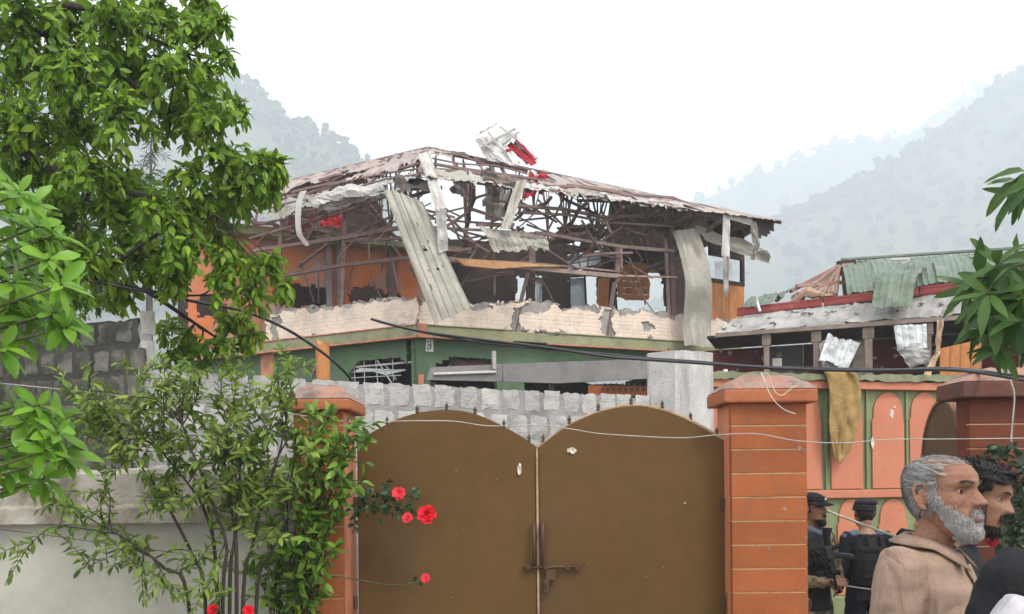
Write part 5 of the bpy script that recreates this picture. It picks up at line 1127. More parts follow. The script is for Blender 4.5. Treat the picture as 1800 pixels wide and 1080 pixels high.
# ---- big broad-leaved tree whose crown hangs over the walls
CLU = [(40, 30, 5.2, 75), (125, 40, 5.6, 75), (205, 28, 5.3, 75), (285, 25, 5.6, 65), (345, 55, 5.5, 42), (385, 38, 5.4, 22), (350, 5, 5.6, 40),
       (50, 115, 5.4, 75), (140, 130, 5.2, 75), (230, 115, 5.7, 75), (310, 130, 5.3, 60), (368, 125, 5.5, 42), (398, 100, 5.6, 14),
       (40, 210, 5.3, 75), (130, 215, 5.7, 75), (215, 205, 5.2, 65), (310, 205, 5.6, 55), (372, 205, 5.3, 55), (418, 190, 5.6, 20), (345, 175, 5.8, 50),
       (60, 300, 5.6, 75), (155, 295, 5.2, 60), (215, 320, 5.6, 45), (335, 310, 5.4, 42), (400, 275, 5.5, 50), (455, 290, 5.4, 42), (492, 292, 5.4, 16), (430, 330, 5.6, 42), (475, 335, 5.5, 22),
       (100, 385, 5.4, 70), (200, 375, 5.7, 60), (285, 365, 5.3, 55), (355, 368, 5.6, 50), (240, 345, 5.9, 50), (395, 350, 5.8, 45),
       (150, 455, 5.3, 60), (240, 440, 5.6, 60), (325, 430, 5.4, 50), (385, 425, 5.6, 38), (480, 455, 5.4, 22), (455, 470, 5.5, 22), (290, 470, 5.8, 50),
       (60, 440, 5.9, 60), (210, 505, 5.8, 36), (300, 485, 5.5, 34), (385, 490, 5.5, 36), (440, 510, 5.5, 32), (420, 460, 5.7, 26), (500, 500, 5.4, 16),
       (410, 570, 6.3, 42), (340, 600, 6.3, 38), (385, 615, 6.2, 36), (440, 590, 6.3, 24), (300, 575, 6.4, 24), (120, 520, 6.4, 40), (30, 520, 6.4, 60), (310, 625, 6.2, 22)]
tree = thing('broadleaf_tree', V(-4.3, 5.5, 0), 'large broad-leaved tree with glossy leaves overhanging the walls', 'tree')
g_ = random.Random(21); hubs = [P(-170, 700, 5.5), P(-150, 500, 5.5), P(-130, 320, 5.5), P(-110, 140, 5.5), P(-80, -60, 5.5)]
MB().tube([V(-4.3, 5.5, YARD)] + hubs + [P(60, -200, 5.6)], [.17, .14, .12, .10, .085, .06, .03], 10).build('trunk', mBark, tree, smooth=True)
mids = {}
for key, pts in (('a', [hubs[1], P(-20, 470, 5.4), P(70, 482, 5.4), P(160, 493, 5.45), P(260, 512, 5.6), P(330, 520, 5.7)]), ('b', [hubs[2], P(0, 260, 5.4), P(100, 300, 5.4), P(230, 340, 5.5), P(330, 350, 5.5), P(420, 330, 5.5)]),
                 ('c', [hubs[3], P(20, 60, 5.4), P(110, 70, 5.4), P(200, 120, 5.5), P(280, 190, 5.5), P(350, 240, 5.5)]), ('d', [hubs[3], P(60, 20, 5.5), P(170, 20, 5.5), P(250, 60, 5.5), P(330, 95, 5.5)]),
                 ('e', [P(160, 493, 5.45), P(220, 450, 5.4), P(300, 400, 5.4), P(380, 380, 5.5)]), ('f', [P(260, 512, 5.6), P(330, 560, 6.1), P(390, 600, 6.3)]), ('h', [P(70, 482, 5.4), P(90, 420, 5.5), P(150, 350, 5.5), P(210, 250, 5.5)])):
    q = smooth_pts(pts, 5); mids[key] = q; m = len(q)
    MB().tube(q, [lerp(.035 if key in 'abcd' else .02, .007, i / (m - 1)) for i in range(m)], 7).build('branch', mBark, tree, smooth=True)
allb = [p for q in mids.values() for p in q] + hubs
pl_ = Plant(tree, mLfT, T_broad, 5)
for (px, py, Y, rp) in CLU:
    c = P(px, py, Y); r_ = S(rp, Y); a = min(allb, key=lambda q: (q - c).length)
    pl_.twig(smooth_pts([a, lerp(a, c, .5) + V(0, 0, -.02) + rv(g_) * .03, c], 4), .008, .004)
    nt_ = int(9 + 31 * (rp / 75) ** 1.7)
    for k in range(nt_):
        d = rv(g_); d.z = d.z * .8 - .15; d = d.normalized(); s0 = c + rv(g_) * r_ * .35; e = c + d * r_ * g_.uniform(.62, .98)
        m = lerp(s0, e, .55) + V(0, 0, .03); e = e - V(0, 0, .04); q = smooth_pts([s0, m, e], 4); pl_.twig(q, .0035, .0018, 4)
        pl_.along(q, .084, .031, .05, 60, droop=.28, up=.6, jitter=.65, sv=.45)
pl_.finish('twigs')
# ---- second tree, behind the dark wall, filling the gaps low down
t2 = thing('background_tree', P(60, 700, 9.0) * 1, 'dark leafy tree growing behind the dark block wall', 'tree'); t2.location.z = YARD; WL[t2.name] = Vector(t2.location)
p2 = Plant(t2, leafmat('dark_leaf', (.035, .09, .018), (.06, .13, .03), (.06, .10, .04)), T_broad, 9)  # darker green leaf colour for the tree behind
MB().tube([P(60, 1010, 9), P(80, 600, 9), P(120, 480, 9), P(160, 330, 9)], [.1, .08, .06, .02], 8).build('trunk', mBark, t2, smooth=True)
for (px, py, rp) in ((20, 520, 60), (90, 480, 60), (170, 520, 45), (60, 400, 70), (160, 420, 70), (250, 420, 55), (20, 300, 70), (120, 320, 70), (220, 330, 55), (-40, 420, 60), (60, 220, 60), (10, 150, 60), (150, 230, 50), (190, 480, 40), (-60, 250, 60)):
    c = P(px, py, 9 + g_.uniform(-.5, .5)); r_ = S(rp, 9)
    for k in range(13):
        e = c + rv(g_) * r_ * g_.uniform(.5, 1); q = [c + rv(g_) * r_ * .2, lerp(c, e, .6) + V(0, 0, .05), e]; p2.twig(q, .006, .003, 4); p2.along(q, .15, .075, .1, 58, droop=.4, jitter=.5)
p2.finish('twigs')
# small far conifer seen through the gap in the crown
con = thing('pine_tree', P(265, 700, 40.0), 'blue-green pine seen through a gap in the tree crown', 'tree'); con.location.z = YARD; WL[con.name] = Vector(con.location)
MB().tube([P(262, 870, 40), P(263, 500, 40), P(266, 232, 40)], [.22, .16, .03], 7).build('trunk', mBark, con)
p3 = Plant(con, leafmat('pine_needles', (.03, .06, .04), (.05, .08, .055), (.04, .07, .05), gloss=.7), [leaf_tpl(.09, .1, .2)], 3)
for k in range(46):
    y_ = g_.uniform(236, 420); a = P(265, y_, 40); L_ = S(14 + (y_ - 236) * .28, 40) * g_.uniform(.6, 1.1); th = g_.uniform(0, 6.283); e = a + V(math.cos(th) * L_, math.sin(th) * L_, -.12 * L_)
    q = [a, lerp(a, e, .5) + V(0, 0, .1), e]; p3.twig(q, .03, .012, 4); p3.along(q, .42, .06, .1, 45, pair=True, droop=0, jitter=.6)
p3.finish('twigs', keep=0)
# ---- bright young branches close by
cit = thing('fruit_tree', V(-2.75, 2.9, 0), 'young fruit tree with big bright green leaves reaching past the dark wall', 'tree')
p4 = Plant(cit, mLfN, T_citrus, 14)
MB().tube([V(-2.75, 2.9, 0), V(-2.7, 2.95, 1.0), V(-2.66, 3.0, 1.9), V(-2.6, 3.0, 2.7)], [.045, .04, .03, .012], 8).build('trunk', mBark, cit, smooth=True)
for (px, py) in ((60, 360), (10, 330), (95, 415), (55, 480), (110, 500), (20, 540), (65, 560), (5, 470), (40, 400), (105, 760), (50, 735), (35, 800), (80, 840), (35, 340), (15, 372), (68, 398), (38, 440), (88, 455), (28, 495), (72, 520), (18, 560), (100, 548), (55, 590), (5, 610), (118, 575), (-10, 430), (-5, 520), (24, 715), (70, 712), (100, 735), (30, 768), (85, 790), (118, 800), (14, 820), (50, 845), (-10, 760), (60, 755), (-20, 840)):
    Y = g_.uniform(2.85, 3.25); c = P(px, py, Y); h_ = V(-2.68, 2.97, c.z - .12 - .15 * g_.random()); q = smooth_pts([h_, lerp(h_, c, .6) + V(0, 0, -.03), c], 4); p4.twig(q, .008, .004)
    ax = (q[-1] - q[-2]).normalized() + V(.3, -.3, .55); p4.rosette(c, ax, 11, S(52, 3), 75, droop=.2, sv=.42)
p4.finish('stems')
# ---- shrub in front of the low wall
sh = thing('shrub', V(*P(350, 1000, 4.35)[:2], 0), 'wiry shrub with narrow leaves in front of the low plastered wall', 'shrub')
p5 = Plant(sh, mLfS, T_narrow, 33)
tips = [(255, 655), (272, 690), (322, 645), (118, 690), (92, 722), (150, 705), (178, 742), (205, 692), (232, 722), (108, 760), (160, 772), (345, 662), (292, 676), (362, 652), (372, 700), (412, 722), (432, 742), (486, 660), (500, 668), (520, 700), (468, 706), (545, 780), (520, 782), (340, 760), (382, 782), (442, 802), (300, 792), (252, 802), (202, 830), (182, 862), (72, 895), (104, 880), (45, 965), (142, 1000), (170, 942), (482, 862), (515, 880), (402, 880), (332, 900), (272, 930), (232, 990), (352, 1000), (452, 960), (422, 1040), (252, 1050), (302, 1040), (382, 1060), (410, 830), (360, 830), (300, 850), (450, 880), (430, 780), (250, 760), (210, 780), (500, 760), (395, 660), (470, 770), (120, 730), (280, 740), (330, 720)]
nodes = []
for k, (bx_, pts) in enumerate(((385, [(392, 1040), (398, 960), (372, 880), (340, 800), (318, 740)]), (400, [(404, 1030), (412, 950), (418, 870), (425, 800)]), (420, [(428, 1040), (444, 960), (462, 880), (490, 800), (505, 730)]), (372, [(360, 1050), (340, 980), (300, 900), (262, 840), (225, 790)]), (440, [(452, 1040), (474, 980), (500, 920), (520, 870)]), (350, [(330, 1050), (290, 1000), (240, 960), (190, 930)]), (410, [(416, 1000), (408, 900), (395, 820), (402, 750)]), (390, [(380, 1000), (360, 900), (330, 850), (280, 790)]))):
    b = P(bx_, 1100, 4.35); b.z = 0; yy = 4.25 + .04 * (k % 5); q = smooth_pts([b] + [P(x, y, yy) for x, y in pts], 5); p5.twig(q, .012, .004, 6); nodes += q[12:]
for i, (px, py) in enumerate(tips):
    if i % 4 == 3 and py > 740: continue
    Y = g_.uniform(4.1, 4.6); e = P(px, py, Y); bx = P(340 + (px - 340) * .22 + g_.uniform(-45, 60), 1100, 4.35); cand = [n_ for n_ in nodes if n_.z < e.z + .1] or nodes; b = min(cand, key=lambda n_: (n_ - e).length + g_.uniform(0, .12))
    m1 = lerp(b, e, .35) + V(0, 0, .05) + rv(g_) * .03; m2 = lerp(b, e, .7) + V(0, 0, .06) + rv(g_) * .03
    q = smooth_pts([b, m1, m2, e], 5); p5.twig(q, .0048, .0018, 5); p5.along(q, .066, .034, .25, 55, pair=True, droop=.12, jitter=.45)
    for k in range(3 if py > 740 else 2):
        t_ = g_.uniform(.62, .97); a = q[int(t_ * (len(q) - 1))]; d = (rv(g_) + V(0, 0, .35)).normalized(); L_ = g_.uniform(.10, .26); tw_ = [a, a + d * L_ * .5 + V(0, 0, .01), a + d * L_]
        p5.twig(tw_, .0025, .0015, 4); p5.along(tw_, .062, .026, .1, 55, pair=True, droop=.15, jitter=.5)
for (px, py, r_) in ((370, 820, 70), (420, 850, 60), (330, 800, 60), (470, 820, 50), (300, 860, 50), (400, 780, 50), (440, 900, 40)):
    for k in range(7):
        c = P(px + g_.gauss(0, r_ * .5), py + g_.gauss(0, r_ * .4), 4.35 + g_.uniform(-.15, .15)); d = (rv(g_) + V(0, 0, .3)).normalized(); q = [c - d * .12, c, c + d * .1]; p5.twig(q, .003, .0015, 4); p5.along(q, .066, .024, .05, 55, pair=True, droop=.15, jitter=.5)
for (px, py) in ((545, 790), (430, 795)): p5.rosette(P(px, py, 4.2), V(0, -.5, 1), 10, .09, 60)
p5.finish('twigs')
# lone shoot standing above the wall
q = smooth_pts([P(470, 760, 4.5), P(500, 690, 4.55), P(512, 650, 4.6), P(514, 632, 4.6)], 4); sp = thing('shoot', q[0], 'single leafy shoot rising above the pale wall', 'shoot')
p6 = Plant(sp, mLfS, T_narrow, 3); p6.twig([V(q[0].x, q[0].y, 0)] + q, .004, .002); p6.rosette(q[-1], V(0, -.3, 1), 11, .075, 85, droop=.1); p6.finish('stems')
# ---- climber over the gate pillar
cb = thing('climbing_bush', V(*P(500, 1000, 4.72)[:2], 0), 'bright leafy climber growing over the orange pillar', 'climber')
p7 = Plant(cb, mLfC, T_broad, 41)
for (px, py) in ((640, 775), (618, 752), (580, 728), (562, 762), (600, 792), (598, 822), (628, 745), (545, 832), (582, 852), (505, 862), (602, 880), (540, 902), (482, 922), (572, 932), (598, 905), (520, 962), (560, 982), (492, 1002), (462, 982), (530, 1042), (482, 1052), (590, 962), (442, 1002), (560, 1050), (610, 850), (530, 790), (570, 800), (510, 820), (545, 870), (560, 910), (500, 950), (520, 1010), (590, 770), (550, 720)):
    Y = g_.uniform(4.55, 4.85); e = P(px, py, Y); b = P(500 + g_.uniform(-40, 40), 1100, 4.75); b.z = 0; m1 = V(lerp(b.x, e.x, .3), 4.75, e.z * .5); m2 = V(lerp(b.x, e.x, .75), Y, e.z * .9)
    q = smooth_pts([b, m1, m2, e], 5); p7.twig(q, .006, .0025); p7.along(q, .075, .045, .55, 55, droop=.2, jitter=.5); p7.rosette(e, V(.2, -.5, .8), 7, .085, 70)
    for k in range(3):
        a = q[int(g_.uniform(.55, .95) * (len(q) - 1))]; d = (rv(g_) + V(0, -.3, .1)).normalized(); tw_ = [a, a + d * .07, a + d * .15]; p7.twig(tw_, .0025, .0015, 4); p7.along(tw_, .07, .035, .1, 55, droop=.25, jitter=.5)
p7.finish('twigs')
# ---- roses
mPet = M('red_petal', (.62, .012, .022), (.45, .006, .015), 30, rough=.6, bump=.1); mPetP = M('pink_red_petal', (.68, .05, .075), (.5, .02, .035), 30, rough=.6, bump=.1)
def rose(c, r_, root, mat, seed, face=V(0, -1, .35)):
    g2 = random.Random(seed); ax = face.normalized(); o = ax.orthogonal().normalized(); fl_ = MB()
    for ring, (n_, rad, op) in enumerate(((3, .35, 15), (5, .6, 35), (6, .85, 58), (8, 1.0, 80))):
        for k in range(n_):
            th = 6.283 * k / n_ + ring * .7 + g2.uniform(-.2, .2); sd = Matrix.Rotation(th, 3, ax) @ o; tn = ax.cross(sd); an = R(op + g2.uniform(-8, 8)); L_ = r_ * rad
            up_ = ax * math.cos(an) + sd * math.sin(an); base = c; vs = []
            for j in range(4):
                v = j / 3
                for i in (-1, 0, 1):
                    w_ = r_ * .5 * rad * (math.sin(math.pi * (.15 + .75 * v)) ** .8) + .002; vs.append(base + up_ * (L_ * v) + tn * (i * w_) + sd * (.12 * r_ * v * v) - sd * (abs(i) * .12 * r_) + ax * (g2.uniform(-.06, .06) * r_))
            fl_.add(vs, [(j * 3 + i, j * 3 + i + 1, j * 3 + i + 4, j * 3 + i + 3) for j in range(3) for i in range(2)])
    return fl_.build('rose_bloom', mat, root, smooth=True)
rb = thing('rose_bush', V(*P(520, 1000, 4.8)[:2], 0), 'rose bush with red blooms leaning across the brown gate', 'rose bush')
p8 = Plant(rb, mLfR, T_round, 51); Yr = 4.85
base = P(520, 1100, 4.82); base.z = 0
for pts, blooms in (([(540, 1000), (590, 920), (630, 882), (680, 880), (745, 905)], [(750, 905, 16, 0)]), ([(590, 920), (620, 890), (650, 870), (690, 872), (702, 866)], [(701, 868, 11, 1)]), ([(630, 882), (670, 895), (700, 905), (716, 912)], [(716, 911, 9, 1)]), ([(560, 1010), (620, 1018), (680, 1028), (720, 1026), (745, 1018)], [(748, 1017, 8, 1)]),
                    ([(520, 1060), (560, 1010)], []), ([(640, 880), (645, 862), (640, 850)], []), ([(720, 895), (726, 880), (728, 868)], []), ([(680, 882), (672, 862), (680, 850)], []), ([(630, 882), (625, 905), (622, 930)], [])):
    q = smooth_pts([P(x, y, Yr + (0.05 if x < 600 else .08)) for x, y in pts], 5); p8.twig(q, .005, .003)
    if pts[-1][0] > 600: p8.along(q if len(pts) != 5 or pts[0][0] != 560 else q[10:], .046, .020 if pts[-1][1] < 1000 else .03, .45 if pts[0][0] < 600 else .1, 60, droop=.12, jitter=.6)
    for (x, y, r_, m_) in blooms: rose(P(x, y, Yr + .02), S(r_, Yr) * 1.05, rb, mPetP if m_ else mPet, x)
p8.twig([base, P(520, 1060, 4.9), P(540, 1000, 4.88)], .009, .006)
for (x, y, r_) in ((374, 1072, 10), (437, 1074, 10)):
    c = P(x, y, 4.2); rose(c, S(r_, 4.2), rb, mPet, x); bb = P(x + 40, 1100, 4.35); bb.z = 0; p8.twig(smooth_pts([bb, lerp(bb, c, .6) + V(.03, 0, 0), c], 4), .005, .003); p8.along([c - V(.02, 0, .2), c - V(0, 0, .03)], .055, .03, .1)
for (px, py) in ((660, 900), (650, 890), (680, 885), (690, 890), (670, 870), (705, 880), (640, 895), (725, 872)):
    for k in range(5): p8.leaf(P(px + g_.uniform(-14, 14), py + g_.uniform(-12, 12), Yr + g_.uniform(0, .06)), rv(g_), V(0, -.7, .6) + rv(g_) * .4, .048)
p8.finish('stems')
cr_ = thing('climbing_rose', V(*P(1790, 1000, 4.75)[:2], 0), 'climbing rose with one dark red bloom on the dark pillar', 'rose bush')
p9 = Plant(cr_, leafmat('dark_rose_leaf', (.018, .04, .02), (.035, .07, .03), (.04, .06, .035)), T_round, 61)
for (px, py) in ((1770, 795), (1755, 805), (1790, 800), (1765, 830), (1785, 850), (1775, 880), (1795, 890), (1770, 910), (1760, 940), (1790, 940), (1780, 965), (1800, 860), (1810, 920), (1752, 955), (1748, 800), (1798, 830)):
    e = P(px, py, g_.uniform(4.68, 4.8)); b = P(1800, 1100, 4.78); b.z = 0; q = smooth_pts([b, V(lerp(b.x, e.x, .4), 4.78, e.z * .6), e], 5); p9.twig(q, .005, .0025); p9.along(q, .055, .035, .72, 60, droop=.2, jitter=.6)
    for k in range(9): p9.leaf(e + V(g_.uniform(-.05, .05), g_.uniform(-.03, .03), g_.uniform(-.06, .05)), rv(g_), V(0, -.7, .6) + rv(g_) * .4, .055)
rose(P(1742, 952, 4.66), S(11, 4.66), cr_, M('dark_red_petal', (.14, .004, .008), bump=.1), 5); p9.twig([P(1742, 955, 4.68), P(1760, 975, 4.72), P(1785, 1010, 4.75)], .004, .004)
p9.finish('stems')
# ---- long-leaved branches reaching in beside the dark pillar
lt = thing('long_leaved_tree', V(2.75, 3.3, 0), 'tree with long drooping leaves hanging over the dark pillar', 'tree')
p10 = Plant(lt, mLfM, T_long, 71)
MB().tube([V(2.75, 3.3, 0), V(2.7, 3.3, 1.5), V(2.62, 3.35, 2.6), V(2.6, 3.35, 3.6)], [.07, .06, .05, .02], 9).build('trunk', mBark, lt, smooth=True)
for (px, py, n_, up) in ((1752, 488, 11, .3), (1722, 512, 9, .1), (1790, 480, 11, .4), (1715, 548, 8, 0), (1775, 545, 11, .1), (1745, 575, 9, -.1), (1800, 520, 11, .2), (1790, 590, 10, -.1), (1765, 612, 7, -.2), (1810, 560, 10, 0), (1760, 525, 9, .2), (1735, 540, 8, .1), (1840, 500, 11, .2), (1830, 600, 10, 0), (1745, 500, 9, .1), (1705, 530, 7, -.1), (1770, 575, 9, -.1), (1795, 550, 9, .1), (1755, 640, 6, -.3), (1730, 600, 7, -.3), (1782, 318, 5, -.4), (1800, 300, 5, .1), (1785, 345, 5, -.5), (1815, 320, 7, 0)):
    Y = g_.uniform(3.15, 3.45); c = P(px, py - (24 if py > 420 else 0), Y); h_ = V(2.62, 3.35, c.z - .05); q = smooth_pts([h_, lerp(h_, c, .6) + V(0, 0, .05), c], 4); p10.twig(q, .008, .004)
    p10.rosette(c, V(-.55, -.25, up), n_, S(66 if n_ > 5 else 58, 3.3), 78, droop=.38)
p10.finish('stems')
# ================================================================ PEOPLE
mSkinO = M('weathered_skin', (.27, .132, .082), (.215, .098, .058), 14, rough=.58, bump=.45, bscale=70, stain=(.17, .075, .048), sscale=22, samt=.45, spec=.35, fine=.05)
mSkin = M('brown_skin', (.26, .135, .083), (.215, .105, .062), 14, rough=.5, bump=.12, bscale=70, stain=(.22, .1, .06), sscale=14, samt=.3, spec=.35, fine=.05)
mEye = M('eye_white', (.36, .31, .27), bump=0, rough=.2); mIris = M('dark_iris', (.02, .012, .008), bump=0, rough=.15); mLip = M('lip_skin', (.19, .08, .06), (.16, .065, .048), 30, bump=.2)
mShirt = M('tan_shirt_cotton', (.29, .205, .155), (.255, .178, .132), 5, rough=.9, bump=.25, bscale=160, spec=.12, fine=.05, stain=(.24, .16, .105), sscale=4, samt=.3)
add_folds(mShirt, 6, .8, .06, .22)
mBlack = M('black_cotton', (.012, .012, .014), (.018, .018, .021), 4, rough=.85, bump=.3, bscale=90, spec=.2)
mNavy = M('dark_navy_uniform', (.006, .0065, .010), (.010, .011, .015), 4, rough=.85, bump=.3, bscale=90, spec=.2)
mVest = M('black_webbing', (.006, .006, .007), (.010, .010, .011), 8, rough=.7, bump=.4, bscale=80, spec=.3)
mPatch = M('grey_shoulder_cloth', (.10, .12, .16), (.08, .095, .125), 6, rough=.85, bump=.2)
mWhiteC = M('white_cotton', (.47, .455, .475), (.42, .405, .42), 4, rough=.9, bump=.3, bscale=120, spec=.1)
add_folds(mWhiteC, 12, .8); add_folds(mBlack, 10, .8); add_folds(mNavy, 14, .8)
mBoot = M('boot_leather', (.012, .011, .010), bump=.2, rough=.45)
mCamo = M('camouflage_cloth', (.27, .21, .13), (.10, .075, .045), 16, rough=.9, bump=.2, stain=(.16, .16, .09), sscale=12, samt=.55, contrast=.05, spec=.1)
def strandmat(name, a, b, rough=.5):
    m = leafmat(name, a, b, tuple((x + y) / 2 for x, y in zip(a, b)), rnd=.35, gloss=rough, trans=.0); return m
mHairG = strandmat('grey_hair', (.10, .095, .09), (.42, .41, .39)); mHairB = strandmat('black_hair', (.008, .007, .006), (.022, .019, .016)); mBeard = strandmat('grey_beard', (.15, .14, .13), (.62, .6, .57)); mStache = strandmat('dark_grey_moustache', (.07, .06, .055), (.28, .26, .24))
mBrow = strandmat('grizzled_eyebrow', (.02, .017, .015), (.10, .09, .08))
HZ = [(0, .074, .022, .018), (.012, .088, .0, .034), (.03, .093, -.02, .048), (.05, .089, -.045, .057), (.065, .090, -.062, .061), (.08, .089, -.076, .065), (.10, .086, -.088, .069), (.125, .083, -.097, .0715), (.14, .081, -.1, .073), (.155, .0885, -.102, .0745), (.18, .086, -.101, .076), (.205, .070, -.09, .069), (.222, .040, -.066, .049), (.231, .012, -.04, .028), (.235, -.008, -.02, .006)]
_hz = np.array(HZ)
def gauss(x, s): return math.exp(-.5 * (x / s) ** 2)
def head_pt(phi, z, old=1.0):
    f, b, hw = (np.interp(z, _hz[:, 0], _hz[:, k]) for k in (1, 2, 3)); cy, ry = (f + b) / 2, (f - b) / 2
    c, s = math.cos(phi), math.sin(phi); e = 2.3
    k = (abs(c) ** e + abs(s) ** e) ** (-1 / e); x, y = hw * s * k, cy + ry * c * k
    if c > 0:
        w_ = max(0, c); nz = 0
        if .092 < z < .165: t = (.150 - z) / .052; t = min(max(t, 0), 1); nz = (.006 + .028 * t ** .9) * gauss(x, .0075 + .0055 * t)
        if z <= .1: nz = .034 * gauss(x, .0125) * max(0, 1 - ((.1 - z) / .010) ** 1.5) if z > .09 else 0
        y += nz
        for sx in (-1, 1):
            y -= .016 * gauss(x - sx * .032, .0135) * gauss(z - .136, .010) * w_; y += .006 * gauss(x - sx * .03, .016) * gauss(z - .153, .006)
            y += .005 * gauss(x - sx * .047, .014) * gauss(z - .112, .013); y += .0065 * gauss(x - sx * .0145, .006) * gauss(z - .101, .006)
            y -= .004 * old * gauss(abs(x) - .033 - (.115 - z) * .35, .004) * gauss(z - .09, .02)
            x += sx * .003 * gauss(x - sx * .065, .01) * gauss(z - .112, .014)
        y += .005 * gauss(z - .070, .0045) * gauss(x, .020) + .006 * gauss(z - .055, .005) * gauss(x, .017) - .004 * gauss(z - .0625, .0022) * gauss(x, .022) - .004 * gauss(z - .043, .006) * gauss(x, .02) + .004 * gauss(z - .022, .010) * gauss(x, .02)
        if old > .5 and z > .165: y += .0012 * math.sin(z * 620) * gauss(x, .045)
    return V(x, y, z)
def head_mb(old):
    mb = MB(); n, m = 96, 84; zs = [.235 * (.5 - .5 * math.cos(math.pi * (.02 + .97 * j / m))) for j in range(m + 1)]
    for z in zs:
        for k in range(n): mb.v.append(head_pt(2 * math.pi * k / n, z, old))
    for j in range(m):
        for k in range(n): k2 = (k + 1) % n; mb.f.append((j * n + k2, j * n + k, (j + 1) * n + k, (j + 1) * n + k2))
    mb.f.append(tuple(range(n))); mb.f.append(tuple(m * n + k for k in reversed(range(n))))
    for sx in (-1, 1):                        # ears: plate, rim, lobe, tragus
        c = V(sx * .077, -.012, .125); ax = V(sx * .35, -.94, 0).normalized(); out = V(sx * .94, .35, 0).normalized()
        mb.sphere(c + out * .003, .0045, .016, .028, 10, 8, axes=(out, ax, V(0, 0, 1)))
        rim = [(a_ * 1.15, b_ * 1.15) for a_, b_ in ((-.010, -.018), (-.012, .002), (-.008, .022), (.004, .032), (.016, .028), (.021, .014), (.019, -.004), (.012, -.018), (.004, -.028), (-.006, -.03))]
        mb.tube([c + ax * a + V(0, 0, b) + out * (.006 + .006 * max(0, a / .02)) for a, b in rim], [.004, .004, .004, .0045, .005, .005, .0048, .005, .0065, .0055], 8)
        mb.tube([c + ax * .010 + V(0, 0, .016) + out * .008, c + ax * .013 + V(0, 0, 0) + out * .009, c + ax * .005 + V(0, 0, -.014) + out * .007], .0032, 6)
        mb.sphere(c - ax * .013 + V(0, 0, -.004) + out * .003, .006, .005, .007, 8, 6)
    return mb
def xf(mb, mat):
    mb.v = [mat @ v for v in mb.v]; return mb
def strands(name, pts, mat, parent, width=.0013, seg=3):
    """pts: (root, first direction, second direction, length)"""
    mb = MB(); g = random.Random(len(pts))
    for p, d1, d2, L in pts:
        q = [p]; 
        for k in range(1, seg + 1): q.append(q[-1] + lerp(d1, d2, (k - 1) / max(1, seg - 1)).normalized() * (L / seg))
        s = d1.cross(rv(g)).normalized() * width; base = len(mb.v)
        for k, a in enumerate(q): w_ = s * (1 - .75 * k / seg); mb.v += [a - w_, a + w_]
        mb.f += [(base + 2 * k, base + 2 * k + 1, base + 2 * k + 3, base + 2 * k + 2) for k in range(seg)]
    o = mb.build(name, mat, parent); return o
def finger(mb, base, d, curl_axis, L, r0, c1):
    p = base; q = [p]; dd = d.normalized()
    for k, f in enumerate((.42, .32, .26)): p = p + dd * L * f; q.append(p); dd = Matrix.Rotation(c1, 3, curl_axis) @ dd
    mb.tube(q, [r0, r0 * .95, r0 * .85, r0 * .65], 8)
def hand(mb, wrist, d, palm_n, side, curl=.35):
    d = d.normalized(); n = palm_n.normalized(); sd = n.cross(d).normalized() * side; c = wrist + d * .05
    mb.sphere(c, .038, .052, .014, 12, 8, axes=(sd, d, n)); mb.tube([wrist - d * .03, wrist + d * .02], [.027, .03], 10)
    for k, (o, L) in enumerate(((-.028, .068), (-.0095, .078), (.0095, .074), (.027, .058))):
        finger(mb, wrist + d * .092 + sd * -o, d + sd * (-o * 2.2), sd * -1 if False else d.cross(n).normalized(), L, .0088, -curl if True else curl)
    finger(mb, wrist + d * .03 + sd * .03, (d * .6 + sd * .75 + n * .25), d.cross(n).normalized(), .062, .0105, -curl * .5)
TOR = [(.90, .155, .105, 0), (1.0, .15, .105, .0), (1.1, .148, .105, .005), (1.22, .165, .118, .01), (1.33, .175, .115, .0), (1.395, .160, .095, -.01), (1.435, .105, .08, -.015), (1.475, .062, .062, -.008)]
def torso(mb, inf=0.0, z0=None, lean=0.0, zmax=9):
    n = 24; rows = [r_ for r_ in TOR if r_[0] <= zmax]
    if z0 is not None: rows = [(z0, rows[0][1] + .01, rows[0][2] + .015, 0)] + rows
    b = len(mb.v)
    for z, rx, ry, cy in rows:
        for k in range(n): th = 6.283185 * k / n; mb.v.append(V((rx + inf) * math.cos(th), cy + lean * max(0, z - .9) + (ry + inf) * math.sin(th), z))
    for j in range(len(rows) - 1):
        for k in range(n): k2 = (k + 1) % n; mb.f.append((b + j * n + k, b + j * n + k2, b + (j + 1) * n + k2, b + (j + 1) * n + k))
    mb.f.append(tuple(b + k for k in reversed(range(n)))); e = b + (len(rows) - 1) * n; mb.f.append(tuple(e + k for k in range(n)))
def limb(mb, pts, rs, n=14):
    q = smooth_pts(pts, 4); m = len(q); rr = [np.interp(i / (m - 1) * (len(rs) - 1), range(len(rs)), rs) for i in range(m)]; mb.tube(q, [float(x) for x in rr], n)
    mb.sphere(q[0], rr[0], n=n); mb.sphere(q[-1], rr[-1], n=n)
def vox(o, v, it=4, disp=None):
    m = o.modifiers.new('r', 'REMESH'); m.mode = 'VOXEL'; m.voxel_size = v; m.use_smooth_shade = True
    s = o.modifiers.new('s', 'SMOOTH'); s.factor = .5; s.iterations = it
    if disp:
        tx = bpy.data.textures.new('folds', 'CLOUDS'); tx.noise_scale = disp[1]; tx.noise_depth = 2; d = o.modifiers.new('d', 'DISPLACE'); d.texture = tx; d.strength = disp[0]; d.mid_level = .5
    return o
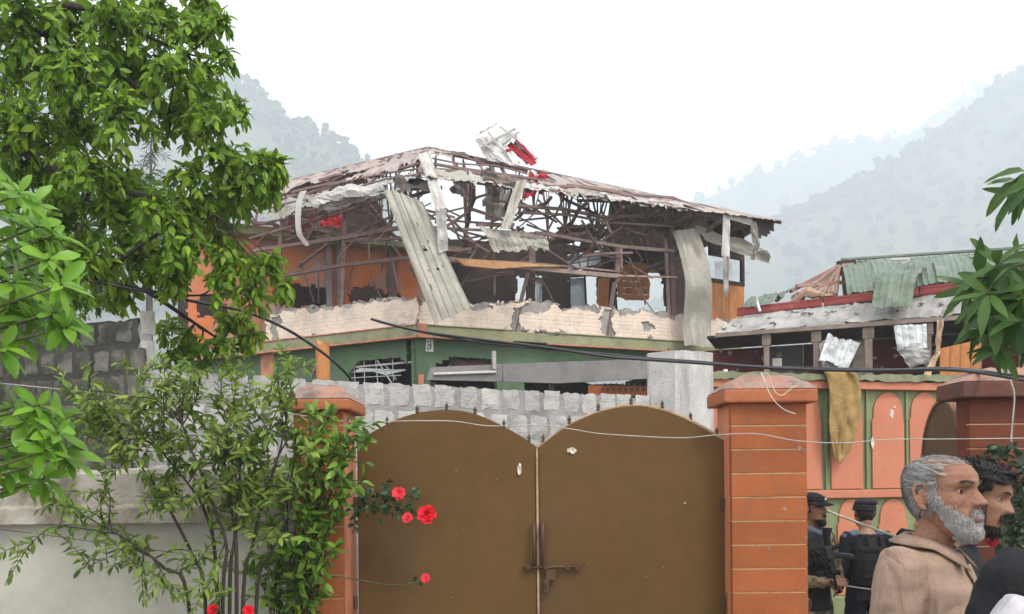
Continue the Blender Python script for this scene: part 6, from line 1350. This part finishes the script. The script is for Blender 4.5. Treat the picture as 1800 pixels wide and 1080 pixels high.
def person(label, pos, face_deg, height, arms, skin, top, legs, hd, shoe=mBoot, voxel=.008, long_shirt=False, head_yaw=0., head_pitch=0., head_fwd=.03, lean=.0, stance=.10, clothvox=.010, folds=(.02, .12), wide=1.0, old=.3, sleeves=None, cap=None, legmat_loose=1.0, head_scale=1.0):
    """A standing person; local x = own right, y = ahead, z = up; face_deg = heading in plan (0 = +X, 90 = away from the street)."""
    k = height / 1.72; MW = Matrix.Translation(Vector(pos)) @ Matrix.Rotation(R(face_deg - 90), 4, 'Z') @ Matrix.Diagonal((k * wide, k, k, 1)); MH0 = Matrix.Translation(Vector(pos)) @ Matrix.Rotation(R(face_deg - 90), 4, 'Z') @ Matrix.Diagonal((k, k, k, 1))
    HM = Matrix.Translation((0, head_fwd + lean * .6, 1.485)) @ Matrix.Rotation(R(head_yaw), 4, 'Z') @ Matrix.Rotation(R(head_pitch), 4, 'X') @ Matrix.Translation((0, 0, .235 * (1 - head_scale))) @ Matrix.Scale(head_scale, 4)
    body = MB(); torso(body, -.012, None, lean)
    limb(body, [V(0, -.02 + lean * .5, 1.40), V(0, head_fwd * .5 - .005 + lean * .55, 1.48), V(0, head_fwd - .022 + lean * .6, 1.545)], [.066, .058, .056])
    for sx in (-1, 1):
        hip = V(sx * .085, 0, .92); kn = V(sx * stance, .015, .49); an = V(sx * (stance + .01), -.01, .09)
        limb(body, [hip, kn, an], [.078, .052, .036]); limb(body, [an + V(0, -.02, -.05), an + V(0, .14, -.06)], [.036, .03])
        sh, el, wr = (V(*q) for q in arms[0 if sx < 0 else 1][:3]); limb(body, [sh, el, wr], [.05, .038, .026])
        hand(body, wr, V(*arms[0 if sx < 0 else 1][3]), V(*arms[0 if sx < 0 else 1][4]), sx, arms[0 if sx < 0 else 1][5])
    xf(body, MW); hm = xf(head_mb(old), MH0 @ HM); body.add(hm.v, hm.f)
    o = body.build('person', skin, None, smooth=True); tag(o, label, 'person', kind='thing'); vox(o, voxel, 2)
    root = o; WL[o.name] = Vector((0, 0, 0))
    # clothes
    sl = sleeves or top; cs = MB(); torso(cs, .016, .72 if long_shirt else .86, lean, 1.44)
    for sx in (-1, 1):
        sh, el, wr = (V(*q) for q in arms[0 if sx < 0 else 1][:3])
        if sl is top: limb(cs, [sh - V(sx * .03, 0, .01), sh, el, lerp(el, wr, .93)], [.07, .074, .056, .044])
        else: vox(xf((lambda m_: (limb(m_, [sh, el, lerp(el, wr, .93)], [.07, .056, .044]), m_)[1])(MB()), MW).build('sleeve', sl, root, smooth=True), clothvox, 3, (folds[0] * .6, folds[1] * .5))
    vox(xf(cs, MW).build('shirt', top, root, smooth=True), clothvox, 5, folds)
    tr_ = MB(); L_ = legmat_loose
    for sx in (-1, 1):
        hip = V(sx * .085, 0, .93); kn = V(sx * stance, .015, .49); an = V(sx * (stance + .01), -.005, .11); limb(tr_, [hip, kn, an], [.100, .075 * L_, .062 * L_])
    tr_.sphere(V(0, 0, .93), .15, .112, .1, 14, 10); vox(xf(tr_, MW).build('trousers', legs, root, smooth=True), clothvox, 4, folds)
    for sx in (-1, 1):
        sm = MB(); limb(sm, [V(sx * (stance + .01), -.03, .05), V(sx * (stance + .01), .14, .04)], [.048, .04]); limb(sm, [V(sx * (stance + .01), -.02, .05), V(sx * (stance + .01), -.015, .16)], [.05, .052]); vox(xf(sm, MW).build('shoe', shoe, root, smooth=True), .012, 3)
    HW = MH0 @ HM; g = random.Random(int(pos[0] * 1000)); hd(root, HW, g); return root, MW, HW
def eyes(root, HW, lidmat, look=0.0):
    for sx in (-1, 1):
        c = V(sx * .032, .0580, .1365); e = MB().sphere(c, .0118, n=16, m=12); xf(e, HW).build('eye', mEye, root, smooth=True)
        d = V(math.sin(look), math.cos(look), -.05).normalized(); xf(MB().sphere(c + d * .0066, .0068, n=12, m=8), HW).build('iris', mIris, root, smooth=True)
        for up in (1, -1):
            ld = MB(); n, m = 14, 6
            for j in range(m + 1):
                el = R(lerp(18 if up > 0 else -30, 95 if up > 0 else -95, j / m))
                for i in range(n + 1): az = R(-75 + 150 * i / n); ld.v.append(c + V(math.sin(az) * math.cos(el), math.cos(az) * math.cos(el), math.sin(el) * 1.0) * (.0134 if j else .0142))
            ld.f = [(j * (n + 1) + i, j * (n + 1) + i + 1, (j + 1) * (n + 1) + i + 1, (j + 1) * (n + 1) + i) for j in range(m) for i in range(n)]
            xf(ld, HW).build('eyelid', lidmat, root, smooth=True)
def brow_pts(HW, g, n, L, rot, z=.158):
    out = []
    for k in range(n):
        sx = g.choice((-1, 1)); x = sx * g.uniform(.012, .054); ph = math.asin(min(.95, abs(x) / .09)) * (1 if x > 0 else -1); zz_ = z + .004 * math.sin((abs(x) - .012) / .042 * 2.6) + g.uniform(-.0035, .0035)
        p = head_pt(ph, zz_); out.append((HW @ p, rot @ V(sx * .9, .12, .12), rot @ V(sx * .9, -.25, -.2), L * g.uniform(.7, 1.2)))
    return out
from mathutils.kdtree import KDTree
_hp = [head_pt(2 * math.pi * k / 90, .2345 * j / 80) for j in range(81) for k in range(90)]; _kd = KDTree(len(_hp))
for _i, _p in enumerate(_hp): _kd.insert(_p, _i)
_kd.balance()
def hug(name, HW, g, n, region, flow, L, off, mat, parent, width=.0007, seg=5, wave=.0):
    """Hair lying on the head: each strand steps along a flow direction and stays close to the surface."""
    mb = MB(); made = tries = 0
    while made < n and tries < n * 40:
        tries += 1; ph = g.uniform(-math.pi, math.pi); z = g.uniform(.03, .2335)
        if g.random() > region(abs(ph), z): continue
        p = head_pt(ph, z); lift = off * g.uniform(.3, 1.3); q = []; l_ = L * g.uniform(.6, 1.2); jit = rv(g) * .22; w0 = g.uniform(0, 6)
        for k in range(seg + 1):
            co, i, _d = _kd.find(p); nn = (co - V(0, -.01, .12)).normalized(); p = co + nn * (lift * (.35 + .65 * min(1, k / 2)) + .0015 + wave * .5 * math.sin(w0 + k * 1.3)); q.append((p.copy(), nn))
            d = flow(p, nn) + jit + rv(g) * .06; d = d - nn * d.dot(nn); p = p + d.normalized() * (l_ / seg)
        base = len(mb.v)
        for k, (a, nn) in enumerate(q):
            t_ = (q[min(k + 1, seg)][0] - q[max(k - 1, 0)][0]).normalized(); s_ = t_.cross(nn).normalized() * width * (1 - .7 * k / seg); mb.v += [a - s_, a + s_]
        mb.f += [(base + 2 * k, base + 2 * k + 1, base + 2 * k + 3, base + 2 * k + 2) for k in range(seg)]; made += 1
    return xf(mb, HW).build(name, mat, parent)
def surf_pts(HW, g, n, region, comb, L, off=.0):
    rot = HW.to_3x3(); out = []; tries = 0
    while len(out) < n and tries < n * 40:
        tries += 1; ph = g.uniform(-math.pi, math.pi); z = g.uniform(.0, .2335)
        r_ = region(abs(ph), z)
        if g.random() > r_: continue
        p = head_pt(ph, z); nn = (p - V(0, -.01, .12)).normalized(); d1, d2, l_ = comb(ph, z, nn, g)
        out.append((HW @ (p + nn * off), rot @ d1, rot @ d2, L * l_))
    return out
def shell(HW, region, off, mat, name, root, amp=.0):
    mb = MB(); n, m = 120, 90; idx = {}
    def vid(k, j):
        k %= n
        if (k, j) not in idx:
            ph = 2 * math.pi * k / n - math.pi; z = .234 * j / m; p = head_pt(ph, min(z, .2345)); nn = (p - V(0, -.01, .12)).normalized()
            idx[(k, j)] = len(mb.v); mb.v.append(p + nn * (off + amp * mnoise.noise(p * 90)))
        return idx[(k, j)]
    for j in range(m):
        for k in range(n):
            ph = abs(2 * math.pi * (k + .5) / n - math.pi); z = .234 * (j + .5) / m
            if region(ph, z) > .5: mb.f.append((vid(k + 1, j), vid(k, j), vid(k, j + 1), vid(k + 1, j + 1)))
    return xf(mb, HW).build(name, mat, root, smooth=True)
rg = math.radians
# --- old man with grey beard
def hair_old(ph, z):
    d = math.degrees(ph)
    if z < .055: return 0
    if z < .09: return 1 if d > 130 else 0
    if z < .105: return 1 if d > 112 else 0
    if z < .15: return 1 if (d > 108 or 74 < d < 88) else 0
    if z < .178: return 1 if d > 70 else 0
    if z < .205: return 1 if d > 74 else (.25 if d > 55 else 0)
    if z < .222: return 1 if d > 92 else .12
    return .75 if d > 110 else .15
def beard_old(ph, z):
    d = math.degrees(ph)
    if z < .014: return 1 if d < 100 else 0
    if z < .050: return 1 if d < 84 else 0
    if z < .066: return 1 if 21 < d < 82 else 0
    if z < .080: return 1 if (d < 26 or 40 < d < 84) else 0
    if z < .086: return 1 if (d < 16 or 46 < d < 84) else 0
    if z < .10: return 1 if 58 < d < 86 else (.15 if d > 48 and d < 86 else 0)
    if z < .125: return .9 if 66 < d < 87 else 0
    if z < .15: return .9 if 72 < d < 87 else 0
    return 0
def head_old(root, HW, g):
    rot = HW.to_3x3(); eyes(root, HW, mSkinO, .25)
    shell(HW, lambda p, z: 1 if hair_old(p, z) > .6 and math.degrees(p) > 95 else 0, .003, mHairG, 'hair', root, .003)
    def comb(ph, z, nn, g_):
        back = V(-.1 * math.sin(ph), -1, -.15 if z > .17 else -.6); return (nn * .22 + back * .9 + rv(g_) * .16, back + V(0, .15, -.45) - nn * .25 + rv(g_) * .13, g_.uniform(.6, 1.25))
    hug('hair_strands', HW, g, 11000, hair_old, lambda p, nn: V(p.x * 3, -1, -.35 if p.z > .17 else -1.3), .05, .007, mHairG, root, .0007, 6)
    def bc(ph, z, nn, g_): return (nn * .75 + V(0, .1, -.75) + rv(g_) * .35, V(0, .15, -1) + nn * .4 + rv(g_) * .3, g_.uniform(.6, 1.3))
    shell(HW, lambda p, z: 1 if beard_old(p, z) > .6 and z < .075 and not (.066 < z and p < .6) else 0, .0008, mBeard, 'beard', root, .0015)
    strands('beard_strands', surf_pts(HW, g, 15000, beard_old, bc, .0085, .0003), mBeard, root, .0006)
    strands('moustache', surf_pts(HW, g, 1300, lambda p, z: 1 if (.069 < z < .086 and p < .42) else 0, lambda ph, z, nn, g_: (nn * .7 + V(math.copysign(.7, ph), 0, -.5), V(math.copysign(.8, ph), 0, -.9), g_.uniform(.7, 1.2)), .010, .0003), mStache, root, .0007)
    strands('eyebrow', brow_pts(HW, g, 420, .011, rot), mBrow, root, .0008)
    lp = MB(); 
    for (z0, dz, y_) in ((.0665, .0032, .004), (.0575, .0045, .004)):
        vs = []
        for i in range(13):
            ph = lerp(-.34, .34, i / 12); e = 1 - abs(i / 6 - 1) ** 2
            for q in (-1, 0, 1): vs.append(head_pt(ph, z0 + dz * q * (.25 + .75 * e)) + V(0, .0012 + (.0022 if q == 0 else 0) * e, 0))
        lp.add(vs, [(i * 3 + q, i * 3 + q + 1, (i + 1) * 3 + q + 1, (i + 1) * 3 + q) for i in range(12) for q in range(2)])
    xf(lp, HW).build('lips', mLip, root, smooth=True)
down = lambda sx, fwd=.0, out=.24: ((sx * .175, -.01, 1.385), (sx * out, -.03 + fwd * .3, 1.10), (sx * (out - .005), .03 + fwd, .85), (0, .1, -1), (-sx, 0, 0), .3)
hm_pos = P(1618, 950, 2.42)
oldman, MWo, HWo = person('grey-bearded balding older man in a tan collared shirt', (hm_pos.x, hm_pos.y, 0), -42, 1.70, (down(-1), down(1)), mSkinO, mShirt, mShirt, head_old, voxel=.0042, long_shirt=True, head_yaw=-16, head_pitch=3, head_fwd=.048, clothvox=.007, folds=(.022, .085), old=1.0, lean=.04, legmat_loose=1.3, wide=.93, head_scale=1.08)
# collar, placket, shoulder seams of the shirt
def collar(root, MW, mat, cz=1.462, cy=.0, op=22, r0=.063, tall=.030):
    mb = MB(); n = 44; rows = 6
    for i in range(n + 1):
        a = R(lerp(op, 360 - op, i / n)); c, s = math.sin(a), math.cos(a); fr_ = max(0, s)          # s=1 front
        tip = max(0, 1 - min(i, n - i) / 7.0)
        dz = -.034 * (fr_ ** 1.5); ct = V(0, cy, cz + dz + .012 * max(0, -s))
        d = V(c, s * 1.05, 0)
        pr = [(r0 + .008, -.005), (r0 + .002, tall * .6), (r0 + .001, tall), (r0 + .006, tall + .004), (r0 + .016, tall * .85), (r0 + .046 + .010 * tip, .010 - .036 * tip)]
        for rr, zz_ in pr: mb.v.append(ct + d * rr + V(0, 0, zz_))
    mb.f = [((i + 1) * rows + j, i * rows + j, i * rows + j + 1, (i + 1) * rows + j + 1) for i in range(n) for j in range(rows - 1)]
    o = xf(mb, MW).build('collar', mat, root, smooth=True); o.modifiers.new('t', 'SOLIDIFY').thickness = .0035; return o
collar(oldman, MWo, mShirt, 1.440, .026, 20)
mb = MB()
for i in range(13):
    z = lerp(1.40, .8, i / 12); y = float(np.interp(z, [r_[0] for r_ in TOR], [r_[2] + r_[3] for r_ in TOR])) + .022 + .04 * (z - .9); mb.v += [V(-.016, y + .002, z), V(-.014, y + .008, z), V(.014, y + .008, z), V(.016, y + .002, z)]
mb.f = [(4 * i + q, 4 * i + 4 + q, 4 * i + 5 + q, 4 * i + 1 + q) for i in range(12) for q in range(3)]; xf(mb, MWo).build('placket', mShirt, oldman, smooth=True)
for sx in (1,):
    continue
    th = [V(sx * .168 + sx * .018 * math.sin(a), -.01 + .083 * math.cos(a), 1.375 + .085 * math.sin(a)) for a in np.linspace(-.5, math.pi + .4, 22)]
    xf(MB().tube(th, .0035, 6), MWo).build('sleeve_seam', mShirt, oldman, smooth=True)
# --- dark-haired man beyond him
def hair_full(ph, z):
    d = math.degrees(ph)
    if z < .06: return 0
    if z < .10: return 1 if d > 120 else 0
    if z < .15: return 1 if (d > 106 or 74 < d < 90) else 0
    if z < .185: return 1 if d > 66 else 0
    if z < .20: return 1 if d > 38 else 0
    return 1
def head_young(root, HW, g):
    rot = HW.to_3x3(); eyes(root, HW, mSkin, .0)
    shell(HW, hair_full, .011, mHairB, 'hair', root, .009)
    hug('hair_strands', HW, g, 6000, hair_full, lambda p, nn: V(p.x * 4 + .5, .5 if p.z > .19 else -.6, -.4 if p.z > .17 else -1), .055, .022, mHairB, root, .0011, 6, .006)
    strands('moustache', surf_pts(HW, g, 1500, lambda p, z: 1 if (.066 < z < .087 and p < .45) else 0, lambda ph, z, nn, g_: (nn * .8 + V(math.copysign(.5, ph), 0, -.6), V(math.copysign(.6, ph), 0, -1), g_.uniform(.7, 1.2)), .017, .001), mHairB, root, .0012)
    strands('beard_strands', surf_pts(HW, g, 2600, lambda p, z: (1 if z < .045 and p < 1.3 else (.7 if z < .12 and 1.1 < p < 1.5 else 0)), lambda ph, z, nn, g_: (nn * .8 + V(0, 0, -.6) + rv(g_) * .3, V(0, .1, -1) + nn * .3, g_.uniform(.6, 1.2)), .009, .0), mHairB, root, .0009)
    strands('eyebrow', brow_pts(HW, g, 420, .012, rot), mHairB, root, .0011)
p_ = P(1664, 940, 2.76)
person('young man with black hair and moustache standing behind the grey-bearded man', (p_.x, p_.y, 0), -42, 1.685, (down(-1), down(1)), mSkin, mBlack, mBlack, head_young, voxel=.006, head_pitch=-17, head_yaw=4, head_fwd=.065, old=.2)
# --- shoulders of two more onlookers at the edge of the crowd
def head_back(root, HW, g):
    eyes(root, HW, mSkin); shell(HW, hair_full, .012, mHairB, 'hair', root, .008); strands('hair_strands', surf_pts(HW, g, 2500, hair_full, lambda ph, z, nn, g_: (nn * .7 + V(0, -.5, .1), V(0, -.6, -.6) + nn * .3, g_.uniform(.6, 1.2)), .025, .010), mHairB, root, .0015)
    strands('eyebrow', brow_pts(HW, g, 300, .012, HW.to_3x3()), mHairB, root, .0011)
p_ = P(1990, 1000, 1.62)
person('onlooker in a loose black shirt, only the shoulder in view', (p_.x, p_.y, 0), 70, 1.76, (down(-1, .1, .27), down(1, .1, .27)), mSkin, mBlack, mBlack, head_back, voxel=.009, folds=(.03, .13), wide=1.08)
p_ = P(2062, 1050, 1.12)
person('onlooker in a white shirt, only the shoulder in view', (p_.x, p_.y, 0), 75, 1.735, (down(-1), down(1)), mSkin, mWhiteC, mWhiteC, head_back, voxel=.009, folds=(.025, .12))
# --- armed guard in camouflage
def caphead(kind):
    def f(root, HW, g):
        eyes(root, HW, mSkin); shell(HW, lambda p, z: 1 if z < .165 and hair_full(p, z) > .5 else 0, .005, mHairB, 'hair', root, .004)
        if kind == 'cap':
            shell(HW, lambda p, z: 1 if z > .163 + .012 * math.cos(p) else 0, .014, mNavy, 'cap', root, .003)
            br = MB(); n = 18
            for j in (0, 1, 2):
                for i in range(n + 1): a = R(-68 + 136 * i / n); r_ = (.09, .125, .15)[j]; br.v.append(V(math.sin(a) * .084 * (1 + .06 * j), math.cos(a) * r_ + .004, .172 - .010 * j - .012 * (abs(i / n - .5) * 2) ** 2))
            br.f = [(j * (n + 1) + i + 1, j * (n + 1) + i, (j + 1) * (n + 1) + i, (j + 1) * (n + 1) + i + 1) for j in range(2) for i in range(n)]; o = xf(br, HW).build('cap_brim', mNavy, root, smooth=True); o.modifiers.new('t', 'SOLIDIFY').thickness = .005
            xf(MB().sphere(V(.0, .099, .195), .016, .004, .010, 12, 6), HW).build('cap_badge', mWhiteC, root, smooth=True)
            strands('beard_strands', surf_pts(HW, g, 1500, lambda p, z: 1 if (z < .05 and p < 1.4) or (.068 < z < .085 and p < .4) else 0, lambda ph, z, nn, g_: (nn * .8 + V(0, 0, -.6), V(0, .1, -1) + nn * .3, g_.uniform(.6, 1.2)), .012, .0), mHairB, root, .002)
        else:
            shell(HW, lambda p, z: 1 if z > .158 else 0, .013, mBlack if kind == 'beret' else mNavy, 'cap', root, .003)
            o = MB().tube([HW @ (head_pt(2 * math.pi * i / 28, .160) * 1.0 + (head_pt(2 * math.pi * i / 28, .160) - V(0, -.01, .16)).normalized() * .010) for i in range(29)], .009, 6).build('cap_band', mBlack if kind == 'beret' else mNavy, root, smooth=True)
            o = MB().sphere(V(.012, -.012, .218), .092, .106, .036, 18, 10); xf(o, HW).build('cap_crown', mBlack if kind == 'beret' else mNavy, root, smooth=True)
        strands('eyebrow', brow_pts(HW, g, 200, .012, HW.to_3x3()), mHairB, root, .0014)
    return f
p_ = P(1424, 950, 6.05)
clasp = lambda sx: ((sx * .175, -.01, 1.385), (sx * .25, .02, 1.12), (sx * .06, .19, 1.08), (-sx * .8, .45, .0), (0, -.55, -.45), .55)
gd, MWg, HWg = person('armed guard in camouflage trousers and dark cap beside the orange pillar', (p_.x, p_.y, YARD), -62, 1.745, (clasp(-1), clasp(1)), mSkin, mVest, mCamo, caphead('cap'), voxel=.006, sleeves=mCamo, stance=.12, head_yaw=14, folds=(.02, .07), legmat_loose=1.25)
sc_m = MB(); limb(sc_m, [V(-.07, .03, 1.46), V(0, .09, 1.43), V(.07, .03, 1.46), V(.05, -.06, 1.485), V(-.05, -.06, 1.485), V(-.07, .03, 1.46)], [.028] * 6); vox(xf(sc_m, MWg).build('scarf', mPatch, gd, smooth=True), .008, 3, (.02, .05))
for x in (-.085, .0, .085): xf(MB().obox(V(x, .155, 1.10), V(.036, 0, 0), V(0, .022, 0), V(0, 0, .06)), MWg).build('vest_pouch', mVest, gd, bev=.008)
# rifle hanging muzzle-down on a sling
mGun = M('gun_metal', (.018, .018, .02), (.03, .03, .032), 9, rough=.4, metal=.5, bump=.1); mGunS = M('black_polymer', (.014, .014, .015), bump=.2, rough=.6)
ra, rb_ = P(1446, 928, 5.68), P(1473, 1034, 5.62); ax = (rb_ - ra).normalized(); L_ = (rb_ - ra).length; sd = V(0, -1, 0); up_ = ax.cross(sd).normalized(); sd = up_.cross(ax)
rf = thing('rifle', (ra + rb_) / 2, 'black assault rifle hanging muzzle-down on the guard', 'rifle')
def gp(a, b, c=0): return ra + ax * (a * L_) + up_ * b + sd * c
MB().obox(gp(.42, 0), ax * (.11 * L_), up_ * .026, sd * .018).build('receiver', mGun, rf, bev=.006)
MB().tube([gp(.5, .008), gp(1.0, .008)], .009, 8).build('barrel', mGun, rf, smooth=True)
MB().obox(gp(.66, .006), ax * (.10 * L_), up_ * .022, sd * .018).build('handguard', mGunS, rf, bev=.008)
MB().tube([gp(.30, -.0), gp(.16, -.01), gp(.02, -.03)], [.018, .024, .036], 8).build('stock', mGunS, rf)
mg = smooth_pts([gp(.47, -.02), gp(.50, -.09), gp(.56, -.16)], 4); MB().tube(mg, .02, 6).build('magazine', mGun, rf)
MB().tube([gp(.36, -.02), gp(.33, -.085)], [.016, .018], 8).build('pistol_grip', mGunS, rf)
MB().tube([gp(.93, .02), gp(.93, .05)], .006, 6).build('front_sight', mGun, rf); MB().tube([gp(.97, .008), gp(1.03, .008)], .013, 8).build('muzzle', mGun, rf)
MB().tube(smooth_pts([gp(.62, .03, .02), gp(.35, .10, .05), MWg @ V(.10, .16, 1.22), MWg @ V(.16, .04, 1.44)], 4), .012, 6).build('sling', mGunS, rf)
# --- policeman seen from behind
p_ = P(1522, 950, 6.7)
side = lambda sx: ((sx * .175, -.01, 1.385), (sx * .245, -.02, 1.11), (sx * .19, .16, .93), (-sx * .4, .8, -.3), (-sx * .6, -.2, -.6), .5)
pc, MWp, HWp = person('policeman in black uniform and padded vest standing with his back turned', (p_.x, p_.y, YARD), 92, 1.665, (side(-1), side(1)), mSkin, mNavy, mNavy, caphead('beret'), voxel=.007, stance=.13, wide=.94, folds=(.02, .08), legmat_loose=1.15)
v_ = MB(); n = 20
for z, rx, ry in ((1.0, .168, .14), (1.08, .172, .155), (1.2, .178, .16), (1.32, .165, .155), (1.41, .12, .125)):
    for k in range(n): th = 6.283 * k / n; v_.v.append(V(rx * math.copysign(abs(math.cos(th)) ** .6, math.cos(th)), .0 + ry * math.copysign(abs(math.sin(th)) ** .6, math.sin(th)), z))
v_.f = [(j * n + k, j * n + (k + 1) % n, (j + 1) * n + (k + 1) % n, (j + 1) * n + k) for j in range(4) for k in range(n)] + [tuple(reversed(range(n))), tuple(4 * n + k for k in range(n))]
xf(v_, MWp).build('vest', mVest, pc, bev=.012)
mStrap = M('vest_strap', (.02, .02, .021), bump=.3, rough=.8)
for z in (1.08, 1.15, 1.22, 1.30): xf(MB().obox(V(0, -.158, z), V(.115, 0, 0), V(0, .006, 0), V(0, 0, .011)), MWp).build('vest_strap', mStrap, pc, bev=.003)
for x in (-.06, .06): xf(MB().obox(V(x, -.14, 1.385), V(.016, 0, 0), V(0, .02, 0), V(0, 0, .035)), MWp).build('shoulder_strap', mStrap, pc, bev=.004)
for sx in (-1, 1):
    e = MB(); limb(e, [V(sx * .105, -.02, 1.435), V(sx * .19, -.02, 1.405)], [.042, .05]); vox(xf(e, MWp).build('shoulder_patch', mPatch, pc, smooth=True), .01, 3)
p_ = P(1632, 950, 6.5)
p2_, MW2, _h = person('second policeman in dark navy uniform hidden behind the grey-bearded man', (p_.x, p_.y, YARD), 60, 1.70, (side(-1), side(1)), mSkin, mNavy, mNavy, caphead('navy'), voxel=.009, stance=.12)
